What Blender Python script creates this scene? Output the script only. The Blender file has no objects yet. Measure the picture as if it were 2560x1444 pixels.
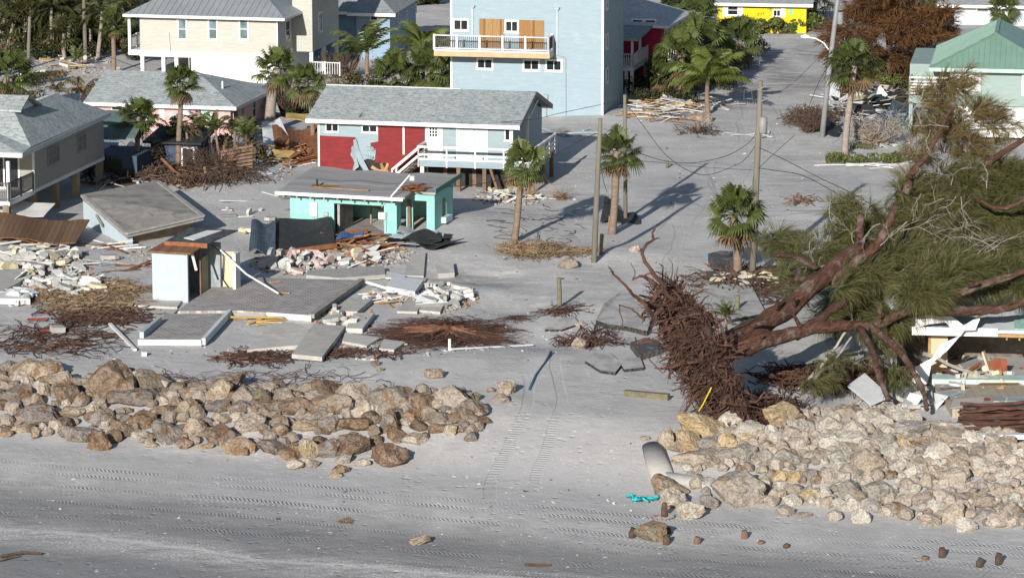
import bpy, math, random
from mathutils import Vector, Matrix, noise
R_=math.radians
SC=bpy.context.scene; COL=SC.collection
# ------------------------------------------------ camera, sky, sun, exposure
FPX=9000.; YH=-1050.; H=38.
PITCH=math.atan((722-YH)/FPX); cp,sp=math.cos(PITCH),math.sin(PITCH)
cam=bpy.data.cameras.new("camera"); cam.sensor_width=36; cam.lens=FPX*36/2560
cam.clip_start=1; cam.clip_end=20000
co=bpy.data.objects.new("camera",cam); COL.objects.link(co)
co.location=(0,0,H); co.rotation_euler=(math.pi/2-PITCH,0,0); SC.camera=co
SUN_EL,SUN_AZ=19.,16.5      # shadows run away from the camera and 15.5 degrees to the right
sa,ca=math.sin(R_(SUN_AZ)),math.cos(R_(SUN_AZ))
tosun=Vector((-sa*math.cos(R_(SUN_EL)),-ca*math.cos(R_(SUN_EL)),math.sin(R_(SUN_EL))))
sl=bpy.data.lights.new("sun","SUN"); sl.energy=4.8; sl.angle=R_(.5); sl.color=(1,.95,.88)
so=bpy.data.objects.new("sun",sl); COL.objects.link(so); so.rotation_euler=tosun.to_track_quat('Z','Y').to_euler()
so.location=(0,0,100)
wd=bpy.data.worlds.new("World"); SC.world=wd; wd.use_nodes=True
wn=wd.node_tree; bg=wn.nodes['Background']; sk=wn.nodes.new('ShaderNodeTexSky'); sk.sky_type='NISHITA'
sk.sun_disc=False; sk.sun_elevation=R_(SUN_EL); sk.sun_rotation=R_(180+SUN_AZ); sk.air_density=1; sk.dust_density=.6
wn.links.new(sk.outputs[0],bg.inputs[0]); bg.inputs[1].default_value=.068
SC.view_settings.view_transform='Standard'; SC.view_settings.look='None'; SC.view_settings.gamma=1
SC.view_settings.exposure=.5
SC.cycles.max_bounces=5; SC.cycles.diffuse_bounces=3; SC.cycles.transparent_max_bounces=4

# ------------------------------------------------ pixel -> place helpers (2560 x 1444 photo)
def ray(px,py):
    u=(px-1280)/FPX; v=(py-722)/FPX
    return (u, cp-v*sp, -sp-v*cp)
def G0(px,py,z=0.):
    d=ray(px,py); t=(z-H)/d[2]; return (d[0]*t,d[1]*t,z)
def W(px,py,Y):
    d=ray(px,py); t=Y/d[1]; return Vector((d[0]*t,Y,H+d[2]*t))
def pix(x,y,z):
    zz=z-H; dep=y*cp-zz*sp; up=y*sp+zz*cp
    return (1280+FPX*x/dep, 722-FPX*up/dep)
def SCL(py): return cp*(py-YH)/H
def sm(a,b,x):
    t=max(0,min(1,(x-a)/(b-a))); return t*t*(3-2*t)
# shore frame: dB = metres seaward of the rock walls' centre line
_p,_q=G0(600,1045,-.6),G0(2150,1180,-.6)
_L=math.hypot(_q[0]-_p[0],_q[1]-_p[1]); SH=((_q[0]-_p[0])/_L,(_q[1]-_p[1])/_L); SN=(SH[1],-SH[0])
def dB(x,y): return (x-_p[0])*SN[0]+(y-_p[1])*SN[1]
MOUNDS=[]   # (x,y,radius,height)
def T(x,y):
    d=dB(x,y)
    z=-1.4*sm(-4.5,5.5,d)-.012*max(0,d-5)
    w=1-sm(-60,-20,-d)if False else 1
    a=.16*sm(6,-6,d)+.03
    z+=a*(noise.noise(Vector((x*.09,y*.06,3.1)))*1.0+noise.noise(Vector((x*.3,y*.2,7.7)))*.35)
    for mx,my,mr,mh in MOUNDS:
        q=((x-mx)**2+(y-my)**2)/(mr*mr)
        if q<4: z+=mh*math.exp(-q*1.6)
    return z
def G(px,py,dz=0.):
    z=0.
    for _ in range(4):
        x,y,_z=G0(px,py,z); z=T(x,y)
    return Vector((x,y,z+dz))
def mound(px,py,r,h):
    x,y,_=G0(px,py,0); MOUNDS.append((x,y,r,h))
class Fr:
    """house frame: u along the front, v into the plot, z up"""
    def __init__(s,px,py,yaw=12.5,z=0.):
        s.o=G0(px,py,z); a=R_(yaw); s.a=a
        s.eu=(math.cos(a),-math.sin(a)); s.ev=(math.sin(a),math.cos(a))
    def loc(s,p):
        x,y=p[0]-s.o[0],p[1]-s.o[1]
        return (x*s.eu[0]+y*s.eu[1], x*s.ev[0]+y*s.ev[1], p[2]-s.o[2])
    def wld(s,u,v,z=0): return Vector((s.o[0]+u*s.eu[0]+v*s.ev[0], s.o[1]+u*s.eu[1]+v*s.ev[1], s.o[2]+z))
    def _c(s,px,py,n,c):
        d=ray(px,py); t=(c+s.o[0]*n[0]+s.o[1]*n[1])/(d[0]*n[0]+d[1]*n[1])
        return s.loc((d[0]*t,d[1]*t,H+d[2]*t))
    def f(s,p,v=0.): r=s._c(p[0],p[1],s.ev,v); return (r[0],r[2])
    def s(s,p,u=0.): r=s._c(p[0],p[1],s.eu,u); return (r[1],r[2])
    def h(s,p,z=0.): r=s.loc(G0(p[0],p[1],z+s.o[2])); return (r[0],r[1])
def A(X,Y): return (X*.336,Y*.336)
def B(X,Y): return (640+X*.336,Y*.336)
def C(X,Y): return (1100+X*.336,Y*.336)
def D(X,Y): return (1700+X*.336,Y*.336)
def E(X,Y): return (X*.36,400+Y*.36)
def F(X,Y): return (600+X*.36,400+Y*.36)
def GG(X,Y): return (1200+X*.36,400+Y*.36)
def HH(X,Y): return (1800+X*.36,200+Y*.36)
def K(X,Y): return (1500+X*.374,560+Y*.374)
def L(X,Y): return (1960+X*.3186,640+Y*.3186)

# ------------------------------------------------ objects
def tag(o,label=None,cat=None,group=None,kind=None):
    if label: o['label']=label
    if cat: o['category']=cat
    if group: o['group']=group
    if kind or cat: o['kind']=kind or 'thing'
    return o
def thing(name,label,cat,loc=(0,0,0),rotz=0,group=None):
    o=bpy.data.objects.new(name,None); COL.objects.link(o); o.empty_display_size=.3
    o.location=loc; o.rotation_euler=(0,0,rotz); return tag(o,label,cat,group)
def ftop(name,fr,label,cat,group=None): return thing(name,label,cat,fr.o,-fr.a,group)
def link(o,parent=None):
    COL.objects.link(o)
    if parent: o.parent=parent
    return o
def inst(me,name,parent=None,loc=(0,0,0),rot=(0,0,0),scale=(1,1,1),mat=None):
    o=bpy.data.objects.new(name,me); link(o,parent); o.location=loc; o.rotation_euler=rot
    o.scale=scale if hasattr(scale,'__len__') else (scale,)*3
    if mat:
        o.material_slots[0].link='OBJECT'; o.material_slots[0].material=mat
    return o
class MB:
    def __init__(s): s.v=[]; s.f=[]
    def add(s,vs,fs):
        n=len(s.v); s.v+=[tuple(v) for v in vs]; s.f+=[tuple(i+n for i in f) for f in fs]; return s
    def box(s,x0,x1,y0,y1,z0,z1):
        return s.add([(x0,y0,z0),(x1,y0,z0),(x1,y1,z0),(x0,y1,z0),(x0,y0,z1),(x1,y0,z1),(x1,y1,z1),(x0,y1,z1)],
          [(3,2,1,0),(4,5,6,7),(0,1,5,4),(1,2,6,5),(2,3,7,6),(3,0,4,7)])
    def rbox(s,c,size,mat3):
        c=Vector(c); h=[q/2 for q in size]; vs=[]
        for k in range(8):
            p=Vector(((1 if k&1 else -1)*h[0],(1 if k&2 else -1)*h[1],(1 if k&4 else -1)*h[2]))
            vs.append(c+mat3@p)
        return s.add(vs,[(0,2,3,1),(4,5,7,6),(0,1,5,4),(1,3,7,5),(3,2,6,7),(2,0,4,6)])
    def beam(s,p,q,w,h,roll=0):
        p,q=Vector(p),Vector(q); d=q-p
        m=d.to_track_quat('Y','Z').to_matrix()@Matrix.Rotation(roll,3,'Y')
        return s.rbox((p+q)/2,(w,d.length,h),m)
    def hull8(s,b,t): # two quads, bottom and top
        return s.add(list(b)+list(t),[(3,2,1,0),(4,5,6,7),(0,1,5,4),(1,2,6,5),(2,3,7,6),(3,0,4,7)])
    def prism(s,pts,ext):
        n=len(pts); e=Vector(ext); a=[Vector(p) for p in pts]
        return s.add(a+[p+e for p in a],[tuple(range(n-1,-1,-1)),tuple(range(n,2*n))]+[(i,(i+1)%n,(i+1)%n+n,i+n) for i in range(n)])
    def poly(s,pts): return s.add(pts,[tuple(range(len(pts)))])
    def tube(s,pts,rad,n=6,cap=True):
        pts=[Vector(p) for p in pts]; m=len(pts)
        if not hasattr(rad,'__len__'): rad=[rad]*m
        vs=[]; fs=[]
        for i,p in enumerate(pts):
            d=(pts[min(i+1,m-1)]-pts[max(i-1,0)])
            if d.length<1e-6: d=Vector((0,0,1))
            d.normalize(); a=d.cross(Vector((.31,.17,.93)))
            if a.length<.05: a=d.cross(Vector((1,0,0)))
            a.normalize(); b=d.cross(a)
            for k in range(n):
                t=2*math.pi*k/n; vs.append(p+(a*math.cos(t)+b*math.sin(t))*rad[i])
        for i in range(m-1):
            for k in range(n):
                fs.append((i*n+k,i*n+(k+1)%n,(i+1)*n+(k+1)%n,(i+1)*n+k))
        if cap: fs.append(tuple(range(n-1,-1,-1))); fs.append(tuple(range((m-1)*n,m*n)))
        return s.add(vs,fs)
    def mesh(s,name,m,smooth=False):
        me=bpy.data.meshes.new(name); me.from_pydata(s.v,[],s.f); me.validate(); me.update()
        if m: me.materials.append(m)
        if smooth: me.polygons.foreach_set('use_smooth',[True]*len(me.polygons))
        return me
    def build(s,name,m,parent=None,loc=(0,0,0),rotz=0,smooth=False,bevel=0):
        o=bpy.data.objects.new(name,s.mesh(name,m,smooth)); link(o,parent); o.location=loc; o.rotation_euler=(0,0,rotz)
        if bevel:
            b=o.modifiers.new('bevel','BEVEL'); b.width=bevel; b.segments=1; b.limit_method='ANGLE'
        return o
def solo(mb,name,m,label,cat,group=None,smooth=False,kind=None):
    """one-mesh thing built in world coordinates: origin moved to its base centre"""
    n=len(mb.v); cx=sum(v[0] for v in mb.v)/n; cy=sum(v[1] for v in mb.v)/n; cz=min(v[2] for v in mb.v)
    mb.v=[(v[0]-cx,v[1]-cy,v[2]-cz) for v in mb.v]
    return tag(mb.build(name,m,None,(cx,cy,cz),smooth=smooth),label,cat,group,kind)
rnd=random.Random(7)
def jit(a): return rnd.uniform(-a,a)
def rot3(x,y,z): return Matrix.Rotation(z,3,'Z')@Matrix.Rotation(y,3,'Y')@Matrix.Rotation(x,3,'X')

# ------------------------------------------------ materials
def nd(nt,t,inp=None,**pr):
    n=nt.nodes.new('ShaderNode'+t)
    for k,v in pr.items(): setattr(n,k,v)
    for k,v in (inp or {}).items():
        if isinstance(v,bpy.types.NodeSocket): nt.links.new(v,n.inputs[k])
        else: n.inputs[k].default_value=v
    return n
def c4(c): return (c[0],c[1],c[2],1)
def hexc(r,g,b):
    f=lambda x:(x/255/12.92 if x<=10 else ((x/255+.055)/1.055)**2.4)
    return (f(r),f(g),f(b))
def newmat(name,rough=.8,spec=.3):
    m=bpy.data.materials.new(name); m.use_nodes=True; nt=m.node_tree; b=nt.nodes['Principled BSDF']
    b.inputs['Roughness'].default_value=rough; b.inputs['Specular IOR Level'].default_value=spec
    return m,nt,b
def mixc(nt,f,a,b,mode='MIX'):
    n=nt.nodes.new('ShaderNodeMix'); n.data_type='RGBA'; n.blend_type=mode
    for k,v in ((0,f),(6,a),(7,b)):
        if isinstance(v,bpy.types.NodeSocket): nt.links.new(v,n.inputs[k])
        elif k==0: n.inputs[0].default_value=v
        else: n.inputs[k].default_value=c4(v)
    return n.outputs[2]
def mth(nt,op,a,b=0.,c=0.,clamp=False):
    n=nt.nodes.new('ShaderNodeMath'); n.operation=op; n.use_clamp=clamp
    for k,v in enumerate((a,b,c)):
        if isinstance(v,bpy.types.NodeSocket): nt.links.new(v,n.inputs[k])
        else: n.inputs[k].default_value=v
    return n.outputs[0]
def rmp(nt,x,a,b,lo=0.,hi=1.):
    n=nd(nt,'MapRange',{0:x,1:a,2:b,3:lo,4:hi}); n.interpolation_type='SMOOTHSTEP'; return n.outputs[0]
def nz(nt,co,scale,detail=4,rough=.6,dist=0.):
    return nd(nt,'TexNoise',{'Vector':co,'Scale':scale,'Detail':detail,'Roughness':rough,'Distortion':dist}).outputs[0]
def vmap(nt,co,scale,rot=(0,0,0)): return nd(nt,'Mapping',{'Vector':co,'Scale':scale,'Rotation':rot}).outputs[0]
def bump(nt,b,hgt,strength=.5,dist=.02,nrm=None):
    inp={'Height':hgt,'Strength':strength,'Distance':dist}
    if nrm: inp['Normal']=nrm
    n=nd(nt,'Bump',inp); nt.links.new(n.outputs[0],b.inputs['Normal']); return n.outputs[0]
def basic(name,col,rough=.8,var=.12,scale=2.,dirt=None,damt=.5,dscale=1.2,stretch=(1,1,1),bmp=0,bscale=20,objvar=0,island=0,spec=.25,bdist=.02):
    """mottled surface: tone noise, optional dirt colour, bump, per-object / per-piece tone"""
    m,nt,b=newmat(name,rough,spec); co=nd(nt,'TexCoord').outputs['Object']
    if stretch!=(1,1,1): co=vmap(nt,co,stretch)
    n=nz(nt,co,scale,5,.65)
    lo=tuple(c*(1-var) for c in col); hi=tuple(min(1,c*(1+var)) for c in col)
    c=mixc(nt,rmp(nt,n,.3,.7),lo,hi)
    if dirt:
        d=nz(nt,co,dscale,6,.7,.4); c=mixc(nt,rmp(nt,d,.5,.72,0,damt),c,dirt)
    if objvar or island:
        src=nd(nt,'ObjectInfo').outputs['Random'] if objvar else nd(nt,'NewGeometry').outputs['Random Per Island']
        a=objvar or island; k=mth(nt,'MULTIPLY_ADD',src,2*a,1-a)
        cc=nd(nt,'CombineColor',{0:k,1:k,2:k}).outputs[0]; c=mixc(nt,1.,c,cc,'MULTIPLY')
    nt.links.new(c,b.inputs['Base Color'])
    if bmp: bump(nt,b,nz(nt,co,bscale,6,.7),bmp,bdist)
    return m
def siding(name,col,pitch=.2,var=.06,dirt=None,damt=.3,board=0.):
    m,nt,b=newmat(name,.7,.25); co=nd(nt,'TexCoord').outputs['Object']
    z=nd(nt,'SeparateXYZ',{0:co}).outputs[2]
    fr=mth(nt,'FRACT',mth(nt,'DIVIDE',z,pitch)); row=mth(nt,'FLOOR',mth(nt,'DIVIDE',z,pitch))
    n=nz(nt,vmap(nt,co,(.7,.7,4)),1.5,5)
    c=mixc(nt,rmp(nt,n,.3,.7),tuple(x*(1-var) for x in col),tuple(min(1,x*(1+var)) for x in col))
    wn_=nd(nt,'TexWhiteNoise',{'W':row},noise_dimensions='1D').outputs[0]
    c=mixc(nt,mth(nt,'MULTIPLY',wn_,.07),c,tuple(x*.6 for x in col))
    if dirt: c=mixc(nt,rmp(nt,nz(nt,co,.9,6,.7),.52,.75,0,damt),c,dirt)
    nt.links.new(c,b.inputs['Base Color'])
    bump(nt,b,fr,.45,.03); return m
def shingle(name,c1,c2,c3,w=.5,h=.3):
    m,nt,b=newmat(name,.9,.1); co=nd(nt,'TexCoord').outputs['Object']
    br=nd(nt,'TexBrick',{'Vector':co,'Color1':c4(c1),'Color2':c4(c2),'Mortar':c4(tuple(x*.75 for x in c1)),'Scale':1.,'Mortar Size':.02,'Bias':0.,'Brick Width':w,'Row Height':h},offset=.37,squash=1.)
    n=nz(nt,vmap(nt,co,(3,7,3)),1.,3,.8)
    c=mixc(nt,rmp(nt,n,.42,.62),br.outputs[0],c3)
    c=mixc(nt,rmp(nt,nz(nt,co,.35,4),.35,.75,0,.25),c,tuple(x*.7 for x in c1))
    nt.links.new(c,b.inputs['Base Color']); bump(nt,b,br.outputs[1],-.5,.02); return m
def glassm(name,col=(.02,.024,.028),rough=.08):
    m,nt,b=newmat(name,rough,.6); co=nd(nt,'TexCoord').outputs['Object']
    nt.links.new(mixc(nt,rmp(nt,nz(nt,co,1.3,3),.4,.65),col,tuple(x*1.8 for x in col)),b.inputs['Base Color']); return m
def planks(name,col,c2,dirx='x',w=.14,dirt=(.2,.2,.2)):
    m,nt,b=newmat(name,.85,.15); co=nd(nt,'TexCoord').outputs['Object']
    s=nd(nt,'SeparateXYZ',{0:co}); q=s.outputs[1] if dirx=='x' else s.outputs[0]
    row=mth(nt,'FLOOR',mth(nt,'DIVIDE',q,w)); fr=mth(nt,'FRACT',mth(nt,'DIVIDE',q,w))
    r=nd(nt,'TexWhiteNoise',{'W':row},noise_dimensions='1D').outputs[0]
    c=mixc(nt,r,col,c2); st=(1,12,1) if dirx=='x' else (12,1,1)
    c=mixc(nt,rmp(nt,nz(nt,vmap(nt,co,st),1.2,5,.7),.45,.7,0,.6),c,dirt)
    gap=mth(nt,'LESS_THAN',fr,.1); c=mixc(nt,mth(nt,'MULTIPLY',gap,.6),c,tuple(x*.35 for x in col))
    nt.links.new(c,b.inputs['Base Color']); bump(nt,b,mth(nt,'GREATER_THAN',fr,.1),.6,.02); return m
def leafm(name,c1,c2,trans=.25,rough=.55,spec=.3):
    m,nt,b=newmat(name,rough,spec)
    g=nd(nt,'NewGeometry').outputs['Random Per Island']; o=nd(nt,'ObjectInfo').outputs['Random']
    c=mixc(nt,g,c1,c2); k=mth(nt,'MULTIPLY_ADD',o,.3,.85)
    c=mixc(nt,1.,c,nd(nt,'CombineColor',{0:k,1:k,2:k}).outputs[0],'MULTIPLY')
    nt.links.new(c,b.inputs['Base Color'])
    if trans:
        t=nd(nt,'BsdfTranslucent',{'Color':c}); mx=nd(nt,'MixShader',{0:trans,1:b.outputs[0],2:t.outputs[0]})
        nt.links.new(mx.outputs[0],nt.nodes['Material Output'].inputs[0])
    return m
def rockm(name,c1,c2,c3,f3=.5):
    m,nt,b=newmat(name,.95,.1); co=vmap(nt,nd(nt,'NewGeometry').outputs['Position'],(1.25,1.25,1.25))
    o=nd(nt,'ObjectInfo'); off=nd(nt,'CombineXYZ',{0:mth(nt,'MULTIPLY',o.outputs['Random'],37.),1:mth(nt,'MULTIPLY',o.outputs['Random'],91.),2:0.}).outputs[0]
    co=nd(nt,'VectorMath',{0:co,1:off},operation='ADD').outputs[0]
    c=mixc(nt,rmp(nt,nz(nt,co,1.6,6,.7),.35,.65),c1,c2)
    c=mixc(nt,rmp(nt,nz(nt,co,1.3,5,.7,.8),f3,f3+.1),c,c3)
    v=nz(nt,co,9,5,.75); c=mixc(nt,rmp(nt,v,.5,.64,0,.75),c,tuple(x*.35 for x in c1))
    c=mixc(nt,rmp(nt,v,.46,.3,0,.35),c,tuple(min(1,x*1.5) for x in c2))
    k=mth(nt,'MULTIPLY_ADD',o.outputs['Random'],.3,.85)
    c=mixc(nt,1.,c,nd(nt,'CombineColor',{0:k,1:k,2:k}).outputs[0],'MULTIPLY')
    nt.links.new(c,b.inputs['Base Color'])
    hgt=mth(nt,'ADD',nz(nt,co,7,7,.75),mth(nt,'MULTIPLY',nz(nt,co,2.4,3),1.2)); bump(nt,b,hgt,.9,.09); return m
# ================================================= GROUND
mound(1330,350,9,.5); mound(1530,640,4,.35); mound(1150,560,5,.5); mound(620,470,6,.5); mound(1560,300,6,.5); mound(2300,520,8,.3)
mound(1230,690,3,-.35); mound(1300,760,3,-.4); mound(1380,850,3,-.35); mound(1210,600,4,.3); mound(1100,905,5,.25); mound(300,780,5,.3); mound(1180,640,3,.3); mound(2420,960,8,.5); mound(2050,900,6,-.3); mound(1450,770,3,.25)
_a,_b=G0(0,1322,-1.55),G0(1500,1462,-1.55); _l=math.hypot(_b[0]-_a[0],_b[1]-_a[1])
BS=((_b[0]-_a[0])/_l,(_b[1]-_a[1])/_l); BN=(BS[1],-BS[0])
def sandmat():
    m,nt,b=newmat('sand',.95,.12); co=nd(nt,'NewGeometry').outputs['Position']
    dot=lambda v,c: mth(nt,'SUBTRACT',nd(nt,'VectorMath',{0:co,1:(v[0],v[1],0)},operation='DOT_PRODUCT').outputs['Value'],c)
    s=dot(BS,_a[0]*BS[0]+_a[1]*BS[1]); d=dot(BN,_a[0]*BN[0]+_a[1]*BN[1])
    wob=nz(nt,vmap(nt,co,(.08,.08,.08)),1.,4); d2=mth(nt,'ADD',d,mth(nt,'MULTIPLY_ADD',wob,5.,-2.5))
    fine=nz(nt,co,5.,8,.75); med=nz(nt,vmap(nt,co,(.5,.25,.5)),1.,6,.7); big=nz(nt,co,.06,5,.6)
    base=(.5,.486,.468)
    c=mixc(nt,rmp(nt,med,.3,.7),tuple(x*.82 for x in base),tuple(x*1.07 for x in base))
    c=mixc(nt,rmp(nt,big,.4,.65,0,.7),c,(.41,.405,.41))
    c=mixc(nt,rmp(nt,fine,.52,.75,0,.35),c,(.33,.315,.3)); c=mixc(nt,rmp(nt,fine,.47,.3,0,.3),c,(.66,.645,.635))
    # streaks of thin, damp sand over the road, further inland
    st=nz(nt,vmap(nt,co,(.12,.3,.3)),1.,6,.7,.6); inl=rmp(nt,nd(nt,'SeparateXYZ',{0:co}).outputs[1],205,260)
    c=mixc(nt,mth(nt,'MULTIPLY',rmp(nt,st,.5,.72,0,.55),mth(nt,'MULTIPLY_ADD',inl,.8,.2)),c,(.25,.245,.25))
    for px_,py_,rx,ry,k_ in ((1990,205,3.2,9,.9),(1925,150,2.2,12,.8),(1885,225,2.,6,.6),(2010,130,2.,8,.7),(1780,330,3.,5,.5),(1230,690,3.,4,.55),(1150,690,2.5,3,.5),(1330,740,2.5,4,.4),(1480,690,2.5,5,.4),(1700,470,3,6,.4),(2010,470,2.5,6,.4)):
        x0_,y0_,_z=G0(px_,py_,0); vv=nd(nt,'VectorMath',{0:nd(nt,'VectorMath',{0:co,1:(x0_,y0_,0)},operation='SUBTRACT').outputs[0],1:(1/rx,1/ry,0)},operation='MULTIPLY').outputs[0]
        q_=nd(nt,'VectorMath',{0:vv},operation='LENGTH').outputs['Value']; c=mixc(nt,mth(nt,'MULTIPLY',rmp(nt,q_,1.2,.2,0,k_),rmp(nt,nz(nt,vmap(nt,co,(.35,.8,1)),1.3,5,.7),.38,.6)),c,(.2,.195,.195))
    # damp beach
    L_=rmp(nt,d2,-8.5,-3.5); c=mixc(nt,mth(nt,'MULTIPLY',L_,mth(nt,'MULTIPLY_ADD',nz(nt,vmap(nt,co,(.15,.6,1),(0,0,-.12)),1.,5),.5,.55)),c,(.2,.198,.202))
    c=mixc(nt,rmp(nt,d2,1.2,4.,0,.75),c,(.22,.218,.222))
    # shell band and loose shells
    vo=nd(nt,'TexVoronoi',{'Vector':co,'Scale':9.},feature='F1'); sh=mth(nt,'LESS_THAN',vo.outputs[0],.42)
    band=mth(nt,'MULTIPLY',rmp(nt,d2,-2.2,.2),rmp(nt,d2,3.6,.8)); bn=mth(nt,'MULTIPLY',band,rmp(nt,nz(nt,vmap(nt,co,(.4,1.2,1)),1.,6,.7),.32,.55))
    c=mixc(nt,mth(nt,'MULTIPLY',bn,mth(nt,'MULTIPLY_ADD',sh,.55,.35)),c,(.58,.56,.55))
    rim=mth(nt,'MULTIPLY',rmp(nt,d2,-.25,0.),rmp(nt,d2,.4,.1)); c=mixc(nt,mth(nt,'MULTIPLY',rim,.5),c,(.6,.58,.56))
    v2=nd(nt,'TexVoronoi',{'Vector':co,'Scale':2.6},feature='F1'); v3=nd(nt,'TexVoronoi',{'Vector':co,'Scale':1.3},feature='F1')
    for v_ in (v2,v3):
        r_=mth(nt,'LESS_THAN',v_.outputs[0],mth(nt,'MULTIPLY',nd(nt,'SeparateColor',{0:v_.outputs['Color']}).outputs[0],.13))
        c=mixc(nt,mth(nt,'MULTIPLY',r_,.8),c,(.7,.68,.64))
    # tyre tracks along the beach
    H_=mth(nt,'MULTIPLY',fine,.5); H_=mth(nt,'ADD',H_,mth(nt,'MULTIPLY',med,.5))
    fp=nd(nt,'TexVoronoi',{'Vector':co,'Scale':1.7,'Smoothness':.6},feature='SMOOTH_F1').outputs[0]
    H_=mth(nt,'ADD',H_,mth(nt,'MULTIPLY',rmp(nt,fp,.05,.3),mth(nt,'MULTIPLY_ADD',rmp(nt,nz(nt,co,.3,3),.4,.65),.5,.08)))
    tn=nz(nt,vmap(nt,co,(.03,.03,.03)),1.,2); dd=mth(nt,'ADD',d,mth(nt,'MULTIPLY',tn,3.))
    tr=None
    for k,(dc,w,per,sl_) in enumerate(((-9.3,.3,.2,3.),(-7.6,.3,.2,-3.),(-6.6,.45,.26,0.),(-5.0,.25,.17,3.),(-3.5,.5,.28,0.),(-2.6,.3,.2,4.),(-.9,.32,.17,0.),(-10.6,.3,.2,-3.))):
        a=mth(nt,'ABSOLUTE',mth(nt,'SUBTRACT',dd,dc+1.5)); mk=rmp(nt,a,w,w*.7)
        wv=mth(nt,'SINE',mth(nt,'MULTIPLY_ADD',s,6.283/per,mth(nt,'MULTIPLY',a,sl_*6)))
        t_=mth(nt,'MULTIPLY',mk,mth(nt,'MULTIPLY_ADD',wv,.5,-.2)); tr=t_ if tr is None else mth(nt,'ADD',tr,t_)
    H_=mth(nt,'ADD',H_,mth(nt,'MULTIPLY',tr,rmp(nt,nz(nt,co,.35,4),.38,.68,.1,1.)))
    # two vehicle lanes through the gap and up the road
    for (pa,pb) in (((1365,1130),(1395,880)),((1250,1160),(1300,960)),((1640,800),(1700,560)),((1745,560),(1900,200)),((1850,560),(1980,200))):
        a_,b_=G0(*pa),G0(*pb); l_=math.hypot(b_[0]-a_[0],b_[1]-a_[1]); sx,sy=(b_[0]-a_[0])/l_,(b_[1]-a_[1])/l_
        ss=dot((sx,sy),a_[0]*sx+a_[1]*sy); q=mth(nt,'ADD',dot((sy,-sx),a_[0]*sy-a_[1]*sx),mth(nt,'MULTIPLY_ADD',nz(nt,co,.05,2),4.,-2.))
        mk=mth(nt,'MULTIPLY',mth(nt,'MULTIPLY',rmp(nt,ss,-2,2),rmp(nt,ss,l_+3,l_-2)),rmp(nt,mth(nt,'ABSOLUTE',q),.32,.22))
        H_=mth(nt,'ADD',H_,mth(nt,'MULTIPLY',mk,mth(nt,'MULTIPLY_ADD',mth(nt,'SINE',mth(nt,'MULTIPLY',ss,32.)),.25,-.45)))
    bump(nt,b,H_,.8,.075)
    nt.links.new(c,b.inputs['Base Color']); return m
def ax(lo,hi,st,far):
    a=[lo+st*i for i in range(int((hi-lo)/st)+1)]; l,r=[],[]; k=st
    x=a[0]
    while x>-far: k*=1.6; x-=k; l.append(x)
    x=a[-1]; k=st
    while x<far: k*=1.6; x+=k; r.append(x)
    return l[::-1]+a+r
def ground():
    xs=ax(-48,48,.4,9000); ys=ax(128,262,.42,9000); nx=len(xs)
    g=MB(); g.v=[(x,y,T(x,y)) for y in ys for x in xs]
    g.f=[(j*nx+i,j*nx+i+1,(j+1)*nx+i+1,(j+1)*nx+i) for j in range(len(ys)-1) for i in range(nx-1)]
    tag(g.build('sand_ground',sandmat(),smooth=True),'pale grey storm sand covering beach and street','sand',kind='structure')
ground()

# ================================================= BOULDERS
RM={'m':('mauve grey',rockm('rock_mauve',(0.166,0.148,0.137),(0.261,0.232,0.212),(0.149,0.089,0.05))),
    'g':('grey brown',rockm('rock_grey',(0.157,0.138,0.118),(0.258,0.228,0.196),(0.178,0.105,0.056))),
    't':('tan',rockm('rock_tan',(0.249,0.207,0.169),(0.327,0.279,0.226),(0.224,0.136,0.071))),
    'w':('pale cream',rockm('rock_pale',(0.319,0.279,0.234),(0.419,0.376,0.326),(0.284,0.222,0.158))),
    'y':('golden',rockm('rock_golden',(0.272,0.205,0.134),(0.346,0.277,0.197),(0.355,0.315,0.259))),
    'o':('orange brown',rockm('rock_orange',(0.186,0.12,0.076),(0.268,0.193,0.128),(0.093,0.064,0.047))),
    'r':('rust brown',rockm('rock_rust',(0.134,0.082,0.057),(0.191,0.128,0.091),(0.239,0.193,0.156))),
    'b':('brown',rockm('rock_brown',(0.152,0.11,0.077),(0.237,0.179,0.134),(0.092,0.064,0.047))),
    'k':('olive grey',rockm('rock_olive',(0.139,0.118,0.09),(0.209,0.182,0.143),(0.181,0.119,0.067))),
    'p':('pinkish beige',rockm('rock_beige',(0.278,0.232,0.196),(0.369,0.32,0.276),(0.23,0.182,0.148))),
    's':('pale blue grey',rockm('rock_bluegrey',(0.333,0.337,0.33),(0.395,0.397,0.386),(0.28,0.278,0.264))),
    'd':('dark charcoal',rockm('rock_dark',(0.033,0.028,0.025),(0.052,0.047,0.042),(0.027,0.023,0.02)))}
for k_,n_,a_,b_,c_ in (('P','pinkish beige',(.33,.28,.24),(.44,.385,.33),(.30,.24,.18)),('W','pale cream',(.38,.345,.295),(.5,.465,.41),(.34,.28,.21)),('T','tan',(.28,.235,.19),(.38,.325,.265),(.27,.19,.11)),('G','grey brown',(.24,.215,.19),(.33,.3,.265),(.2,.165,.13)),('Y','golden',(.33,.245,.14),(.42,.33,.215),(.38,.33,.26)),('M','mauve grey',(.25,.225,.21),(.34,.31,.285),(.26,.2,.15))): RM[k_]=(n_,rockm('rock_right_'+k_,a_,b_,c_,.56))
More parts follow.
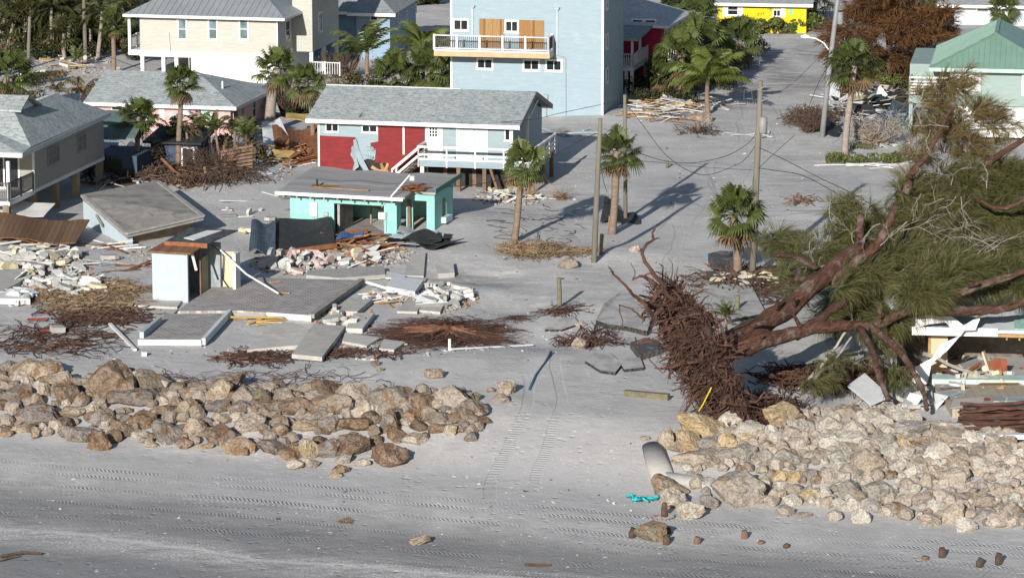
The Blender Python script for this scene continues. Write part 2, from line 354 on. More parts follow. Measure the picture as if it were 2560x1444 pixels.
def rockmesh(seed,sub=4):
    import bmesh
    r=random.Random(seed); bm=bmesh.new(); bmesh.ops.create_icosphere(bm,subdivisions=sub,radius=1)
    pl=[]
    for _ in range(15):
        n=Vector((r.gauss(0,1),r.gauss(0,1),r.gauss(0,1))).normalized(); pl.append((n,r.uniform(.5,.88)))
    o=Vector((r.uniform(0,90),r.uniform(0,90),r.uniform(0,90)))
    for v in bm.verts:
        p=v.co.copy(); q=p*(1+.32*noise.noise(p*1.1+o))
        for n,d in pl:
            e=q.dot(n)-d
            if e>0: q-=n*e*.97
        rg=1-abs(noise.noise(p*3.+o))*2
        q*=1+.10*noise.noise(p*2.7+o)+.05*rg+.04*(1-abs(noise.noise(p*6.5+o))*2)+.055*noise.noise(p*9+o)+.05*noise.noise(p*19+o)
        v.co=q
    mx=[max(abs(v.co[i]) for v in bm.verts) for i in range(3)]
    for v in bm.verts: v.co=Vector(v.co[i]/mx[i] for i in range(3))
    me=bpy.data.meshes.new('boulder'); bm.to_mesh(me); bm.free(); me.materials.append(RM['t'][1])
    return me
RK=[rockmesh(100+i) for i in range(16)]; RKs=[rockmesh(200+i,3) for i in range(10)]
def rock(px,py,w,h,c,sink=.36,lift=0.):
    """px,py: image centre; w,h image size"""
    g=G(px,py+h*.42); s=SCL(py+h*.4); a=w/s/2*1.06; hz=max(h/s/2*.98,.35*a)
    b=max(.62*a,min(1.1*a,(a+hz)/2))
    o=inst(rnd.choice(RK if w>26 else RKs),'boulder',None,(g.x,g.y+b*.8,g.z+hz*(1-sink*.6)+lift),(jit(.25),jit(.25),jit(.3)),(a*1.27,b*1.22,hz*1.48),RM[c][1])
    return o,a
def size_word(a): return 'huge' if a>1.25 else 'large' if a>.8 else 'mid-sized' if a>.48 else 'small'
ORD=lambda n: f"{n}{'th' if 10<=n%100<=20 else {1:'st',2:'nd',3:'rd'}.get(n%10,'th')}"
def rock_wall(items,where,grp,line,rows):
    """rows: (offset px from `line`, name) from the land side down"""
    R={}
    for it in items:
        x,y,w,h,c=it; off=y-line(x); k=next(n for lim,n in rows if off<lim); R.setdefault(k,[]).append(it)
    for k,l in R.items():
        l.sort(key=lambda i:i[0])
        for n,(x,y,w,h,c) in enumerate(l):
            o,a=rock(x,y,w,h,c)
            tag(o,f"{size_word(a)} {RM[c][0]} boulder, {ORD(n+1)} from left, {k} row, {where}",'boulder',grp)
def fill_rocks(items,label):
    by={}
    for x,y,w,h,c in items: by.setdefault(c if c in 'ptwmgbPWTG' else 't',[]).append((x,y,w,h))
    for c,l in by.items():
        mb=MB(); pr=[rockmesh(400+k,3) for k in range(3)]
        for x,y,w,h in l:
            g=G(x,y+h*.35); s=SCL(y+h*.35); a=w/s/2*1.25; hz=h/s/2*1.3; me=rnd.choice(pr); R=rot3(jit(.3),jit(.3),rnd.uniform(0,6.28)); q=g+Vector((0,a*.6,hz*.75))
            mb.add([q+Vector((v[0]*a,v[1]*a*.95,v[2]*hz)) for v in (R@u.co for u in me.vertices)],[tuple(f.vertices) for f in me.polygons])
        o=solo(mb,'small_stones',RM[c][1],f'{RM[c][0]} {label}','stones',kind='stuff')
def z3(l,ox,oy,k): return [(ox+x*k,oy+y*k,w*k,h*k,c) for x,y,w,h,c in l]
LR=z3([(60,160,190,130,'g'),(270,270,520,190,'t'),(430,370,160,110,'o'),(40,300,90,100,'r'),(50,380,140,100,'t'),(220,385,190,110,'w'),(590,360,190,180,'t'),(900,280,130,90,'t'),(1130,250,330,190,'g'),(860,350,240,110,'g'),(670,400,260,110,'t'),(140,530,290,200,'g'),(430,490,130,140,'w'),(650,530,250,200,'b'),(1050,450,420,330,'b'),(1440,370,310,230,'k'),(1750,330,110,90,'w'),(1700,390,200,110,'d'),(2140,350,430,150,'m'),(1270,390,100,220,'w'),(350,660,450,190,'m'),(140,710,210,70,'t'),(700,660,240,110,'y'),(880,640,130,110,'w'),(1000,690,280,150,'m'),(1310,570,360,170,'m'),(1680,540,140,160,'w'),(1800,640,170,230,'y'),(1880,480,380,150,'t'),(2130,500,230,220,'y'),(2350,530,210,170,'p'),(1600,660,220,150,'b'),(1370,720,250,170,'o'),(1160,670,90,80,'w'),(2060,640,290,110,'m'),(2330,650,220,140,'m'),(2110,720,110,110,'t'),(60,800,120,60,'o'),(210,775,180,50,'y'),(340,800,100,110,'t'),(450,790,100,90,'p'),(760,800,350,170,'m'),(960,880,210,170,'o'),(1190,790,200,140,'b'),(1360,830,180,60,'w'),(1600,820,300,190,'m'),(1890,790,250,180,'t'),(2130,840,250,200,'r'),(2420,780,290,170,'w'),(1460,910,150,60,'w'),(1770,900,150,100,'r'),(1880,880,120,90,'p'),(2000,930,140,50,'y'),(2310,930,280,170,'t')],0,880,.2578)
LR+=z3([(240,410,220,130,'p'),(60,480,170,150,'p'),(210,550,210,170,'k'),(420,500,230,160,'p'),(590,480,120,100,'t'),(640,570,160,110,'y'),(840,410,330,200,'b'),(780,490,250,120,'p'),(1130,480,290,220,'w'),(1380,410,150,130,'t'),(1500,470,150,70,'s'),(1460,590,470,230,'g'),(1210,690,230,200,'w'),(900,640,380,220,'t'),(560,660,330,150,'b'),(280,640,250,130,'b'),(400,780,160,160,'m'),(700,750,250,120,'t'),(620,830,250,90,'y'),(860,810,170,160,'m'),(1110,820,310,130,'o'),(1340,780,130,100,'g'),(1100,950,290,190,'r'),(1450,800,180,210,'g'),(1490,890,200,120,'o'),(1660,760,180,150,'o'),(1780,590,330,210,'b'),(2020,500,330,230,'p'),(2160,560,120,90,'w'),(2260,610,250,170,'g'),(1930,760,260,150,'g'),(2200,750,220,140,'b'),(2340,760,180,80,'r'),(1730,850,160,100,'b'),(1920,870,220,80,'o'),(1680,930,240,110,'w'),(1440,1030,320,220,'r'),(1190,1080,150,80,'w'),(860,970,230,170,'m'),(660,960,190,190,'y'),(540,960,160,110,'o'),(480,1020,230,70,'o'),(290,940,270,150,'m'),(230,820,110,110,'t'),(40,970,120,90,'o'),(520,1100,170,90,'w'),(680,1080,160,100,'p'),(1000,1060,170,80,'w'),(970,1140,150,80,'o'),(920,1195,120,50,'y')],600,880,.2578)
_r3=random.Random(11); tries=0
NLR=len(LR)
while len(LR)<330 and tries<12000:
    tries+=1; x=_r3.uniform(-15,1200); y0=945+.03*x; y=_r3.uniform(y0+5,min(1125,1085+.06*x)); w=_r3.choice((22,28,34,42)); h=w*_r3.uniform(.6,.85)
    if any(abs(x-i[0])<.23*(w+i[2]) and abs(y-i[1])<.23*(h+i[3]) for i in LR): continue
    LR.append((x,y,w,h,_r3.choice('mgtpbtwogk')))
fill_rocks(LR[NLR:],'small stones wedged between boulders of the left rock wall')
rock_wall(LR[:NLR],'left rock wall','boulders of the left rock wall',lambda x:945+.055*x,((28,'topmost'),(68,'second'),(108,'third'),(999,'bottom')))
_rk=lambda l:z3(l,1560,1000,.3906)
RRb=_rk([(1020,125,230,160,'y'),(670,150,160,110,'w'),(480,170,200,70,'y'),(500,255,370,100,'y'),(1120,185,130,100,'w'),(800,235,210,120,'w'),(280,340,110,150,'t'),(410,360,150,150,'y'),(540,360,130,100,'g'),(655,350,140,110,'y'),(760,420,160,130,'g'),(900,440,110,80,'g'),(1010,400,120,110,'t'),(1320,345,190,110,'w'),(1450,300,200,120,'w'),(1660,290,150,120,'g'),(1800,340,120,110,'y'),(2010,420,180,140,'w'),(1060,460,170,90,'g'),(1560,490,210,170,'t'),(1760,500,140,90,'w'),(1840,540,130,80,'w'),(480,450,330,90,'t'),(1300,170,180,100,'w'),(1430,100,170,80,'t'),(1540,130,110,90,'w'),(2090,200,180,90,'w'),(1830,200,240,90,'g'),(2140,270,260,70,'t'),(2240,270,120,100,'w'),(1640,610,200,110,'g'),(940,655,110,70,'p'),(1030,715,120,70,'p'),(1345,745,90,60,'p'),(1510,750,110,90,'w'),(1810,740,90,90,'t'),(1950,770,140,90,'t'),(2110,740,140,120,'t'),(2200,810,120,80,'w'),(2310,680,160,100,'t'),(2440,640,130,90,'t'),(1160,735,80,30,'t'),(2480,790,100,60,'p'),(2400,360,170,110,'t'),(2480,470,120,110,'p')])
def in_right(x,y):
    X=(x-1560)/.3906; Y=(y-1000)/.3906
    top=230 if X<900 else 70+max(0,X-1550)*.18; top=top if X>380 else 330
    bot=330+(X-240)*1.1 if X<560 else 640+(X-900)*.11 if X>880 else 500
    return top<Y<min(bot,860) and X>250
_r2=random.Random(5); RR=list(RRb); tries=0
while len(RR)<158 and tries<9000:
    tries+=1; x=_r2.uniform(1650,2575); y=_r2.uniform(1030,1340)
    if not in_right(x,y): continue
    w=_r2.choice((40,44,48,52,58,64)) if len(RR)<150 else 30; h=w*_r2.uniform(.62,.85)
    if any(abs(x-i[0])<.36*(w+i[2]) and abs(y-i[1])<.36*(h+i[3]) for i in RR): continue
    RR.append((x,y,w,h,_r2.choice('ppwwttgpwtmy')))
RF=[]; tries=0
while len(RF)<330 and tries<14000:
    tries+=1; x=_r2.uniform(1650,2575); y=_r2.uniform(1030,1345)
    if not in_right(x,y): continue
    w=_r2.choice((20,24,28,34,40)); h=w*_r2.uniform(.65,.9)
    if any(abs(x-i[0])<.25*(w+i[2]) and abs(y-i[1])<.25*(h+i[3]) for i in RR+RF): continue
    RF.append((x,y,w,h,_r2.choice('PPWWTTGPWTMY')))
fill_rocks(RF,'small stones filling gaps of the right rock wall')
RR=[(x,y,w,h,c.upper()) for x,y,w,h,c in RR]
rock_wall(RR,'right rock wall','boulders of the right rock wall',lambda x:1065+.03*(x-1700),((20,'topmost'),(55,'second'),(90,'third'),(125,'fourth'),(165,'fifth'),(999,'bottom')))
LONE=[(2.,'huge pale twin boulder at the left foot of the right rock wall',1560+720*.3906,1000+590*.3906,310*.39,220*.39,'w'),
 (0,'large tan boulder beside the sand tube and turquoise cloth',1560+270*.39,1000+585*.39,230*.39,120*.39,'t'),(0,'pale speckled boulder behind the short black beach post',1560+310*.39,1000+640*.39,150*.39,120*.39,'w'),
 (0,'pale cream boulder right of the short black beach post',1560+420*.39,1000+715*.39,170*.39,110*.39,'w'),(0,'brown boulder alone on the wet beach among wooden stubs',1560+165*.39,1000+850*.39,190*.39,130*.39,'k'),
 (0,'cream boulder alone on the sand above the left rock wall',600+1880*.2578,880+215*.2578,150*.2578,110*.2578,'t'),(0,'small grey stone below the concrete slabs on bare sand',600+1310*.2578,880+115*.2578,70*.2578,50*.2578,'g'),
 (0,'tiny grey stone beside another small stone on bare sand',600+1360*.2578,880+170*.2578,60*.2578,40*.2578,'g'),(0,'cream boulder at the right tip of the left rock wall, by the blue hose',1265,972,40,32,'w'),
 (0,'small beige boulder just right of the left rock wall',1252,997,34,22,'p'),(0,'small tan stone between rock wall and blue hose',1228,975,20,12,'t'),(0,'cream boulder at the foot of the leftmost wooden pole, on sandy verge',1423,660,44,28,'t'),
 (0,'pale stone on the street sand beside the pole shadow',1588,623,24,16,'w'),(0,'small golden stone alone at the very edge of the shell line',1050,1352,44,22,'t'),(0,'pale stone under the rooty clump by broken asphalt',1452,862,34,24,'p'),(0,'pale stone on top of rooty clump by broken asphalt',1448,850,22,16,'w'),
 (0,'rounded pale boulder under the coconut palm, at the plank heap',1745,296,56,22,'t'),(0,'flat tan stone on the sand left of the sand tube',1613,1124,28,12,'t'),(0,'pale stone lying on broken asphalt edge',1452,812,26,14,'w')]
for s,lab,x,y,w,h,c in LONE: tag(rock(x,y,w,h,c)[0],lab,'boulder')
def prong(px,py,n,lab):
    for k in range(n):
        pass
# ================================================= HOUSES
def sh(*c): return hexc(*c)
WH=basic('white_paint',(0.592,0.592,0.576),.6,.05,3.,(.45,.43,.4),.35,1.5)
TRIM=basic('trim_white',(0.68,0.68,0.671),.55,.03)
GL=glassm('glass',(.012,.014,.017),.15); GLB=glassm('glass_blue',(.09,.13,.135),.12)
DARK=basic('dark_interior',(.03,.028,.026),.9,.3,2)  # near-black colour standing for unlit openings; pipes and stairs share it
SHG=shingle('shingle_greygreen',(.2,.235,.245),(.30,.335,.34),(.38,.41,.41))
SHG2=shingle('shingle_grey',(.21,.23,.235),(.27,.29,.295),(.33,.35,.35))
SHW=shingle('shingle_pale',(.36,.38,.4),(.44,.46,.48),(.5,.52,.54))
METAL=basic('metal_roof',(.24,.265,.28),.5,.08,.6,spec=.5); GREENM=basic('green_metal',(.15,.25,.205),.45,.08,.5,(.2,.3,.27),.4,.6,spec=.4)
BLUE=siding('siding_blue',(0.256,0.326,0.358),.19); BLUE2=siding('siding_lightblue',(.265,.345,.39),.16,.05,(.4,.5,.52),.3)
BLUE3=siding('siding_bluehouse',(0.218,0.31,0.409),.19); CREAM=siding('siding_cream',(.41,.405,.365),.17); BEIGE=siding('siding_beige',(0.288,0.272,0.248),.2)
REDS=siding('siding_red',(0.18,0.021,0.022),.24,.16,(.12,.014,.015),.5); PINK=basic('pink_stucco',(0.475,0.302,0.288),.85,.06,2,(.7,.62,.6),.5,1.3)
MINTM=basic('mint_paint',(.225,.47,.44),.75,.09,1.5,(.5,.52,.48),.4,2.2,bmp=.15); MAG=basic('magenta_paint',(0.375,0.022,0.075),.7,.08)
YEL=basic('yellow_paint',(0.546,0.434,0.007),.7,.05); GRN=siding('siding_seafoam',(.25,.32,.30),.17); NAVY=basic('navy_paint',(.045,.065,.10),.8,.2)
CONC=basic('concrete',(0.33,0.32,0.3),.92,.14,2.5,(.17,.165,.155),.55,1.3,bmp=.3,bscale=25,objvar=.12)
CONCD=basic('concrete_stained',(.27,.255,.235),.92,.2,.8,(.10,.095,.09),.85,.7,bmp=.3)
WOOD=basic('weathered_wood',(0.225,0.18,0.135),.85,.25,2,(.13,.11,.09),.6,2,(1,1,.2),bmp=.3,objvar=.2); PILE=basic('pile_wood',(.16,.10,.07),.85,.25,2,bmp=.3)
LUM=basic('lumber',(0.336,0.208,0.096),.8,.25,2.,(.2,.12,.07),.6,1.5,bmp=.2,island=.25,objvar=.25); BROWN=basic('wet_wood',(.2,.085,.04),.8,.3,2.,(.08,.04,.025),.6,2,bmp=.3,objvar=.2,island=.2)
PLY=planks('plywood',(.26,.14,.055),(.3,.19,.09),'z',1.2,(.17,.09,.04)); 
def pbox(mb,mode,c,a0,a1,z0,z1,o0,o1):
    if mode=='f': mb.box(a0,a1,c-o1,c-o0,z0,z1)
    elif mode=='s': mb.box(c+o0,c+o1,a0,a1,z0,z1)
    else: mb.box(c-o1,c-o0,a0,a1,z0,z1)
    return mb
def win(root,mode,c,p,q,mull=1,hb=0,fw=.08,fm=None,gm=None,name='window',sill=True):
    a0,a1=sorted((p[0],q[0])); z0,z1=sorted((p[1],q[1])); m=MB()
    if a1-a0<.25: return
    pbox(m,mode,c,a0,a1,z1-fw,z1,0,.06); pbox(m,mode,c,a0,a1,z0,z0+fw,0,.06)
    pbox(m,mode,c,a0,a0+fw,z0+fw,z1-fw,0,.06); pbox(m,mode,c,a1-fw,a1,z0+fw,z1-fw,0,.06)
    for k in range(mull):
        x=a0+(a1-a0)*(k+1)/(mull+1); pbox(m,mode,c,x-.025,x+.025,z0+fw,z1-fw,0,.05)
    for k in range(hb):
        z=z0+(z1-z0)*(k+1)/(hb+1); pbox(m,mode,c,a0+fw,a1-fw,z-.022,z+.022,0,.047)
    if sill: pbox(m,mode,c,a0-.04,a1+.04,z0-.05,z0,0,.1)
    o=m.build(name,fm or TRIM,root)
    g=MB(); pbox(g,mode,c,a0+fw,a1-fw,z0+fw,z1-fw,.004,.018); g.build('pane',gm or GL,o); return o
def bx(root,name,m,*b,bevel=0): return MB().box(*b).build(name,m,root,bevel=bevel)
def rail(root,pts,z0,z1,m,post=1.7,bal=0,hrails=(),pw=.09,name='railing',bm=None,cap=.1):
    mb=MB(); b2=MB()
    for (a,b) in zip(pts,pts[1:]):
        a,b=Vector((*a,0)),Vector((*b,0)); l=(b-a).length; n=max(1,round(l/post))
        for k in range(n+1):
            p=a.lerp(b,k/n); mb.box(p.x-pw/2,p.x+pw/2,p.y-pw/2,p.y+pw/2,z0,z1+.08)
        for z in (z1,)+tuple(hrails): mb.beam(a+Vector((0,0,z)),b+Vector((0,0,z)),.06 if z<z1 else cap,.12 if not bal else .06)
        if bal:
            n=int(l/bal)
            for k in range(1,n): p=a.lerp(b,k/n); b2.box(p.x-.018,p.x+.018,p.y-.018,p.y+.018,z0+.1,z1-.03)
    o=mb.build(name,m,root)
    if bal: b2.build('baluster',bm or m,o)['kind']='stuff'
    return o
def slab(pts,t): return MB().prism(pts,(0,0,-t))
# ---- red house -------------------------------------------------
def red_house():
    f=Fr(798,452); r=ftop('beach_house',f,'raised beach house with torn pale blue siding over red walls and grey shingle roof','house')
    D_=9.0; U=12.75
    bx(r,'wall',BLUE,.0,U,0,D_,1.55,4.05)
    m=MB(); m.poly([(U+.003,0,3.8),(U+.003,D_,3.8),(U+.003,4.45,5.25)]); m.poly([(0,0,3.8),(0,4.45,5.25),(0,D_,3.8)]); m.build('gable',BLUE,r)
    u=lambda X,Y,v=-.03: f.f(B(X,Y),v)
    q=lambda l: [(a,-.012,z) for a,z in l]
    m=MB(); m.prism([(a,-.004,z) for a,z in [(.08,-.7),(2.62,-.7)]+[u(*p) for p in ((745,1225),(700,1150),(720,1090),(745,1022))]+[(.08,2.95)]],(0,-.045,0)); m.build('red_wall',REDS,r)
    m=MB(); m.prism([(a,-.004,z) for a,z in [u(*p) for p in ((910,930),(1255,940),(1255,1085),(1190,1160),(1080,1240),(1040,1280),(985,1280),(985,1215),(885,1210),(893,1165),(890,1105),(852,1100),(852,1060),(910,1050))]],(0,-.05,0)); m.build('red_wall',REDS,r)
    bx(r,'hole_shade',DARK,2.3,6.6,.05,.3,-.6,1.7)  # dark block painted in for the shade inside the torn opening
    # torn boards hanging between the red panels
    for l,d in ((((742,1018),(912,1045),(912,1052),(854,1062),(856,1098),(892,1108),(862,1118),(892,1140),(884,1192),(838,1180),(800,1192),(776,1120),(752,1060)),.02),(((728,1040),(752,1030),(772,1110),(800,1180),(858,1282),(812,1276),(770,1215),(742,1130)),.1),(((715,1092),(732,1080),(748,1150),(772,1238),(740,1262),(722,1272),(738,1210),(722,1150)),.15),(((800,1262),(880,1276),(990,1286),(985,1300),(850,1296)),.2),(((1060,1285),(1125,1245),(1205,1168),(1210,1182),(1140,1268),(1085,1300)),.2),(((820,1092),(880,1086),(884,1112),(826,1120)),.09),(((806,1150),(878,1158),(872,1182),(812,1176)),.12)):
        q_=[u(*p) for p in l]; m=MB(); m.prism([(a,-.05-d-.12*(n_%3==1)*(d>.05),z) for n_,(a,z) in enumerate(q_)],(0,-.03,0)); m.build('torn_board',BLUE,r)
    for X0,Y0,X1,Y1 in ((860,1240,925,1280),(985,1215,955,1280),(930,1215,950,1278),(900,1270,990,1278)):
        a,b=u(X0,Y0,-.1),u(X1,Y1,-.1); MB().beam((a[0],-.12,a[1]),(b[0],-.02,b[1]),.05,.2).build('broken_stud',LUM,r)
    a,b=u(1100,935),u(1105,1150); MB().box(a[0]-.08,a[0]+.05,-.062,-.05,b[1],a[1]).build('bare_patch',WH,r)
    bx(r,'corner_trim',TRIM,-.05,.07,-.06,.02,-.6,3.85)
    win(r,'f',0,u(515,912),u(618,985),1); win(r,'f',0,u(785,925),u(905,990),1); win(r,'f',0,u(1848,955),u(1895,1050),0)
    p,q_=u(1262,940),u(1390,1095)
    d=bx(r,'door',WH,p[0],q_[0],-.05,.02,1.7,3.8)
    a,b=u(1290,945),u(1352,1018); win(d,'f',-.05,a,b,2,2,.03,sill=False)
    bx(d,'handle',basic('brass',(.3,.22,.1),.4),p[0]+.08,p[0]+.13,-.12,-.05,2.7,2.75)
    p,q_=u(1490,945),u(1725,1105)
    CUR=basic('curtain',(.42,.5,.52),.8,.3,1.,stretch=(14,1,.05))
    s=win(r,'f',0,(p[0],1.72),(q_[0],3.8),1,0,.06,gm=CUR,name='sliding_door',sill=False)
    roof=MB(); e0,e1,rv=-.65,9.5,4.45; x0,x1=-.67,13.35
    roof.prism([(x0,e0,4.1),(x1,e0,4.1),(x1,rv,5.6),(x0,rv,5.6)],(0,0,-.16)); roof.prism([(x0,rv,5.6),(x1,rv,5.6),(x1,e1,4.05),(x0,e1,4.05)],(0,0,-.16))
    ro=roof.build('roof',SHG,r); m=MB().box(x0-.02,x1+.02,e0-.05,e0-.003,3.86,4.11); m.beam((x0,rv,5.63),(x1-5,rv,5.63),.22,.04)
    m.box(x0-.02,x1+.02,e1+.003,e1+.05,3.78,4.06); m.build('fascia',TRIM,ro)
    m=MB(); m.beam((x1+.02,e0,3.93),(x1+.02,rv,5.44),.04,.32); m.beam((x1+.02,rv,5.44),(x1+.02,e1,3.9),.04,.32); m.build('rake_board',basic('grey_trim',(.2,.2,.2),.7),ro)
    for X,Y in ((705,738),(783,797)):
        h=f.h(B(X,Y),4.9); MB().beam((h[0]-.15,h[1],4.45+.3*(h[1]+.65)/2-.3),(h[0]+.1,h[1]-.1,4.75+.3*(h[1]+.65)/2-.3),.05,.05).build('vent_pipe',DARK,ro)
    # deck with white rail
    dz=1.75; v0=-1.75; ul=f.f(B(1210,1165),v0)[0]; ur=U+1.7
    dk=bx(r,'deck',WOOD,ul,ur,v0,-.01,dz-.12,dz); MB().box(U+.01,ur,.0,5.2,dz-.12,dz).build('side_walk',WOOD,dk)
    m=MB(); 
    for k in range(3): m.box(ul,ur,v0-.03,v0-.001,dz-.27+.14*k,dz-.14+.14*k)
    m.build('deck_skirt',BLUE,dk)
    rail(dk,[(ul,0),(ul,v0-.06),(ur-.0,v0-.06)],dz-.3,dz+1.0,TRIM,1.75,hrails=(dz+.22,dz+.5),cap=.16)
    rail(dk,[(ur,v0),(ur,5.2)],dz-.3,dz+1.0,WH,1.75,hrails=(dz+.22,dz+.5),cap=.16)
    for x,y in ((ul+.2,v0+.2),(9.6,v0+.25),(11.3,v0+.2),(ur-.25,v0+.2),(8.3,0.4),(10.2,.4),(12.5,.4),(8.3,4),(12.5,4),(10.4,4),(8.3,8.6),(12.5,8.6),(ur-.2,2.5),(ur-.2,5)):
        bx(r,'pile',PILE if x>ul+1 else WH,x-.12,x+.12,y-.12,y+.12,-.7,dz-.13)
    MB().beam((11.6,v0+.3,1.6),(12.2,v0+.2,-.1),.15,.15).build('brace',PILE,r)
    st=MB(); s0=f.f(B(1200,1090),v0); s1=f.f(B(1080,1290),v0)
    for k in range(7): 
        t=k/7; x=ul-.1-1.7*t; st.box(x-.3,x,v0+.1,v0+1.1,dz-.2-1.5*t,dz-.14-1.5*t)
    sto=st.build('stairs',PILE,r); m=MB()
    for vv in (v0+.05,v0+1.15):
        m.beam((ul,vv,dz+.95),(ul-1.75,vv,dz-.55),.05,.12); m.beam((ul,vv,dz+.45),(ul-1.75,vv,dz-1.05),.05,.1); m.box(ul-1.8,ul-1.7,vv-.05,vv+.05,-.5,dz-.5)
    m.build('stair_rail',TRIM,sto)
    m=MB(); m.box(13.0,13.15,3.0,3.15,dz,4.75); m.beam((13.1,3.1,4.0),(13.2,5.6,4.9),.1,.12); m.build('porch_post',WH,r); bx(r,'porch_post',WH,13.,13.15,v0+.1,v0+.25,dz,3.9)
    bx(r,'underdeck_shade',DARK,ul,U,.3,.4,-.6,1.5)  # dark sheet behind the piles, stands for the shade under the house
red_house()
# ---- mint ruin -------------------------------------------------
def mint():
    f=Fr(726,578,17.5); r=ftop('ruined_cottage',f,'gutted mint green cottage half buried in sand under a flat grey roof','house')
    P=lambda X,Y,v=0: f.f(F(X,Y),v)
    zt=2.12; g0,g1=P(652,300),P(1000,315); uc=P(1088,400)[0]
    m=MB(); m.box(0,g0[0],0,.2,-.6,zt); m.box(g0[0],g1[0],0,.2,g0[1],zt); m.box(g1[0],uc,0,.2,-.6,zt); m.box(0,.2,.2,5.4,-.6,zt+.3); m.box(.2,8.4,5.2,5.4,-.6,2.55)
    m.box(uc-.2,uc,.2,.75,-.6,zt)
    m.build('wall',MINTM,r)
    vb=1.15; u0,u1=f.f(F(1155,400),vb)[0],f.f(F(1352,510),vb)[0]; d0,d1=f.f(F(1200,400),vb)[0],f.f(F(1296,400),vb)[0]
    w0=f.s(F(1405,300),u1)[0]; w1=f.s(F(1432,300),u1)[0]; zb=2.52
    m=MB(); m.box(d1,u1,vb,vb+.2,-.6,zb); m.box(d0,d1,vb,vb+.2,2.05,zb); m.box(u0,d0,vb,vb+.2,-.6,zb); m.box(u1-.2,u1,vb+.2,w0,-.6,zb); m.box(u1-.2,u1,w1,4.5,-.6,zb); m.box(u1-.2,u1,w0,w1,-.6,.9); m.box(u1-.2,u1,w0,w1,2.0,zb)
    m.build('side_wall',MINTM,r)
    bx(r,'window_board',LUM,u1-.16,u1-.1,w0,w1,.9,2.0)
    bx(r,'window_box',basic('pale_aqua',(.45,.6,.6),.8),u1+.003,u1+.3,w0-.2,w1+.3,.55,.9)
    bx(r,'post',PILE,uc+.35,uc+.55,.9,1.1,-.6,2.1)
    # dim room inside: partition, slab of sand, rubble
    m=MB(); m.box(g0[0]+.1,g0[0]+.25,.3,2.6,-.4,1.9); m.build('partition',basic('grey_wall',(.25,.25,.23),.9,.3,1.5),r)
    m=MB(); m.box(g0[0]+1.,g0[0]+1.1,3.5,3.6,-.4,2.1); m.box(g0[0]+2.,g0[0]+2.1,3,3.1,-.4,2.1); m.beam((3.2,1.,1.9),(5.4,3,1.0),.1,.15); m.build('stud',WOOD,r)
    # roof of laid felt strips, sagging a little
    fl=P(245,225,-.75); fr=P(1132,262,-.75); zf=2.43; zr=2.98
    uL=fl[0]; uM=fr[0]; k=f.h(F(1340,200),zf+.12); uR=8.8; vB=5.8
    G_=planks('roof_felt',(.33,.32,.32),(.24,.235,.24),'x',.45,(.17,.17,.17))
    N=14; ro=MB()
    vals=[]
    for j in range(9):
        for i in range(N+1):
            x=uL+(uR-uL)*i/N; v=-.75+(vB+.75)*j/8
            z=zf+(zr-zf)*j/8+.1*math.sin(3.1*i/N)*(-1 if j>4 else .2)+.05*math.sin(i*1.3)+(.12*(1-j/8) if x>uM+.05 else 0)
            vals.append((x,v,z))
    fs=[]
    for j in range(8):
        for i in range(N):
            a=j*(N+1)+i
            if vals[a][0]>uM-.2 and vals[a][1]<.7: continue
            fs.append((a,a+1,a+N+2,a+N+1))
    ro.add(vals,fs); o=ro.build('roof',G_,r); s=o.modifiers.new('thick','SOLIDIFY'); s.thickness=.14; s.offset=-1
    m=MB(); m.beam((uL,-.8,zf-.02),(uM,-.8,zf-.02),.05,.2); m.build('fascia',TRIM,o)
    m=MB(); m.beam((uR+.04,.85,zf+.28),(uR+.04,vB,zr-.05),.05,.26); m.build('rake_board',basic('teal_trim',(.03,.16,.13),.6),o)
    for i in range(9): x=uL+.5+i*.85; bx(o,'rafter',WOOD,x-.05,x+.05,-.72,-.0,zf-.28,zf-.15)
    # wood scraps on the roof
    h=f.h(F(1210,200),zf+.3)
    for k in range(26): 
        MB().beam((h[0]+jit(.9),h[1]+jit(.8),zf+.2+rnd.random()*.35),(h[0]+jit(1.),h[1]+jit(.9),zf+.18+rnd.random()*.35),rnd.uniform(.1,.2),.03).build('roof_board',BROWN,r)
    h=f.h(F(690,195),zf+.2); MB().beam((h[0]-1.6,h[1]+.1,zf+.18),(h[0]+1.9,h[1]-.1,zf+.18),.18,.05).build('roof_board',LUM,r); MB().beam((h[0]-1.9,h[1]+.4,zf+.22),(h[0]-.2,h[1]+.5,zf+.2),.2,.05).build('roof_board',BROWN,r)
    h=f.h(F(535,170),zf+.3); MB().tube([(h[0],h[1],zf+.2),(h[0],h[1],zf+.6)],.07).build('vent_pipe',DARK,r)
    a,b=f.f(F(1045,235),-.6),f.f(F(1140,125),-.6); MB().tube([(a[0],-.6,zf+.05),(b[0],.4,zf+1.25)],.05).add(*( [(b[0],.4,zf+1.2),(b[0]+.25,.5,zf+1.2),(b[0]+.2,.6,zf+.9),(b[0]-.05,.5,zf+.9)],[(0,1,2,3)])).build('service_mast',WH,r)
    for (X0,Y0,X1,Y1,mt,n) in ((487,290,540,388,WH,'breaker_box'),(580,358,615,388,CONC,'meter_box'),(555,400,583,415,PILE,'outlet_box'),(965,360,1015,410,WH,'hanging_panel')):
        a,b=P(X0,Y0),P(X1,Y1); bx(r,n,mt,a[0],b[0],-.14,-.002,b[1],a[1],bevel=.01)
    m=MB()
    for pts in (((515,395),(515,425),(370,450)),((540,390),(538,490)),((560,260),(640,270),(900,290)),((1020,360),(1018,500)),((985,330),(1030,270))):
        m.tube([(P(*p)[0],-.06,P(*p)[1]) for p in pts],.018,5)
    m.build('conduit',basic('grey_pipe',(.3,.33,.32),.6),r)
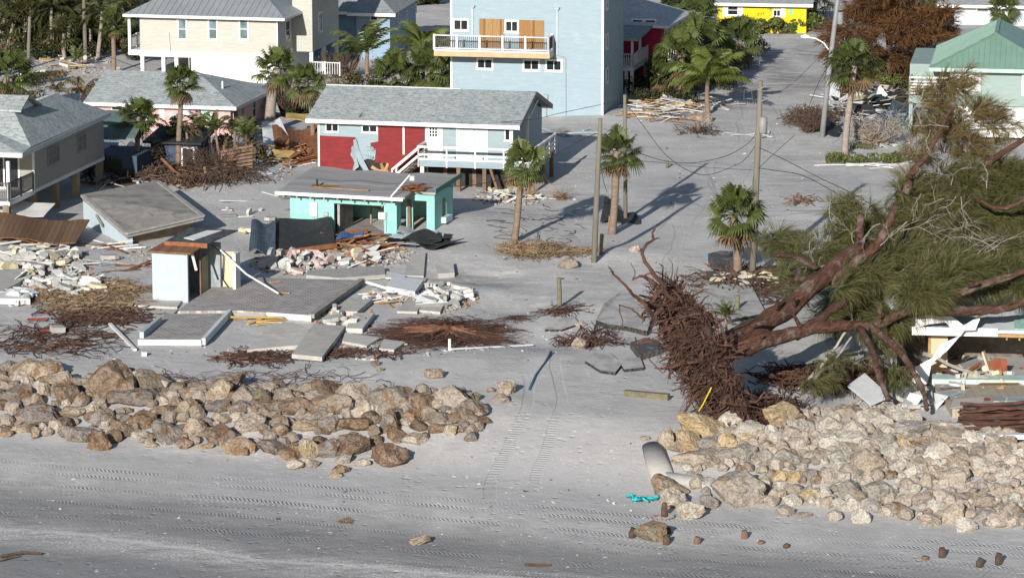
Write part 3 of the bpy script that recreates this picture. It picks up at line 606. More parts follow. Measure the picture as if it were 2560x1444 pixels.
    m=MB(); m.box(.45,8.,.25,5.3,-.05,.08); m.build('floor_sand',basic('inside_sand',(.28,.27,.26),.95,.2,1.),r)  # sand on the floor, darker in colour than the ground outside
mint()
# ---- left beige house -----------------------------------------
GREYPANE=basic('grey_pane',(.14,.145,.15),.5,.1)  # even grey panes, duller than the glass
def beige():
    f=Fr(88,548); r=ftop('stilt_house',f,'beige sided stilt house with balcony and grey hip roof at the left edge','house')
    zb=f.s((89,472))[1]; zt=f.s((88,375))[1]; vE=f.s((235,411))[0]; vE=max(vE,13.)
    bx(r,'wall',BEIGE,-9,0,0,vE,zb,zt); bx(r,'base_beam',WH,-9,.02,-.02,vE,zb-.22,zb-.002)
    for X0,Y0,X1,Y1 in ((350,1060,440,1150),(570,975,640,1065)):
        a,b=f.s(A(X0,Y0)),f.s(A(X1,Y1)); z=max(zb+.9,min(a[1],b[1])); win(r,'s',0,(a[0],zb+1.05),(b[0],zb+2.1),1,1,fm=BEIGE,gm=GREYPANE)
    bx(r,'corner_trim',WH,-.1,.03,-.03,.1,zb,zt)
    # balcony
    vf=-4.3
    b_=bx(r,'balcony',WH,-9,-.0,vf,-.01,zb-.3,zb-.05)
    rail(b_,[(-9,vf+.05),(-.05,vf+.05),(-.05,-.1)],zb-.05,zb+1.05,basic('dark_rail',(.1,.1,.1),.6),2.2,bal=.14,hrails=(zb+.1,),pw=.1)
    m=MB(); m.box(-2.9,-.9,-.06,-.004,zb,zb+2.1); dd=m.build('door',TRIM,r); g=MB(); g.box(-2.8,-1.95,-.075,-.062,zb+.1,zb+2.); g.box(-1.85,-1.,-.075,-.062,zb+.1,zb+2.); g.build('pane',GL,dd)
    for x,y in ((-.25,vf+.2),(-2.6,vf+.2),(-5,vf+.2),(-.2,.2),(-3,.2),(-6,.2),(-.2,vE*.33),(-.2,vE*.62),(-.2,vE*.97),(-4,vE*.33),(-4,vE*.7),(-4,vE*.97)):
        bx(r,'pile',WOOD,x-.2,x+.2,y-.2,y+.2,-.6,zb-.23)
    bx(r,'porch_post',WH,-.2,0,vf+.1,vf+.3,zb,zt)
    ov=.75; ze=f.s(A(160,1140),ov)[1]; v1=f.s(A(820,850),ov)[0]; vF=f.s(A(160,1140),ov)[0]
    zr=ze+1.9; t=f.h(A(100,820),zr); t2=f.h(A(250,765),zr+.15); q=f.h(A(290,1050),ze+.45)
    W_=-2*abs(t[0])-1-ov-2
    m=MB()
    m.prism([(ov,vF+1.6,ze+.14),(ov,v1,ze+.14),(t[0],v1-4.5,zr),(t[0],t[1],zr)],(0,0,-.15))
    m.prism([(ov,vF,ze),(ov,vF+1.6,ze+.14),(t[0],t[1],zr),(W_,t[1],zr),(W_,vF,ze)],(0,0,-.15))
    m.prism([(ov,v1,ze+.14),(W_,v1,ze+.14),(t[0]-.1,v1-4.5,zr)],(0,0,-.15))
    ro=m.build('roof',SHG,r)
    m=MB(); m.box(W_,ov+.02,vF-.05,vF-.002,ze-.28,ze+.01); m.beam((ov+.03,vF,ze-.12),(ov+.03,v1,ze),.05,.28); m.build('fascia',basic('fascia_grey',(.42,.44,.45),.6),ro)
    # small raised gable on top of the ridge
    m=MB(); z2=zr+.75; x=t[0]+.6
    m.prism([(x,t[1]-.3,zr+.05),(x,t[1]+1.2,z2),(W_,t[1]+1.2,z2),(W_,t[1]-.3,zr+.05)],(0,0,-.12)); m.prism([(x,t[1]+1.2,z2),(x,t[1]+3.4,zr-.1),(W_,t[1]+3.4,zr-.1),(W_,t[1]+1.2,z2)],(0,0,-.12)); m.build('gable_roof',SHG,ro)
    MB().poly([(x-.35,t[1],zr-.1),(x-.35,t[1]+2.9,zr-.1),(x-.35,t[1]+1.2,z2-.1)]).build('gable',WH,ro)
beige()
# ---- pink house -----------------------------------------------
def pink():
    f=Fr(577,340); r=ftop('pink_house',f,'low pink house with grey shingle hip roof behind sabal palms','house')
    ze=f.f(A(1725,795),-.5)[1]-.1; ul=f.f(A(700,760),0)[0]; vE=9.
    bx(r,'wall',PINK,ul,0,0,vE,-.5,ze)
    u=lambda X,Y: f.f(A(X,Y))
    for p,q,mu,hb,fm,gm in (((830,770),(915,870),0,1,TRIM,GL),((1185,795),(1225,885),0,4,TRIM,WH),((1345,797),(1415,880),0,0,PINK,WH),((1500,802),(1575,890),1,0,TRIM,basic('teal_shutter',(.25,.5,.47),.6))): win(r,'f',0,u(*p),u(*q),mu,hb,.05,fm,gm)
    for p,q in (((1730,800),(1768,880)),((1795,785),(1812,840)),((1875,735),(1900,840))):
        a,b=f.s(A(*p)),f.s(A(*q)); win(r,'s',0,(a[0],ze-1.5),(b[0],ze-.3),0,1,.05,WH)
    ov=.55; zr=ze+1.75; t=f.h(A(1475,540),zr); tl=f.h(A(770,548),zr)
    e=ze+.1; x0=ul-.6
    m=MB(); m.prism([(x0,-ov,e),(ov,-ov,e),(t[0],t[1],zr),(x0,t[1],zr)],(0,0,-.15)); m.prism([(ov,-ov,e),(ov,vE+ov,e),(t[0],t[1],zr)],(0,0,-.15)); m.prism([(x0,vE+ov,e),(x0,t[1],zr),(t[0],t[1],zr),(ov,vE+ov,e)],(0,0,-.15))
    ro=m.build('roof',SHG,r); m=MB().box(x0,ov+.03,-ov-.05,-ov-.002,e-.24,e+.01); m.box(ov+.002,ov+.05,-ov,vE+ov,e-.24,e+.01); m.build('fascia',WH,ro)
    h=f.h(A(1655,630),zr-.6); MB().tube([(h[0],h[1],zr-1.1),(h[0],h[1],zr-.35)],.07).build('vent_pipe',WH,ro)
pink()
# ---- cream house ----------------------------------------------
def cream():
    f=Fr(352,198); r=ftop('cream_house',f,'tall cream sided house with metal roof over a white garage level','house')
    U=f.f((695,205))[0]; P=lambda X,Y,v=0: f.f(A(X,Y),v)
    z0=P(1500,388)[1]; zt=P(1500,118)[1]
    bx(r,'wall',CREAM,0,U,0,10,z0,zt)
    bx(r,'floor_band',TRIM,-.05,U+.05,-.06,10,z0-.45,z0-.003)
    ug=P(1420,450)[0]
    m=MB().box(ug,U,.05,10,-.5,z0-.46); m.build('garage_wall',TRIM,r)
    for a,b in ((1430,1755),(1785,2060)): bx(r,'garage_door',basic('garage_white',(.68,.68,.68),.5,.02),P(a,450)[0],P(b,450)[0],.02,.047,-.5,z0-.62)
    for x in (.15,P(1215,450)[0],P(1330,450)[0]-.2): bx(r,'post',TRIM,x-.14,x+.14,0,.28,-.5,z0-.46)
    bx(r,'back_wall',CONC,0,ug,9.,9.2,-.5,z0-.46)
    for X in (1355,1583,1813): a,b=P(X-38,135),P(X+42,300); win(r,'f',0,a,b,0,1,.13,gm=GLB)
    bx(r,'corner_trim',TRIM,U-.1,U+.03,-.03,.1,z0,zt)
    a=f.s(A(2120,130),U)[0],f.s(A(2150,280),U)[0]; win(r,'s',U,(a[0],z0+.7),(a[1]+.2,z0+2.3),0,1,.1)
    bx(r,'wing',CREAM,U+.003,U+1.6,4.2,12,z0-.3,zt+1.2)
    a=f.s(A(2365,60),U+1.6)[0],f.s(A(2395,180),U+1.6)[0]; win(r,'s',U+1.6,(a[0],z0+1.),(a[1],z0+2.6),0,1,.1)
    for y in (4.5,8,11.8): bx(r,'post',WH,U+1.3,U+1.58,y-.14,y+.14,-.5,z0-.31)
    ov=.75; ze=zt+.05; zr=ze+2.1; x0,x1=-1.1,U+ov; rv=4.8
    m=MB(); m.prism([(x0,-ov,ze),(x1,-ov,ze),(x1-4,rv,zr),(x0+4,rv,zr)],(0,0,-.12)); m.prism([(x1,-ov,ze),(x1,10.7,ze),(x1-4,rv,zr)],(0,0,-.12)); m.prism([(x0,-ov,ze),(x0+4,rv,zr),(x0,10.7,ze)],(0,0,-.12)); m.prism([(x0+4,rv,zr),(x1-4,rv,zr),(x1,10.7,ze),(x0,10.7,ze)],(0,0,-.12))
    ro=m.build('roof',METAL,r); m=MB()
    n=int((x1-x0)/.5)
    for k in range(1,n):
        x=x0+(x1-x0)*k/n; t=min(1,(x-x0)/4,(x1-x)/4); m.beam((x,-ov,ze+.02),(x,-ov+(rv+ov)*t,ze+.02+(zr-ze)*t),.04,.05)
    m.beam((x1,-ov,ze+.02),(x1-4,rv,zr+.02),.15,.05); m.build('roof_seam',METAL,ro)
    m=MB().box(x0,x1,-ov-.05,-ov-.003,ze-.2,ze+.01); m.box(x1+.003,x1+.05,-ov,10.7,ze-.2,ze+.01); m.build('fascia',TRIM,ro)
    b_=bx(r,'balcony',TRIM,U+.2,U+3.2,3.5,11.5,zt+1.22,zt+1.5); rail(b_,[(U+.2,3.6),(U+3.1,3.6),(U+3.1,11.4)],zt+1.5,zt+2.5,TRIM,1.6,bal=.2)
    p_=bx(r,'porch',TRIM,-1.,-.06,.1,4,z0-.4,z0); rail(p_,[(-.95,.2),(-.95,3.8)],z0,z0+1,TRIM,1.8,bal=.2); bx(p_,'porch_post',TRIM,-1.,-.8,.1,.3,z0,zt)
    m=MB(); m.tube([(P(1258,240)[0],-.1,P(1258,240)[1]),(P(1266,380)[0],-.1,P(1266,385)[1]),(P(1290,402)[0],-.12,P(1290,402)[1]),(P(1408,405)[0],-.12,P(1408,405)[1]),(P(1410,520)[0],-.05,P(1410,520)[1])],.04,5); m.build('conduit',WH,r)
    s0=f.wld(U+2.2,5,0)
    rail(r,[(U+1.9,2.5),(U+4.3,2.3)],.4,1.4,TRIM,1.2,bal=.2)
cream()
# ---- tall pale blue house -------------------------------------
def tall():
    f=Fr(1128,294,11); r=ftop('tall_blue_house',f,'tall pale blue sided house with boarded windows above a white railed balcony','house')
    U=f.f((1507,306))[0]; P=lambda X,Y,v=0: f.f(C(X,Y),v)
    bx(r,'wall',BLUE2,0,U,0,9,-.5,10.6)
    bx(r,'corner_trim',TRIM,U-.12,U+.04,-.04,.12,-.5,10.6); bx(r,'corner_trim',TRIM,-.04,.1,-.04,.1,-.5,10.6); bx(r,'base_trim',TRIM,.1,U-.12,-.035,-.003,-.2,.12)
    bx(r,'roof',SHG2,-.4,U+.4,-.4,9.4,10.61,10.8)
    for p,q in (((95,138),(217,234)),((480,148),(588,245)),((270,430),(398,520)),((615,438),(745,530)),((783,440),(912,535))): win(r,'f',0,P(*p),P(*q),1,0,.13)
    for p,q in (((293,140),(480,345)),((590,150),(775,352))):
        a,b=P(*p),P(*q); o=MB().box(a[0],b[0],-.045,-.003,b[1]-.3,a[1]).build('plywood_board',PLY,r); c=(a[0]+b[0])/2; bx(o,'stud',LUM,c-.06,c+.06,-.09,-.047,b[1]-.3,a[1])
    for Y in (15,310,565): 
        a=f.s(C(1232,Y),U)[0]; z=P(1230,Y)[1]-.1; win(r,'s',U,(a,z-.6),(a+.9,z+.5),0,0,.12)
    vd=-1.9; zf=P(500,430,vd)[1]; zk=P(500,385,vd)[1]; u0=f.f((1085,110),vd)[0]; u1=P(812,430,vd)[0]
    d=bx(r,'balcony',TRIM,u0,u1,vd,-.004,zk-.08,zk+.02); bx(d,'fascia_board',basic('tan_board',(.45,.33,.2),.8),u0,u1,vd-.04,vd-.002,zf,zk-.09); bx(d,'fascia_board',basic('tan_board2',(.5,.38,.26),.8),u1+.002,u1+.04,vd,-.01,zf,zk-.09); bx(d,'joists',WOOD,u0+.05,u1-.05,vd+.02,-.01,zf+.03,zk-.1)
    rail(d,[(u0,vd+.08),(u1-.08,vd+.08),(u1-.08,-.1)],zk+.02,zk+1.05,TRIM,1.75,bal=.15,hrails=(zk+.13,),pw=.14,bm=basic('bronze_baluster',(.06,.05,.05),.5))
    m=MB()
    DSP=basic('downspout',(.4,.45,.48),.5)
    for X,Y0,Y1 in ((242,55,280),(873,70,410)):
        m=MB(); a=P(X,Y0); b=P(X,Y1); m.box(a[0]-.05,a[0]+.05,-.1,-.004,b[1],a[1]); m.hull8([(a[0]-.06,-.13,a[1]-.1),(a[0]+.06,-.13,a[1]-.1),(a[0]+.06,-.004,a[1]-.1),(a[0]-.06,-.004,a[1]-.1)],[(a[0]-.2,-.25,a[1]+.15),(a[0]+.2,-.25,a[1]+.15),(a[0]+.2,-.004,a[1]+.15),(a[0]-.2,-.004,a[1]+.15)])
        m.build('downspout',DSP,r)
    m=MB(); m.tube([(P(870,405)[0],-.06,P(870,405)[1]),(P(935,430)[0],-.06,P(935,430)[1]),(P(937,905)[0],-.06,.1)],.035,5); m.build('conduit',BLUE2,r)
    a,b=P(772,702),P(805,740); bx(r,'meter_box',CONC,a[0],b[0],-.2,-.004,b[1],a[1],bevel=.02); MB().tube([(a[0]+.2,-.1,b[1]),(a[0]+.2,-.1,0)],.04).build('conduit',CONC,r)
tall()
# ---- blue house behind ----------------------------------------
def blueback():
    f=Fr(822,140,9); r=ftop('blue_house',f,'bright blue two storey house with grey roof behind the palms','house')
    uw=f.f((984,150),0)[0]; z1=f.f((850,27))[1]; z2=z1+.1
    bx(r,'wall',BLUE3,-3,2.6,0,9,-.4,z1); bx(r,'wing',BLUE3,2.603,uw,-1.5,10,-.4,z2)
    bx(r,'eave_trim',TRIM,-3,2.6,-.05,-.003,z1-.3,z1)  # plain white board along the wall top
    a,b=f.f(B(848,92),-1.5),f.f(B(912,155),-1.5); win(r,'f',-1.5,a,b,0,0)
    for X,Y0,Y1 in ((1062,100,180),(1120,80,150),(1185,35,95),(1100,290,370)):
        v,z=f.s(B(X,Y0),uw); v2,zz=f.s(B(X,Y1),uw); win(r,'s',uw,(v-.35,min(z,zz)),(v+.35,max(z,zz)),0,1,.08)
    m=MB(); m.prism([(-3.6,-.6,z1),(2.6,-.6,z1),(2.6,4.5,z1+1.6),(-3.6,4.5,z1+1.6)],(0,0,-.15)); m.prism([(2.,-2.2,z2),(uw+.6,-2.2,z2),(uw-2.5,3,z2+1.6),(3,3,z2+1.6)],(0,0,-.15)); m.prism([(uw+.6,-2.2,z2),(uw+.6,10.6,z2),(uw-2.5,6,z2+1.6),(uw-2.5,3,z2+1.6)],(0,0,-.15)); m.prism([(2,-2.2,z2),(3,3,z2+1.6),(2,10,z2)],(0,0,-.15))
    ro=m.build('roof',SHG2,r); m=MB().box(-3.6,2.,-.65,-.602,z1-.25,z1); m.box(2.,uw+.6,-2.25,-2.202,z2-.25,z2); m.build('fascia',TRIM,ro)
blueback()
# ---- white and raspberry house right of the tall one -----------
def rasp():
    f=Fr(1545,240,14); r=ftop('raspberry_house',f,'raspberry pink house with pale roof and white railed porch behind tall blue house','house')
    P=lambda X,Y,v=0: f.f(C(X,Y),v)
    u1=P(1440,500)[0]; zd=P(1430,505)[1]
    d=bx(r,'deck',WH,-2,u1,0,5.5,zd-.25,zd); rail(d,[(-2,.06),(u1-.06,.06),(u1-.06,5.4)],zd,zd+1.,WH,2,bal=.16,hrails=(zd+.1,))
    for x,y in ((u1-.15,.2),(u1-.6,.3),(u1-.2,5.2),(-1,.2)): bx(r,'post',WH,x-.12,x+.12,y-.12,y+.12,-.4,zd-.26)
    for x,y in ((u1-.15,.2),(u1-.15,3)): bx(d,'porch_post',WH,x-.09,x+.09,y-.09,y+.09,zd,zd+2.2)
    MB().prism([(-2.3,-.4,zd+2.25),(u1+.4,-.4,zd+2.25),(u1+.4,5.,zd+2.6),(-2.3,5.,zd+2.6)],(0,0,-.2)).build('porch_roof',SHG2,d)
    vw=5.6; ur=P(1615,300,vw)[0]+.3
    bx(r,'wall',MAG,-3,ur,vw,vw+8,-.4,zd+2.5); bx(r,'lower_dark',DARK,-2,u1-.5,4.,4.1,-.4,zd-.3)  # thin dark sheet across the space below the deck
    for a,b in (((1425,138),(1515,190)),((1520,140),(1612,200))): p,q=P(*a,vw),P(*b,vw); win(r,'f',vw,p,q,0,0,.12)
    for k in range(3): win(r,'s',ur,(vw+1+k*2.2,zd+1.0),(vw+2.8+k*2.2,zd+2.2),1,1,.1)
    ze=zd+2.6; x0,x1=-4,ur+.7; t=f.h(C(1470,10),ze+1.3)
    m=MB(); m.prism([(x0,vw-.6,ze),(x1,vw-.6,ze),(x1-3,vw+4,ze+1.5),(x0,vw+4,ze+1.5)],(0,0,-.15)); m.prism([(x1,vw-.6,ze),(x1,vw+8.6,ze),(x1-3,vw+4,ze+1.5)],(0,0,-.15)); m.prism([(x0,vw+4,ze+1.5),(x1-3,vw+4,ze+1.5),(x1,vw+8.6,ze),(x0,vw+8.6,ze)],(0,0,-.15)); ro=m.build('roof',SHW,r)
    m=MB().box(x0,x1,vw-.65,vw-.603,ze-.2,ze+.01); m.box(x1+.003,x1+.05,vw-.6,vw+8.6,ze-.2,ze+.01); m.build('fascia',TRIM,ro)
    s=bx(r,'stair_landing',WH,ur+.2,ur+2.2,vw,vw+2,zd-.3,zd); rail(s,[(ur+.2,vw),(ur+2.2,vw),(ur+2.2,vw+2)],zd,zd+1,TRIM,1,bal=.2)
rasp()
def small_house(name,px,py,yaw,U,D_,zt,wm,rm,label,wins,left=0):
    f=Fr(px,py,yaw); r=ftop(name,f,label,'house'); bx(r,'wall',wm,left,U,0,D_,-.4,zt)
    for p,q,fm,gm,mu,hb in wins: win(r,'f',0,f.f(p),f.f(q),mu,hb,.1,fm,gm)
    m=MB(); x0,x1=left-.6,U+.6; ov=.6
    m.prism([(x0,-ov,zt),(x1,-ov,zt),(x1,D_/2,zt+1.4),(x0,D_/2,zt+1.4)],(0,0,-.15)); m.prism([(x0,D_/2,zt+1.4),(x1,D_/2,zt+1.4),(x1,D_+ov,zt),(x0,D_+ov,zt)],(0,0,-.15)); ro=m.build('roof',rm,r)
    MB().box(x0,x1,-ov-.05,-ov-.002,zt-.25,zt+.01).build('fascia',TRIM,ro); return f,r
f,r=small_house('yellow_house',1793,80,8,7.6,8,2.55,YEL,SHG2,'bright yellow house with white trim behind the sea grape hedge',[(D(350,35),D(436,118),TRIM,GL,0,1),(D(690,70),D(752,128),TRIM,GL,1,0)])
for a,b in ((318,350),(437,468),(752,785)): p,q=f.f(D(a,40)),f.f(D(b,130)); bx(r,'shutter',TRIM,p[0],q[0],-.04,-.003,q[1],p[1])
p,q=f.f(D(815,60)),f.f(D(840,110)); bx(r,'wall_emblem',basic('aqua_emblem',(.1,.45,.5),.6),p[0]+.05,q[0]-.05,-.03,-.003,q[1],p[1])
f,r=small_house('white_house',2386,64,8,8.,7,1.85,basic('white_stucco',(.42,.45,.47),.8,.05),SHG2,'white stucco house with louvred window beyond the brown dead tree',[(D(2205,40),D(2300,100),TRIM,GL,0,3)],-2)
bx(r,'doorway',DARK,-1.6,-.05,-.02,-.003,-.3,1.7)  # flat dark panel stands for the unlit opening
# ---- green metal roof house on the right ------------------------
def green():
    f=Fr(2372,340,9); r=ftop('seafoam_house',f,'seafoam house with green standing seam metal roof at the right edge','house')
    P=lambda X,Y,v=0: f.f(D(X,Y),v)
    z0=P(2300,790)[1]; zt=P(2300,518)[1]; vb=2.2
    bx(r,'wall',GRN,0,10,0,11,z0,zt); bx(r,'wing',GRN,-2.9,-.003,vb,11,z0+.3,zt)
    bx(r,'lower_wall',TRIM,.3,10,.3,10,-.5,z0-.003)
    p,q=P(2015,520),P(2235,680); s=bx(r,'roll_shutter',TRIM,p[0],q[0],-.12,-.003,q[1],p[1]); bx(s,'shutter_box',TRIM,p[0]-.05,q[0]+.05,-.2,-.122,p[1]-.2,p[1])
    p=P(2545,540); bx(r,'roll_shutter',TRIM,p[0],p[0]+2.2,-.12,-.003,p[1]-1.6,p[1])
    ze=P(1862,505,-.8)[1]; x0=P(1858,500,-.8)[0]; zr=ze+2.3; t=f.h(D(2352,262),ze+1.9); k=f.h(D(2350,210),zr)
    xr=t[0]; x1=2*xr-x0
    m=MB(); m.prism([(x0,-.8,ze),(x1,-.8,ze),(xr,t[1],zr-.3)],(0,0,-.12)); m.prism([(x0,-.8,ze),(xr,t[1],zr-.3),(xr,11.8,zr-.3),(x0,11.8,ze)],(0,0,-.12)); m.prism([(x1,-.8,ze),(x1,11.8,ze),(xr,11.8,zr-.3),(xr,t[1],zr-.3)],(0,0,-.12))
    ro=m.build('roof',GREENM,r); m=MB(); n=24
    for i in range(1,n):
        x=x0+(x1-x0)*i/n; tt=1-abs(x-xr)/(xr-x0); m.beam((x,-.8,ze+.02),(x,-.8+(t[1]+.8)*tt,ze+.02+(zr-.3-ze)*tt),.04,.05)
    for i in range(1,18):
        y=-.8+12.6*i/18; tt=min(1,(y+.8)/(t[1]+.8)); m.beam((x0,y,ze+.02),(x0+(xr-x0)*tt,y,ze+.02+(zr-.3-ze)*tt),.04,.05)
    m.beam((x0,-.8,ze+.03),(xr,t[1],zr-.27),.2,.06); m.beam((x1,-.8,ze+.03),(xr,t[1],zr-.27),.2,.06); m.beam((xr,t[1],zr-.27),(xr,11.8,zr-.27),.25,.06); m.build('roof_seam',GREENM,ro)
    m=MB().box(x0,x1,-.86,-.803,ze-.25,ze+.01); m.box(x0-.05,x0-.003,-.8,11.8,ze-.25,ze+.01); m.build('fascia',basic('fascia_seafoam',(.35,.47,.43),.6),ro)
    # deck with white horizontal rails
    ud=f.f((2272,240),.4)[0]; zd=f.f((2276,238),.4)[1]
    d=bx(r,'deck',GRN,ud,-.01,.4,vb+3,zd-.55,zd); rail(d,[(ud+.05,vb+3),(ud+.05,.45),(-.1,.45)],zd,zd+1.25,TRIM,2.2,hrails=tuple(zd+.15+.2*i for i in range(5)),pw=.12)
    for x in (ud+.15,-.9): bx(r,'post',GRN,x-.13,x+.13,.45,.7,-.5,zd-.56)
    st=MB()
    for i in range(8): st.box(ud+.9,ud+2.2,.6+i*.25,.85+i*.25,.1+i*.2,.16+i*.2)
    st.build('stairs',DARK,r)
    rail(r,[(1.0,-3.2),(5.2,-2.2),(9.5,-2.8)],.9,1.9,TRIM,2.2,hrails=(1.1,1.3,1.5,1.7)); bx(r,'porch_slab',TRIM,1.,9.5,-2.1,-.0,.3,.9)
green()
# ================================================= PALMS AND OTHER PLANTS
LF=leafm('palm_leaf',(.05,.07,.018),(.105,.125,.04),.22,.5,.35); LFY=leafm('coconut_leaf',(.07,.10,.018),(.15,.17,.04),.28)
LFD=leafm('dead_frond',(.09,.06,.03),(.19,.13,.065),.15,.8); LFB=leafm('brownish_frond',(.07,.06,.03),(.15,.115,.055),.2,.7)
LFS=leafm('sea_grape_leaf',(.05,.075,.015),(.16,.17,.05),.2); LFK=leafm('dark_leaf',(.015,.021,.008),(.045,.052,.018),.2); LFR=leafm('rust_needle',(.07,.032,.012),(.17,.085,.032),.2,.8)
TWG=basic('grey_twig',(.26,.235,.21),.9,.25,3,island=.2); BRN=basic('brown_twig',(.075,.05,.036),.9,.3,3,island=.35)
BARK=basic('palm_bark',(.19,.14,.105),.95,.25,3.,(.13,.085,.06),.6,2.,(1,1,5),bmp=.5,bscale=6,bdist=.05); BARKG=basic('grey_palm_bark',(.25,.215,.185),.95,.2,3.,(.14,.12,.1),.6,2.,(1,1,5),bmp=.5,bscale=6,bdist=.05)
def fan_crown(seed,n=35,lo=-40,hi=85,leaf=20):
    r=random.Random(seed); m=MB()
    for k in range(n):
        ph=k*2.39996+r.uniform(-.3,.3); el=R_(lo+(hi-lo)*((k+.5)/n)**.8+r.uniform(-9,9)); L_=r.uniform(.72,1.15)
        d=Vector((math.cos(ph)*math.cos(el),math.sin(ph)*math.cos(el),math.sin(el))); s=d.cross(Vector((0,0,1)))
        if s.length<.05: s=Vector((1,0,0))
        s.normalize(); up=s.cross(d); pl=.58*L_; p0=d*.06; p1=d*pl+Vector((0,0,-.07*math.cos(el)))
        w=s*.012; m.add([p0-w,p0+w,p1+w,p1-w],[(0,1,2,3)])
        roll=r.uniform(-.5,.5); s2=s*math.cos(roll)+up*math.sin(roll); u2=up*math.cos(roll)-s*math.sin(roll)
        for i in range(leaf):
            a=(i/(leaf-1)*2-1)*2.05; ll=.52*L_*(.68+.28*math.cos(a*.8))*r.uniform(.9,1.08)
            e=d*math.cos(a)+s2*math.sin(a)-u2*.18*abs(math.sin(a)); t=Vector((-e.y,e.x,0)); t=(e.cross(u2)).normalized()*.03
            mid=p1+e*ll*.6; tip=p1+e*ll+Vector((0,0,-.10-.10*r.random()))*L_
            m.add([p1-t*.4,p1+t*.4,mid+t,mid-t,tip],[(0,1,2,3),(3,2,4)])
    return m
def feather_crown(seed,n=16,pairs=20,lo=0,hi=80,ll=.3,droop=.9,sag=.5):
    r=random.Random(seed); m=MB()
    for k in range(n):
        ph=k*2.39996+r.uniform(-.4,.4); el=R_(lo+(hi-lo)*(k+.5)/n+r.uniform(-8,8)); L_=r.uniform(.85,1.12); dr=droop*r.uniform(.7,1.3)
        hd=Vector((math.cos(ph),math.sin(ph),0)); s=Vector((-hd.y,hd.x,0)); pts=[]; p=Vector((0,0,0)); e=el; st=L_/10
        for i in range(11):
            pts.append(p.copy()); p=p+(hd*math.cos(e)+Vector((0,0,1))*math.sin(e))*st; e-=dr*(i/10)*.32*(1 if e>-1.35 else 0)
        m.tube(pts,[.016*(1-.08*i) for i in range(11)],3,False)
        for i in range(pairs):
            t=.14+.84*i/(pairs-1); q=t*10; j=min(9,int(q)); b=pts[j].lerp(pts[j+1],q-j); tg=(pts[j+1]-pts[j]).normalized()
            l=ll*L_*(1-.65*abs(t-.45))*r.uniform(.85,1.1)
            for sg in (-1,1):
                e_=(s*sg*.8+tg*.6+Vector((0,0,-sag*r.uniform(.5,1.2)))).normalized(); w=tg*.018
                m.add([b-w,b+w,b+e_*l*.55+w*.9+Vector((0,0,.02)),b+e_*l+Vector((0,0,-.25*l*sag))],[(0,1,2),(0,2,3)])
    return m
FANS=[fan_crown(i).mesh('crown',LF) for i in range(4)]; LFG=leafm('grove_leaf',(.028,.036,.011),(.085,.085,.03),.2,.6)  # grove leaf: darker palm leaf copy, the grove's shade put into its colour
FANS_FAR=[fan_crown(20+i,32,-45,85,11).mesh('crown',LFG) for i in range(3)]
SKIRT=[fan_crown(40+i,15,-74,-30,12).mesh('dead_fronds',LFD) for i in range(2)]
FEA=[feather_crown(60+i).mesh('crown',LFY) for i in range(2)]; FEG=[feather_crown(65+i,18,18,-20,80,.32,1.1).mesh('crown',LFG) for i in range(2)]; AREC=[feather_crown(70+i,13,14,25,88,.28,.8).mesh('crown',LF) for i in range(2)]; DEADA=[feather_crown(80+i,11,12,5,75,.26,1.3,.9).mesh('crown',LFB) for i in range(2)]
def palm(base,crown,rpx,label,kind='fan',tr=.16,bark=None,group=None,skirt=.9,bulge=0,dz=0.,name='sabal_palm'):
    g=G(*base); c=W(crown[0],crown[1],g.y+dz); R=rpx/SCL(base[1]); root=thing(name,label,'palm tree',g,0,group); l=c-g
    n=9; pts=[]; rad=[]
    for i in range(n+1):
        t=i/n; p=Vector((l.x*t**1.4,l.y*t,-.3+(l.z+.3)*t)); p.x+=.05*math.sin(t*5+g.x); pts.append(p)
        rad.append(tr*(1.25-.35*t+(.35 if t==0 else 0)+bulge*max(0,t-.5)*2))
    MB().tube(pts,rad,8).build('trunk',bark or BARK,root,smooth=True)
    S={'fan':FANS,'far':FANS_FAR,'coconut':FEA,'grove':FEG,'areca':AREC,'dead':DEADA}[kind]
    k=R if kind in('fan','far') else R*1.05
    inst(rnd.choice(S),'crown',root,l,(jit(.3),jit(.3),rnd.uniform(0,6.28)),(k*rnd.uniform(.9,1.12),k*rnd.uniform(.9,1.12),k*rnd.uniform(.85,1.1)))
    if skirt and kind in('fan',): inst(rnd.choice(SKIRT),'dead_fronds',root,l-Vector((0,0,.12*k)),(jit(.1),jit(.1),rnd.uniform(0,6.28)),k*skirt)
    return root
palm((1285,605),(1312,410),66,'slim leaning sabal palm in front of the red beach house deck',tr=.17)
palm((1530,585),(1545,378),72,'sabal palm wedged between two leaning wooden poles',tr=.2,bulge=.5)
palm((1843,690),(1836,538),84,'squat sabal palm with yellowing skirt beside the transformer pole',tr=.22,bulge=.3,skirt=1.05)
palm((2113,385),(2135,165),74,'tall pale trunked sabal palm at the roadside hedge below the brown tree',tr=.2,bark=BARKG)
palm((448,425),(452,208),58,'sabal palm rising in front of the pink house roof',tr=.17)
palm((342,440),(348,292),60,'sabal palm standing by the left end of the brush heap',tr=.17)
palm((672,330),(692,172),62,'sabal palm with thick twisted pale trunk at the cream garage',tr=.34,bark=BARKG)
palm((784,365),(768,208),58,'sabal palm right of the thick twisted trunk, near collapsed orange roof',tr=.15)
palm((5,300),(18,190),85,'big sabal palm cut by the left frame edge above the beige house',tr=.2)
palm((283,182),(285,62),52,'sabal palm beside the cream house driveway',kind='fan',tr=.17,skirt=.6)
palm((1635,240),(1650,185),58,'short sabal palm in the clump, nearest the white railed porch',tr=.22,bulge=.4)
palm((1695,245),(1705,138),84,'sabal palm in the roadside clump behind the plank heap',tr=.24,bulge=.3)
palm((1745,225),(1752,112),84,'tallest sabal palm of the roadside clump, in its middle',tr=.2)
palm((1795,205),(1795,150),76,'low sabal palm behind the coconut palm',tr=.2)
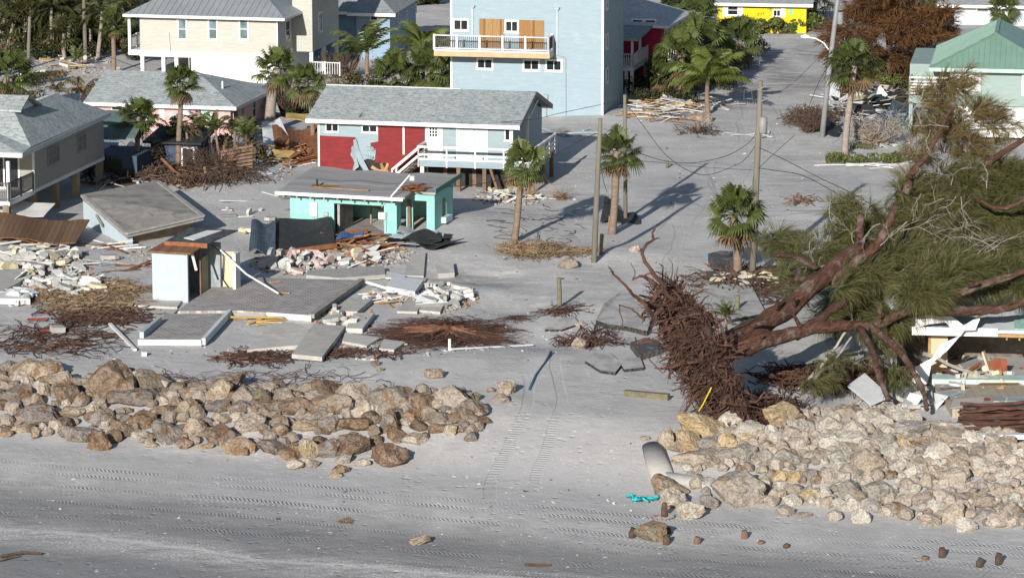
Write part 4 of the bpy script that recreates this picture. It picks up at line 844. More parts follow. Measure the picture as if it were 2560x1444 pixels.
palm((1842,170),(1842,104),70,'sabal palm at the right side of the roadside clump',tr=.2)
palm((1790,120),(1740,32),76,'dark sabal palm left of the yellow house',tr=.2)
palm((1768,285),(1770,195),100,'coconut palm with arching yellow green fronds beside the street','coconut',tr=.16,skirt=0,name='coconut_palm')
palm((975,255),(985,192),74,'low sabal palm behind red house roof, left of a palm pair',tr=.2)
palm((1072,262),(1075,172),80,'middle sabal palm behind the red house roof',tr=.2)
palm((1142,270),(1142,176),88,'sabal palm against the tall pale blue wall',tr=.2)
palm((1058,240),(1055,120),78,'feathery coconut palm behind the balcony end','coconut',tr=.14,skirt=0,name='coconut_palm')
palm((920,215),(918,130),92,'bleached upright fan shaped palm before the bright blue house','areca',tr=.16,skirt=0,name='feather_palm')
palm((1908,78),(1912,2),48,'sabal palm standing in front of the yellow house',tr=.16,bark=BARKG,skirt=.7)
palm((1830,60),(1790,-5),52,'sabal palm at the left corner of the yellow house','far',tr=.2)
palm((2035,60),(2040,5),60,'sabal palm just right of the yellow house','far',tr=.2)
palm((2500,66),(2505,22),48,'small sabal palm in front of the white stucco house',tr=.18)
palm((2322,110),(2328,35),45,'half bare feather palm at the edge of the brown tree','areca',tr=.1,skirt=0,name='feather_palm')
palm((198,290),(205,232),58,'wilted brownish feather palm above the slate green roof','dead',tr=.1,skirt=0,name='feather_palm')
palm((232,300),(248,245),42,'smaller wilted feather palm touching the pink house roof','dead',tr=.1,skirt=0,name='feather_palm')
palm((140,300),(142,225),38,'snapped palm with one yellow frond left of wilted feather palms','dead',tr=.14,skirt=0,name='feather_palm')
palm((198,168),(196,148),36,'young palm in the sand beside a blue tarpaulin','areca',tr=.06,skirt=0,name='feather_palm')
for k,(bx_,cx,cy,r_) in enumerate(((412,432,335,50),(470,465,330,46),(497,497,320,50),(548,540,325,46),(585,590,318,48),(618,615,335,44))):
    palm((bx_,415+k%2*8),(cx,cy),r_,f'wilting feather palm {("leftmost","second from left","third from left","fourth from left","fifth from left","rightmost")[k]} in the row before pink house',('areca','dead')[k%3==1],tr=.09,skirt=0,group='feather palms in front of the pink house',name='feather_palm')
# grove at the top left
for k,(x,y,cy,r_,kd) in enumerate(((20,130,60,80,'far'),(62,128,30,70,'far'),(100,120,70,60,'coconut'),(130,135,20,75,'coconut'),(160,150,85,55,'far'),(185,120,15,60,'far'),(228,140,70,58,'coconut'),(246,150,30,64,'coconut'),(262,120,80,50,'far'),(300,110,20,60,'far'),(10,60,-15,70,'far'),(90,50,-20,80,'far'),(320,70,10,50,'far'),(40,125,95,60,'coconut'),(118,128,100,58,'far'),(172,132,50,70,'coconut'),(210,130,100,50,'far'),(275,125,45,60,'coconut'),(75,100,10,80,'coconut'),(140,90,-5,80,'far'),(240,90,-10,70,'coconut'))):
    palm((x,y),(x+jit(14),cy),r_,f'{"feathery" if kd=="coconut" else "fan leaved"} palm in the dark grove at top left, {ORD(k+1)} planted','grove' if kd=='coconut' else kd,tr=.15,skirt=0,group='palms of the top left grove',bark=BARKG,name='grove_palm')
    bpy.context.scene  # keep
def grove_labels():
    l=sorted((o for o in COL.objects if o.get('group')=='palms of the top left grove'),key=lambda o:o.location.x)
    for k,o in enumerate(l): o['label']=f"palm {ORD(k+1)} from the left in the dark grove at top left"
grove_labels()
def leaves(m,c,rad,n,sz,r,flat=.3,shell=.5):
    c=Vector(c)
    for _ in range(n):
        d=Vector((r.gauss(0,1),r.gauss(0,1),r.gauss(0,1))).normalized(); q=r.uniform(shell,1)**.7
        p=c+Vector((d.x*rad[0],d.y*rad[1],d.z*rad[2]))*q; s=sz*r.uniform(.6,1.3)
        nrm=(d*.7+Vector((r.gauss(0,.6),r.gauss(0,.6),r.gauss(flat,.6)))).normalized(); a=nrm.orthogonal().normalized(); a.rotate(Matrix.Rotation(r.uniform(0,6.28),3,nrm)); b=nrm.cross(a)
        m.add([p-a*s*.5,p-b*s*.3,p+a*s*.5,p+b*s*.3],[(0,1,2,3)])
def bush(px,py,w,h,mat,label,cat='bush',n=700,sz=.2,name='shrub',seed=0,blobs=7,twigs=5,group=None,depth=.7):
    r=random.Random(seed*77+int(px)); g=G(px,py); s=SCL(py); a=w/s/2; hh=h/s; root=thing(name,label,cat,g,0,group); m=MB()
    for k in range(blobs):
        x=r.uniform(-.75,.75)*a; y=r.uniform(-.5,.5)*a*depth; z=hh*r.uniform(.25,.78); k_=r.uniform(.3,.5)
        leaves(m,(x,y,z),(a*k_*(1 if blobs>4 else 1.6),a*k_*depth+.2,hh*.32),n//blobs,sz,r)
    m.build('foliage',mat,root); t=MB()
    for k in range(twigs):
        x=r.uniform(-.6,.6)*a; t.tube([(x*.3,0,-.1),(x*.7,r.uniform(-.2,.2),hh*.4),(x,r.uniform(-.4,.4)*a*depth,hh*.85)],[.05,.03,.012],4)
    if twigs: t.build('stem',BRN,root)
    return root
for k,(x,y,w,h) in enumerate(((1830,82,80,40),(1885,84,90,40),(1945,86,90,42),(1990,84,70,40),(2030,80,60,58))): bush(x,y,w,h,LFS,f'{("yellow green","light green","bright green","olive green","tall vine covered")[k]} sea grape bush in the hedge before the yellow house, {ORD(k+1)} from left',n=900,sz=.3,seed=k,name='sea_grape',group='sea grape bushes by the yellow house')
for k,x in enumerate((2070,2120,2165,2215,2250)): bush(x,408,62,30,LFS,f'low sea grape bush {("at the left end","second from left","in the middle","second from right","at the right end")[k]} of the sand buried hedge',n=420,sz=.16,seed=k+9,name='sea_grape',group='sea grape bushes of the buried hedge')
bush(1885,140,80,58,LFD,'brown leaved sea grape by the street beside the sabal clump',n=500,sz=.25,seed=3,name='sea_grape')
bush(2235,215,90,30,LFS,'dark green bush below the brown dead tree',n=500,sz=.2,seed=4); bush(2140,372,90,22,LFS,'low ground vine around the pale palm trunk',n=420,sz=.12,seed=8,twigs=0,name='ground_vine')
bush(60,255,120,40,LFB,'dry brown bush above the roof of the stilt house',n=600,sz=.2,seed=5); bush(1180,60,90,70,LFK,'dark shrub behind the blue house corner',n=500,sz=.3,seed=6)
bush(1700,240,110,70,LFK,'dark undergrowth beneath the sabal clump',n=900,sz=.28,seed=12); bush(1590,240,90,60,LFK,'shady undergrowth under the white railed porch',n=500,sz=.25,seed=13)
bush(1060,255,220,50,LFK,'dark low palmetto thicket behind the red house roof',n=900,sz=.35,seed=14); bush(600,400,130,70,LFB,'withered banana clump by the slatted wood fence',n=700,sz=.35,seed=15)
bush(700,250,120,70,LFD,'tangled dead vines around the thick twisted palm trunk',n=120,sz=.2,seed=16,twigs=60); bush(855,195,190,75,LFD,'reddish leafless thicket beside the cream house',n=200,sz=.15,seed=17,twigs=90)
# dense dark trees closing the grove
for k,(x,y,w,h) in enumerate(((15,60,150,120),(105,70,160,130),(200,60,150,110),(290,80,140,140),(330,20,140,100),(60,110,120,60),(150,112,140,50),(250,118,120,60),(305,108,90,60),(1075,15,120,60),(1720,25,140,60),(2060,-5,160,60),(2440,0,150,50),(2180,-20,180,70),(620,-60,300,80),(1640,-30,160,60))):
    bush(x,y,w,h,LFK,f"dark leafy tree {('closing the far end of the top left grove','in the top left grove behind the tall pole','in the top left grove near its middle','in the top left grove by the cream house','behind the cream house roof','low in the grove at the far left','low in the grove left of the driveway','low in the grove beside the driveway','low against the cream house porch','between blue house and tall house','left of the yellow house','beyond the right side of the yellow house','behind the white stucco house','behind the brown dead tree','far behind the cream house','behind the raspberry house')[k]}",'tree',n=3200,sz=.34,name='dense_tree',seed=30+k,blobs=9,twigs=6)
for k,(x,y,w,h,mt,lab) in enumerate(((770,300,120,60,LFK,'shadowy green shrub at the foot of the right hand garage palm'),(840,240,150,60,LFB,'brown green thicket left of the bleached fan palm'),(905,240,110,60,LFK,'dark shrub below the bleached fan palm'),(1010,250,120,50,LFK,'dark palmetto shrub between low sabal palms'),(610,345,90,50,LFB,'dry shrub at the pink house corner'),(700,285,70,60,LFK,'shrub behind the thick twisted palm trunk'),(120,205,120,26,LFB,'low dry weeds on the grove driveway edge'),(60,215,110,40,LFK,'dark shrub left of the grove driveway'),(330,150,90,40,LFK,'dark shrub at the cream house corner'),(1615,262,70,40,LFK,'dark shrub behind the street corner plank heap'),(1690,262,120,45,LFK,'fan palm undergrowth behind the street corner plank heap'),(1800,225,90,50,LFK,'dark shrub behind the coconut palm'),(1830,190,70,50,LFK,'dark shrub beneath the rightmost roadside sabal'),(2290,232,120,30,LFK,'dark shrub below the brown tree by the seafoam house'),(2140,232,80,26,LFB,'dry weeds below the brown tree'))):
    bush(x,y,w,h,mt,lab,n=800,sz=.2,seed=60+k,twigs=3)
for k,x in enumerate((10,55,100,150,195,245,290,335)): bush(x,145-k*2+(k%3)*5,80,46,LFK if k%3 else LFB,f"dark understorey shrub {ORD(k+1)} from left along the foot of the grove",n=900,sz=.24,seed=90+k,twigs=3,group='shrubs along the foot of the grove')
def sprays(m,c,rad,n,r,ln=.9,w=.035,strips=7,bias=(0,0,0),droop=.25,spread=.45):
    c=Vector(c); b=Vector(bias)
    for _ in range(n):
        d=Vector((r.gauss(0,1),r.gauss(0,1),r.gauss(0,.8))).normalized(); q=r.random()**.45
        p=c+Vector((d.x*rad[0],d.y*rad[1],d.z*rad[2]))*q; e0=(d*.6+b+Vector((r.gauss(0,.3),r.gauss(0,.3),r.gauss(0,.3)))).normalized()
        for k in range(strips):
            e=(e0+Vector((r.gauss(0,spread),r.gauss(0,spread),r.gauss(0,spread)))).normalized(); l=ln*r.uniform(.5,1.1)
            a=p+e0*l*.35*r.random(); t=e.cross(Vector((r.gauss(0,1),r.gauss(0,1),r.gauss(0,1))))
            t=t.normalized()*w; md=a+e*l*.55; tp=a+e*l+Vector((0,0,-droop*l))
            m.add([a-t*.6,a+t*.6,md+t,md-t,tp],[(0,1,2,3),(3,2,4)])
# brown dead tree
def brown_tree():
    r=random.Random(3); g=G(2215,205); root=thing('dead_conifer','big rust brown dead tree with layered drooping boughs beside the street','tree',g); s=SCL(205)
    m=MB(); lp=lambda x,y,dy: W(x,y,g.y+dy)-g
    for (x,y,w,h,n) in ((2215,-30,80,30,120),(2290,-20,70,26,100),(2170,30,60,26,90),(2345,30,40,26,70),(2215,30,90,40,190),(2290,50,80,35,170),(2150,70,70,35,160),(2240,95,120,35,220),(2330,90,60,30,110),(2130,130,60,35,130),(2200,150,110,32,200),(2290,150,70,35,150),(2160,190,70,28,140),(2250,200,100,25,160),(2110,95,40,35,80),(2260,0,100,30,160),(2180,0,60,30,100),(2330,175,40,25,60),(2120,215,40,22,60)):
        c=lp(x,y,r.uniform(-2.5,2.5))
        for q in range(max(5,n//9)):
            d=Vector((r.gauss(0,1),r.gauss(0,1),r.gauss(0,1))).normalized()*r.random()**.4; bb=(d.x*1.2,d.y-.2,.15)
            sprays(m,c+Vector((d.x*w/s,d.y*2.6,d.z*h/s*.7)),(1.,.8,.16),18,r,.85,.02,9,bb,.14,.38)
    m.build('crown',LFR,root); t=MB(); t.tube([(0,0,-.3),(.3,0,2),(0,.2,5),(.4,.3,8)],[.35,.28,.2,.08],7)
    for k in range(26):
        a=r.uniform(0,6.28); z=r.uniform(1,7); l=r.uniform(1.5,4); t.tube([(0,0,z),(math.cos(a)*l*.5,math.sin(a)*l*.5,z+.4),(math.cos(a)*l,math.sin(a)*l,z+.2)],[.09,.05,.02],5)
    t.build('trunk',BRN,root)
brown_tree()
# ================================================= POLES, WIRES, POSTS
POLE=basic('utility_pole_wood',(.15,.135,.11),.9,.2,2.,(.19,.16,.13),.6,1.5,(1,1,.15),bmp=.4); GREYM=basic('galvanised',(.2,.205,.21),.5,.1); BLK=basic('black_rubber',(.02,.02,.022),.6,.3)
STUB=basic('wet_post',(.075,.05,.035),.9,.35,4.,bmp=.5,objvar=.3); GREENP=basic('mossy_post',(.14,.125,.085),.9,.25,3.,(.10,.12,.06),.6,2.,bmp=.4)
def pole(base,top,r0,r1,m,label,cat='utility pole',name='utility_pole',group=None):
    g=G(*base); t=W(top[0],top[1],g.y); root=thing(name,label,cat,g,0,group); l=t-g
    MB().tube([Vector((0,0,-.8))-l*.02,l*.35,l*.7,l],[r0,r0*.9+r1*.1,(r0+r1)/2,r1],10).build('shaft',m,root,smooth=True); return root,g,l
pole((1484,655),(1501,297),.17,.12,POLE,'leaning pale wooden pole with no crossarm beside the sabal palm crown')
pole((1564,548),(1562,237),.13,.1,POLE,'thinner wooden pole directly right of the leaning pale pole')
r,g,l=pole((1880,690),(1902,202),.2,.14,POLE,'tall wooden utility pole carrying a grey transformer can')
p=W(1907,313,g.y)-g; m=MB().tube([p+Vector((0,-.1,-.45)),p+Vector((0,-.1,-.4)),p+Vector((0,-.1,.4)),p+Vector((0,-.1,.5))],[.2,.24,.24,.12],14); m.build('transformer',GREYM,r,smooth=True)
m=MB()
for k in range(3): q=W((1899,1905,1897)[k],(225,255,330)[k],g.y)-g; m.tube([q+Vector((-.15,-.1,0)),q+Vector((.35,-.15,.25))],.035,5)
m.tube([W(1908,285,g.y)-g,W(1915,300,g.y)-g,W(1930,330,g.y)-g,W(1905,370,g.y)-g],.02,4); m.build('bracket',GREYM,r)
r,g,l=pole((2053,342),(2103,-75),.2,.13,GREYM,'tall leaning grey street light pole with white curved lamp arm','street light','street_lamp')
q=lambda x,y: W(x,y,g.y)-g
m=MB().tube([q(2071,124),q(2060,108),q(2040,97),q(2018,93)],.05,6); m.build('lamp_arm',TRIM,r); MB().tube([q(2022,93),q(2012,91),q(2002,92)],[.1,.16,.06],8).build('lamp_head',TRIM,r)
q0=q(2093,45); MB().tube([q0+Vector((.2,-.1,-.4)),q0+Vector((.2,-.1,.4))],.2,10).build('transformer',GREYM,r)
pole((2110,72),(2113,-20),.14,.1,POLE,'thin distant pole right of the street light near frame top')
pole((70,172),(74,42),.15,.12,POLE,'short grey pole before the top left grove, near left edge')
pole((214,148),(209,-20),.17,.13,POLE,'tall dark pole rising in front of the top left grove')
pole((58,246),(52,182),.06,.06,WH,'slim white pipe above the beige house roof','pipe','vent_mast')
for b,t,rr,m,lab in (((1400,768),(1397,694),.13,GREENP,'mossy wooden bollard standing alone in the sand gully'),((1500,636),(1505,585),.12,GREENP,'dark topped bollard beside the leaning pale pole'),((1843,778),(1844,738),.12,GREENP,'bollard behind the fallen tree root plate'),((1524,580),(1526,540),.1,LUM,'broken tan stub under black sheet by the sabal palm'),
   ((1667,420),(1669,402),.1,GREENP,'tiny tilted stub in the middle of the street sand'),((1746,330),(1746,307),.16,PILE,'square stump post surrounded by scraps in the street'),((2148,640),(2146,490),.22,BARKG,'broken off grey trunk spike standing among fallen branches')):
    g=G(*b); l=W(t[0],t[1],g.y)-g; solo(MB().tube([g-Vector((0,0,.4)),g+l*.5,g+l],[rr*1.05,rr,rr*.93],9),'wooden_post',m,lab,'post')
for k,(x,y,h,lab) in enumerate(((1661,1290,36,'short black post leaning on the pale speckled beach boulder'),(1578,1343,26,'wooden stub left of the lone brown beach boulder'),(1664,1360,24,'dark stub touching right side of the lone brown beach boulder'),(1672,1332,16,'stub behind right of the lone brown beach boulder'),(1743,1358,18,'reddish stub on the beach right of the lone brown boulder'),(1862,1345,22,'thin pale driftwood stub on the open beach'),(1966,1368,10,'flat dark stub barely above the beach sand'),(2354,1392,26,'square dark stub, leftmost of three at lower right'),(2450,1416,24,'brown stub, middle of three at lower right'),(2497,1410,30,'square dark stub, rightmost at lower right'),(1900,1358,8,'pinkish flat stub among the beach shells'),(2310,1398,10,'tiny pink stub left of the square dark stubs'))):
    g=G(x,y); h_=h/SCL(y); solo(MB().tube([g-Vector((0,0,.3)),g+Vector((jit(.05),0,h_*.6)),g+Vector((jit(.1),0,h_))],[.15,.145,.12+jit(.02)],7),'pile_stub',STUB if k not in(4,5,10,11) else PILE,lab,'wooden stub')
def wire(pts,ya,yb,label,r=.018,sub=8):
    P_=[W(x,y,ya+(yb-ya)*i/(len(pts)-1)) for i,(x,y) in enumerate(pts)]; out=[]
    for i in range(len(P_)-1):
        a,b,c,d=P_[max(i-1,0)],P_[i],P_[i+1],P_[min(i+2,len(P_)-1)]
        for k in range(sub):
            t=k/sub; out.append(.5*((2*b)+(c-a)*t+(2*a-5*b+4*c-d)*t*t+(3*b-3*c+d-a)*t*t*t))
    out.append(P_[-1]); return solo(MB().tube(out,r,4,False),'power_line',BLK,label,'wire')
Y1,Y2,Y3=G(1484,655).y,G(1564,548).y,G(1880,690).y
wire([(1561,246),(1500,262),(1400,283),(1320,300),(1150,312)],Y2,228,'thin service wire from the thinner pole to the red house roof')
wire([(1500,330),(1450,352),(1380,392),(1280,440),(1180,463),(1106,466)],Y1,208,'sagging pale service wire from leaning pole to mint cottage roof',.024)
wire([(1563,255),(1604,309),(1671,393),(1755,437),(1839,413),(1870,390),(1892,358)],Y2,Y3,'slack black cable hanging lowest between two poles over the street')
wire([(1503,335),(1607,386),(1705,408),(1806,393),(1869,359),(1894,325)],Y1,Y3,'slack black cable hanging higher between the poles over street')
wire([(1896,368),(1969,403),(2050,445),(2135,486),(2230,545)],Y3,182,'thick black cable running from transformer pole down into fallen tree')
wire([(1895,420),(1950,428),(2002,437),(2060,465),(2110,495)],Y3,185,'thin cable below the thick one running into the fallen tree')
wire([(1985,339),(1945,375),(1897,420)],200,Y3,'short guy wire rising left to right beside the transformer pole')
wire([(2080,150),(2050,200),(2012,292)],240,236,'guy wire slanting down left of the street light pole')
wire([(1507,398),(1600,402),(1740,416),(1890,426)],Y1,Y3,'nearly straight thin wire crossing the street low down',.012)
wire([(1905,212),(1930,235),(1985,205),(2080,110)],Y3,245,'thin wire dipping behind the transformer pole top',.014)
wire([(1496,345),(1500,400),(1508,450),(1518,480)],Y1,Y1,'loose cable dangling beside the leaning pale pole')
wire([(1886,430),(1880,480),(1892,560),(1893,640)],Y3,Y3,'loose cable dangling down the transformer pole')
wire([(76,48),(150,90),(240,130),(360,175)],262,262,'faint wire across the top left grove')
# ================================================= SLABS, PATIO, HUT, BOX
def gp(pts,dz=0.): return [G(x,y,dz) for x,y in pts]
def plate(pts,dz,th,m,label,cat='concrete slab',name='concrete_slab',tilt=None,group=None):
    P_=[G(x,y,0)+Vector((0,0,dz+(tilt[i] if tilt else 0))) for i,(x,y) in enumerate(pts)]
    a=P_[0]; n=(P_[1]-P_[0]).cross(P_[2]-P_[0])
    if n.z<0: P_.reverse()
    return solo(MB().prism(P_,(0,0,-th)),name,m,label,cat,group)
FF=lambda l:[F(*p) for p in l]
SAG=basic('sandy_concrete',(.42,.40,.37),.95,.12,2.,(.3,.29,.27),.5,1.2,bmp=.3,objvar=.1)
WSL=basic('white_slab',(.55,.57,.58),.8,.08,2.,(.4,.42,.43),.4,1.5)
for l,dz,th,m,lab in (([(1160,725),(1290,650),(1275,822),(1143,818)],.15,.15,SAG,'narrow upright grey slab near the erosion edge'),([(1350,755),(1480,740),(1490,815),(1375,822)],.28,.3,SAG,'thick square concrete pad with rounded edges on bare sand'),
  ([(470,800),(1000,770),(1010,830),(690,855),(460,835)],.3,.25,CONC,'long stained concrete slab above the brick patio'),([(1060,850),(1275,880),(1215,965),(1015,925)],.4,.3,WSL,'big white painted slab among broken white blocks'),
  ([(760,995),(920,1000),(815,1090),(630,1085)],.3,.25,SAG,'concrete slab against the right edge of the brick patio'),([(790,1100),(935,1095),(850,1210),(735,1205)],.3,.25,SAG,'square concrete slab left of the flat root mass'),
  ([(510,1180),(735,1190),(570,1410),(360,1390)],.32,.22,SAG,'largest tilted concrete slab, nearest the left rock wall'),([(140,1240),(475,1220),(440,1310),(50,1345)],.22,.2,SAG,'flat concrete slab below the yellow planks'),
  ([(180,1150),(370,1140),(480,1190),(470,1218),(150,1235)],.12,.1,SAG,'concrete slab strip just under the patio front edge'),
  ([(730,1215),(970,1255),(880,1310),(710,1275)],.16,.14,SAG,'thin slab wedged under roots, left piece'),([(1000,1265),(1150,1285),(1070,1340),(965,1330)],.18,.14,SAG,'pale slab wedged under roots, right piece'),
  ([(1150,995),(1270,1000),(1230,1075),(1090,1070)],.18,.14,SAG,'slab left of the white brick fragments above the roots'),([(1250,1015),(1410,1030),(1390,1075),(1245,1060)],.16,.14,SAG,'slab right of its twin above the flat roots'),
  ([(800,1355),(970,1355),(950,1390),(800,1385)],.08,.1,SAG,'small sliver of slab half buried near the roots'),([(1160,820),(1300,830),(1270,870),(1150,860)],.1,.1,SAG,'small slab fragment behind the big white slab'),
  ([(1020,800),(1150,830),(1140,850),(1010,845)],.25,.08,WSL,'thin white panel lying above the big white slab')): plate(FF(l),dz,th,m,lab)
EE=lambda l:[E(*p) for p in l]
def brickm():
    m,nt,b=newmat('brick_paver',.9,.15); co=nd(nt,'TexCoord').outputs['Object']
    br=nd(nt,'TexBrick',{'Vector':vmap(nt,co,(1,1,1),(0,0,R_(12))),'Color1':c4((.20,.175,.165)),'Color2':c4((.29,.265,.255)),'Mortar':c4((.42,.41,.4)),'Scale':1.,'Mortar Size':.022,'Brick Width':.42,'Row Height':.26})
    c=mixc(nt,rmp(nt,nz(nt,co,1.1,6,.7),.45,.7,0,.6),br.outputs[0],(.40,.39,.38)); nt.links.new(c,b.inputs['Base Color']); bump(nt,b,br.outputs[1],-.4,.02); return m
BRK=brickm()
def patio():
    g=G(640,790); root=thing('brick_patio','raised grey brick patio deck with white painted edge beside the blue hut','patio',g)
    up=.32; pts=[(545,722),(640,706),(905,714),(779,806),(600,794),(445,792),(470,770),(518,740)]
    P_=[G(x,y)-g+Vector((0,0,up)) for x,y in pts]; z=sum(p.z for p in P_)/len(P_)
    for p in P_: p.z=z
    MB().prism([(p.x,p.y,p.z) for p in P_],(0,0,-.12)).build('paving',BRK,root)
    a=[Vector((p.x,p.y,z)) for p in P_]; m=MB(); m.beam(a[2]+Vector((0,0,-.02)),a[3]+Vector((0,0,-.02)),.3,.22); m.build('edge_wall',CONCD,root)
    m=MB(); m.beam(a[3]+Vector((0,-.05,-.12)),a[3].lerp(a[4],.62)+Vector((0,-.05,-.12)),.12,.3); m.build('white_edge',WH,root)
    m=MB(); b=[Vector((p.x,p.y,z-.125)) for p in P_]; m.prism(b,(0,0,-.7)); m.build('base',CONC,root)
    for (x0,y0,x1,y1) in ((675,720,700,716),(690,745,725,746)): 
        p,q=G(x0,y0)-g,G(x1,y1)-g; p.z=q.z=z+.05; MB().beam(p,q,.15,.06).build('loose_board',LUM,root)
patio()
def step():
    g=G(470,850); root=thing('brick_step','lower brick paved step with low white edge walls below the patio','patio step',g)
    P_=[G(*E(x,y))-g for x,y in ((1150,1085),(1585,1090),(1400,1295),(960,1285))]; z=.3
    for p in P_: p.z=z
    MB().prism(P_,(0,0,-.1)).build('paving',BRK,root)
    m=MB(); m.beam(P_[3]+Vector((0,-.08,-.08)),P_[2]+Vector((0,-.08,-.08)),.14,.3); m.build('white_edge',WH,root)
    MB().beam(P_[1]+Vector((.1,0,.02)),P_[2]+Vector((.1,0,-.05)),.2,.35).build('edge_wall',basic('bluewhite_edge',(.5,.54,.57),.8),root)
    q0=G(*E(1110,1160))-g; q1=G(*E(985,1270))-g; q0.z=q1.z=z+.16; MB().beam(q0,q1,.22,.35).build('low_wall',basic('bluegrey_curb',(.36,.40,.43),.85,.1),root)
    MB().prism([p+Vector((0,0,-.105)) for p in P_],(0,0,-.6)).build('base',CONC,root)
step()
def hut():
    f=Fr(382,756,17); r=ftop('bath_hut',f,'small whitish blue ruined hut standing on a slab with torn roof','hut'); P=lambda X,Y,v=0: f.f(E(X,Y),v)
    U=P(1303,800)[0]; zt=P(1100,630)[1]; HW=basic('hut_paint',(.37,.43,.48),.75,.05,2.,(.42,.45,.47),.4,1.2)
    bx(r,'front_wall',HW,0,U,0,.16,-.4,zt); bx(r,'left_wall',HW,0,.16,.165,3.2,-.4,zt)
    bx(r,'back_wall',basic('hut_back',(.24,.27,.29),.85,.2),.165,U+.6,3.2,3.35,-.4,zt)
    v0,v1=1.9,2.6; d=bx(r,'door',basic('cream_door_shaded',(.28,.25,.18),.8,.12),U-.05,U+.02,v0,v0+1.0,0,2.2); bx(r,'jamb',PILE,U-.06,U+.06,v0-.16,v0-.02,-.3,zt)  # door and jamb colours darkened to carry the shade of the open side
    CRM=basic('cream_wall',(.52,.45,.31),.85,.1,2.)
    w=f.f(E(1640,700),3.4)[0]; bx(r,'cream_wall',CRM,U+.65,w,3.42,3.6,-.3,zt-.5); bx(r,'white_end',WH,w-.02,w+.16,2.9,3.6,-.3,zt-.5)
    m=MB(); z=zt+.02; m.prism([(-.15,-.25,z),(U+.3,-.25,z+.0),(U+.45,1.6,z+.2),(.1,1.6,z+.2)],(0,0,-.08)); m.build('plank_roof',planks('roof_plank',(.16,.075,.035),(.22,.12,.07),'y',.22,(.12,.07,.04)),r)
    m=MB(); z=zt+.35; m.prism([(.35,1.0,z),(U+.75,1.0,z),(U+1.35,4.0,z+.25),(.6,4.0,z+.25)],(0,0,-.06)); o=m.build('shingle_roof',shingle('dark_shingle',(.035,.04,.045),(.06,.065,.07),(.1,.11,.12)),r)
    MB().beam((.33,.97,z-.12),(U+.77,.97,z-.12),.06,.26).build('fascia',BROWN,o); m=MB().prism([(1.2,1.6,z+.12),(1.9,1.3,z+.1),(2.6,3.6,z+.27),(1.8,3.4,z+.25)],(0,0,-.03)); m.build('bare_patch',WSL,o)
    MB().tube([(1.2,1.8,z),(1.2,1.8,z+.35)],.06).build('vent_pipe',DARK,o)
    m=MB(); m.beam((U+.15,.3,zt-.1),(U+.5,.0,zt-.95),.14,.04); m.build('loose_board',WH,r); MB().tube([(U+.5,3,zt-.2),(U+2.5,2.2,1.4),(U+4.6,1.5,.6)],.05,6).build('loose_pipe',TRIM,r)
    m=MB(); m.box(.5,1.,2.2,2.8,-.2,.55); m.build('fixture',WH,r)
    MB().tube([(U+.3,2.6,zt),(U+.8,3.2,zt-.6),(U+.7,3.3,.8),(U+1.2,3.2,.2)],.03,5).build('cable',BLK,r)
hut()
plate(EE([(1000,935),(1300,940),(1230,1035),(890,1020)]),.12,.2,SAG,'concrete footing slab under the whitish blue hut')
plate(EE([(1080,1050),(1240,1045),(1170,1110),(1060,1105)]),.1,.15,SAG,'small slab corner between hut footing and brick step')
def box():
    g=G(*E(800,602)); root=thing('tipped_bunker','tilted pale blue concrete room with stained flat roof half sunk in sand','collapsed building',g)
    yl=G(*E(575,440)).y; yb=yl+7; yr=g.y+3.2
    fr=W(*E(876,515),g.y-.15)-g; le=W(*E(570,250),yl)-g; ba=W(*E(1098,150),yb)-g; ri=W(*E(1413,392),yr+.5)-g
    top=[fr,ri,ba,le]; c=(fr+ri+ba+le)/4
    m=MB(); m.prism(top,(0,0,-.22)); m.build('roof_slab',CONCD,root)
    m=MB(); k=.10; i=[p+(c-p)*k for p in top]
    m.add([i[0]+Vector((0,0,-.23)),i[3]+Vector((0,0,-.23)),i[3]+Vector((0,0,-3)),i[0]+Vector((0,0,-3)),i[0]+Vector((.25,.2,-.23)),i[3]+Vector((.25,.2,-.23)),i[3]+Vector((.25,.2,-3)),i[0]+Vector((.25,.2,-3))],[(0,1,2,3),(7,6,5,4),(0,4,5,1),(3,2,6,7),(0,3,7,4),(1,5,6,2)])
    m=MB(); w0,w1=le*.985+c*.015,fr*.96+c*.04
    m.prism([w0+Vector((0,0,-.02)),w1+Vector((0,0,-.23)),w1+Vector((0,0,-3)),w0+Vector((0,0,-3))],(.3,.25,0)); m.build('blue_wall',basic('pale_blue_stucco',(.44,.52,.57),.85,.05,2.,(.36,.38,.38),.4,1.),root)
    a,b=fr*.93+c*.07,ri*.86+c*.14
    m=MB(); m.prism([a+Vector((.15,.5,-.24)),b+Vector((-.2,.6,-.24)),b+Vector((-.2,.6,-3)),a+Vector((.15,.5,-3))],(0,.3,0)); m.build('block_wall',basic('bare_block',(.22,.18,.13),.95,.2,2.,(.12,.09,.06),.5),root)
    m=MB(); e0,e1=fr*.9+c*.1,fr*.6+c*.4
    q=[fr.lerp(ri,.06)*.9+c*.1, fr.lerp(ri,.15)*.9+c*.1, (fr.lerp(ri,.17))*.8+c*.2,(fr.lerp(ri,.05))*.8+c*.2]
    m.prism([p+Vector((0,0,.012)) for p in q],(0,0,-.02)); m.build('roof_hole',BROWN,root)
    rim=MB()
    for s_ in range(4): rim.beam(top[s_]*.99+c*.01+Vector((0,0,.03)),top[(s_+1)%4]*.99+c*.01+Vector((0,0,.03)),.28,.1)
    rim.build('roof_rim',CONC,root)
    p=le.lerp(fr,.42)+Vector((-.03,-.03,-.55)); m=MB().beam(p-Vector((.3,-.6,-.25)),p+Vector((.25,-.6,-.2)),.04,.2); m.build('slot',CONCD,root)
box()
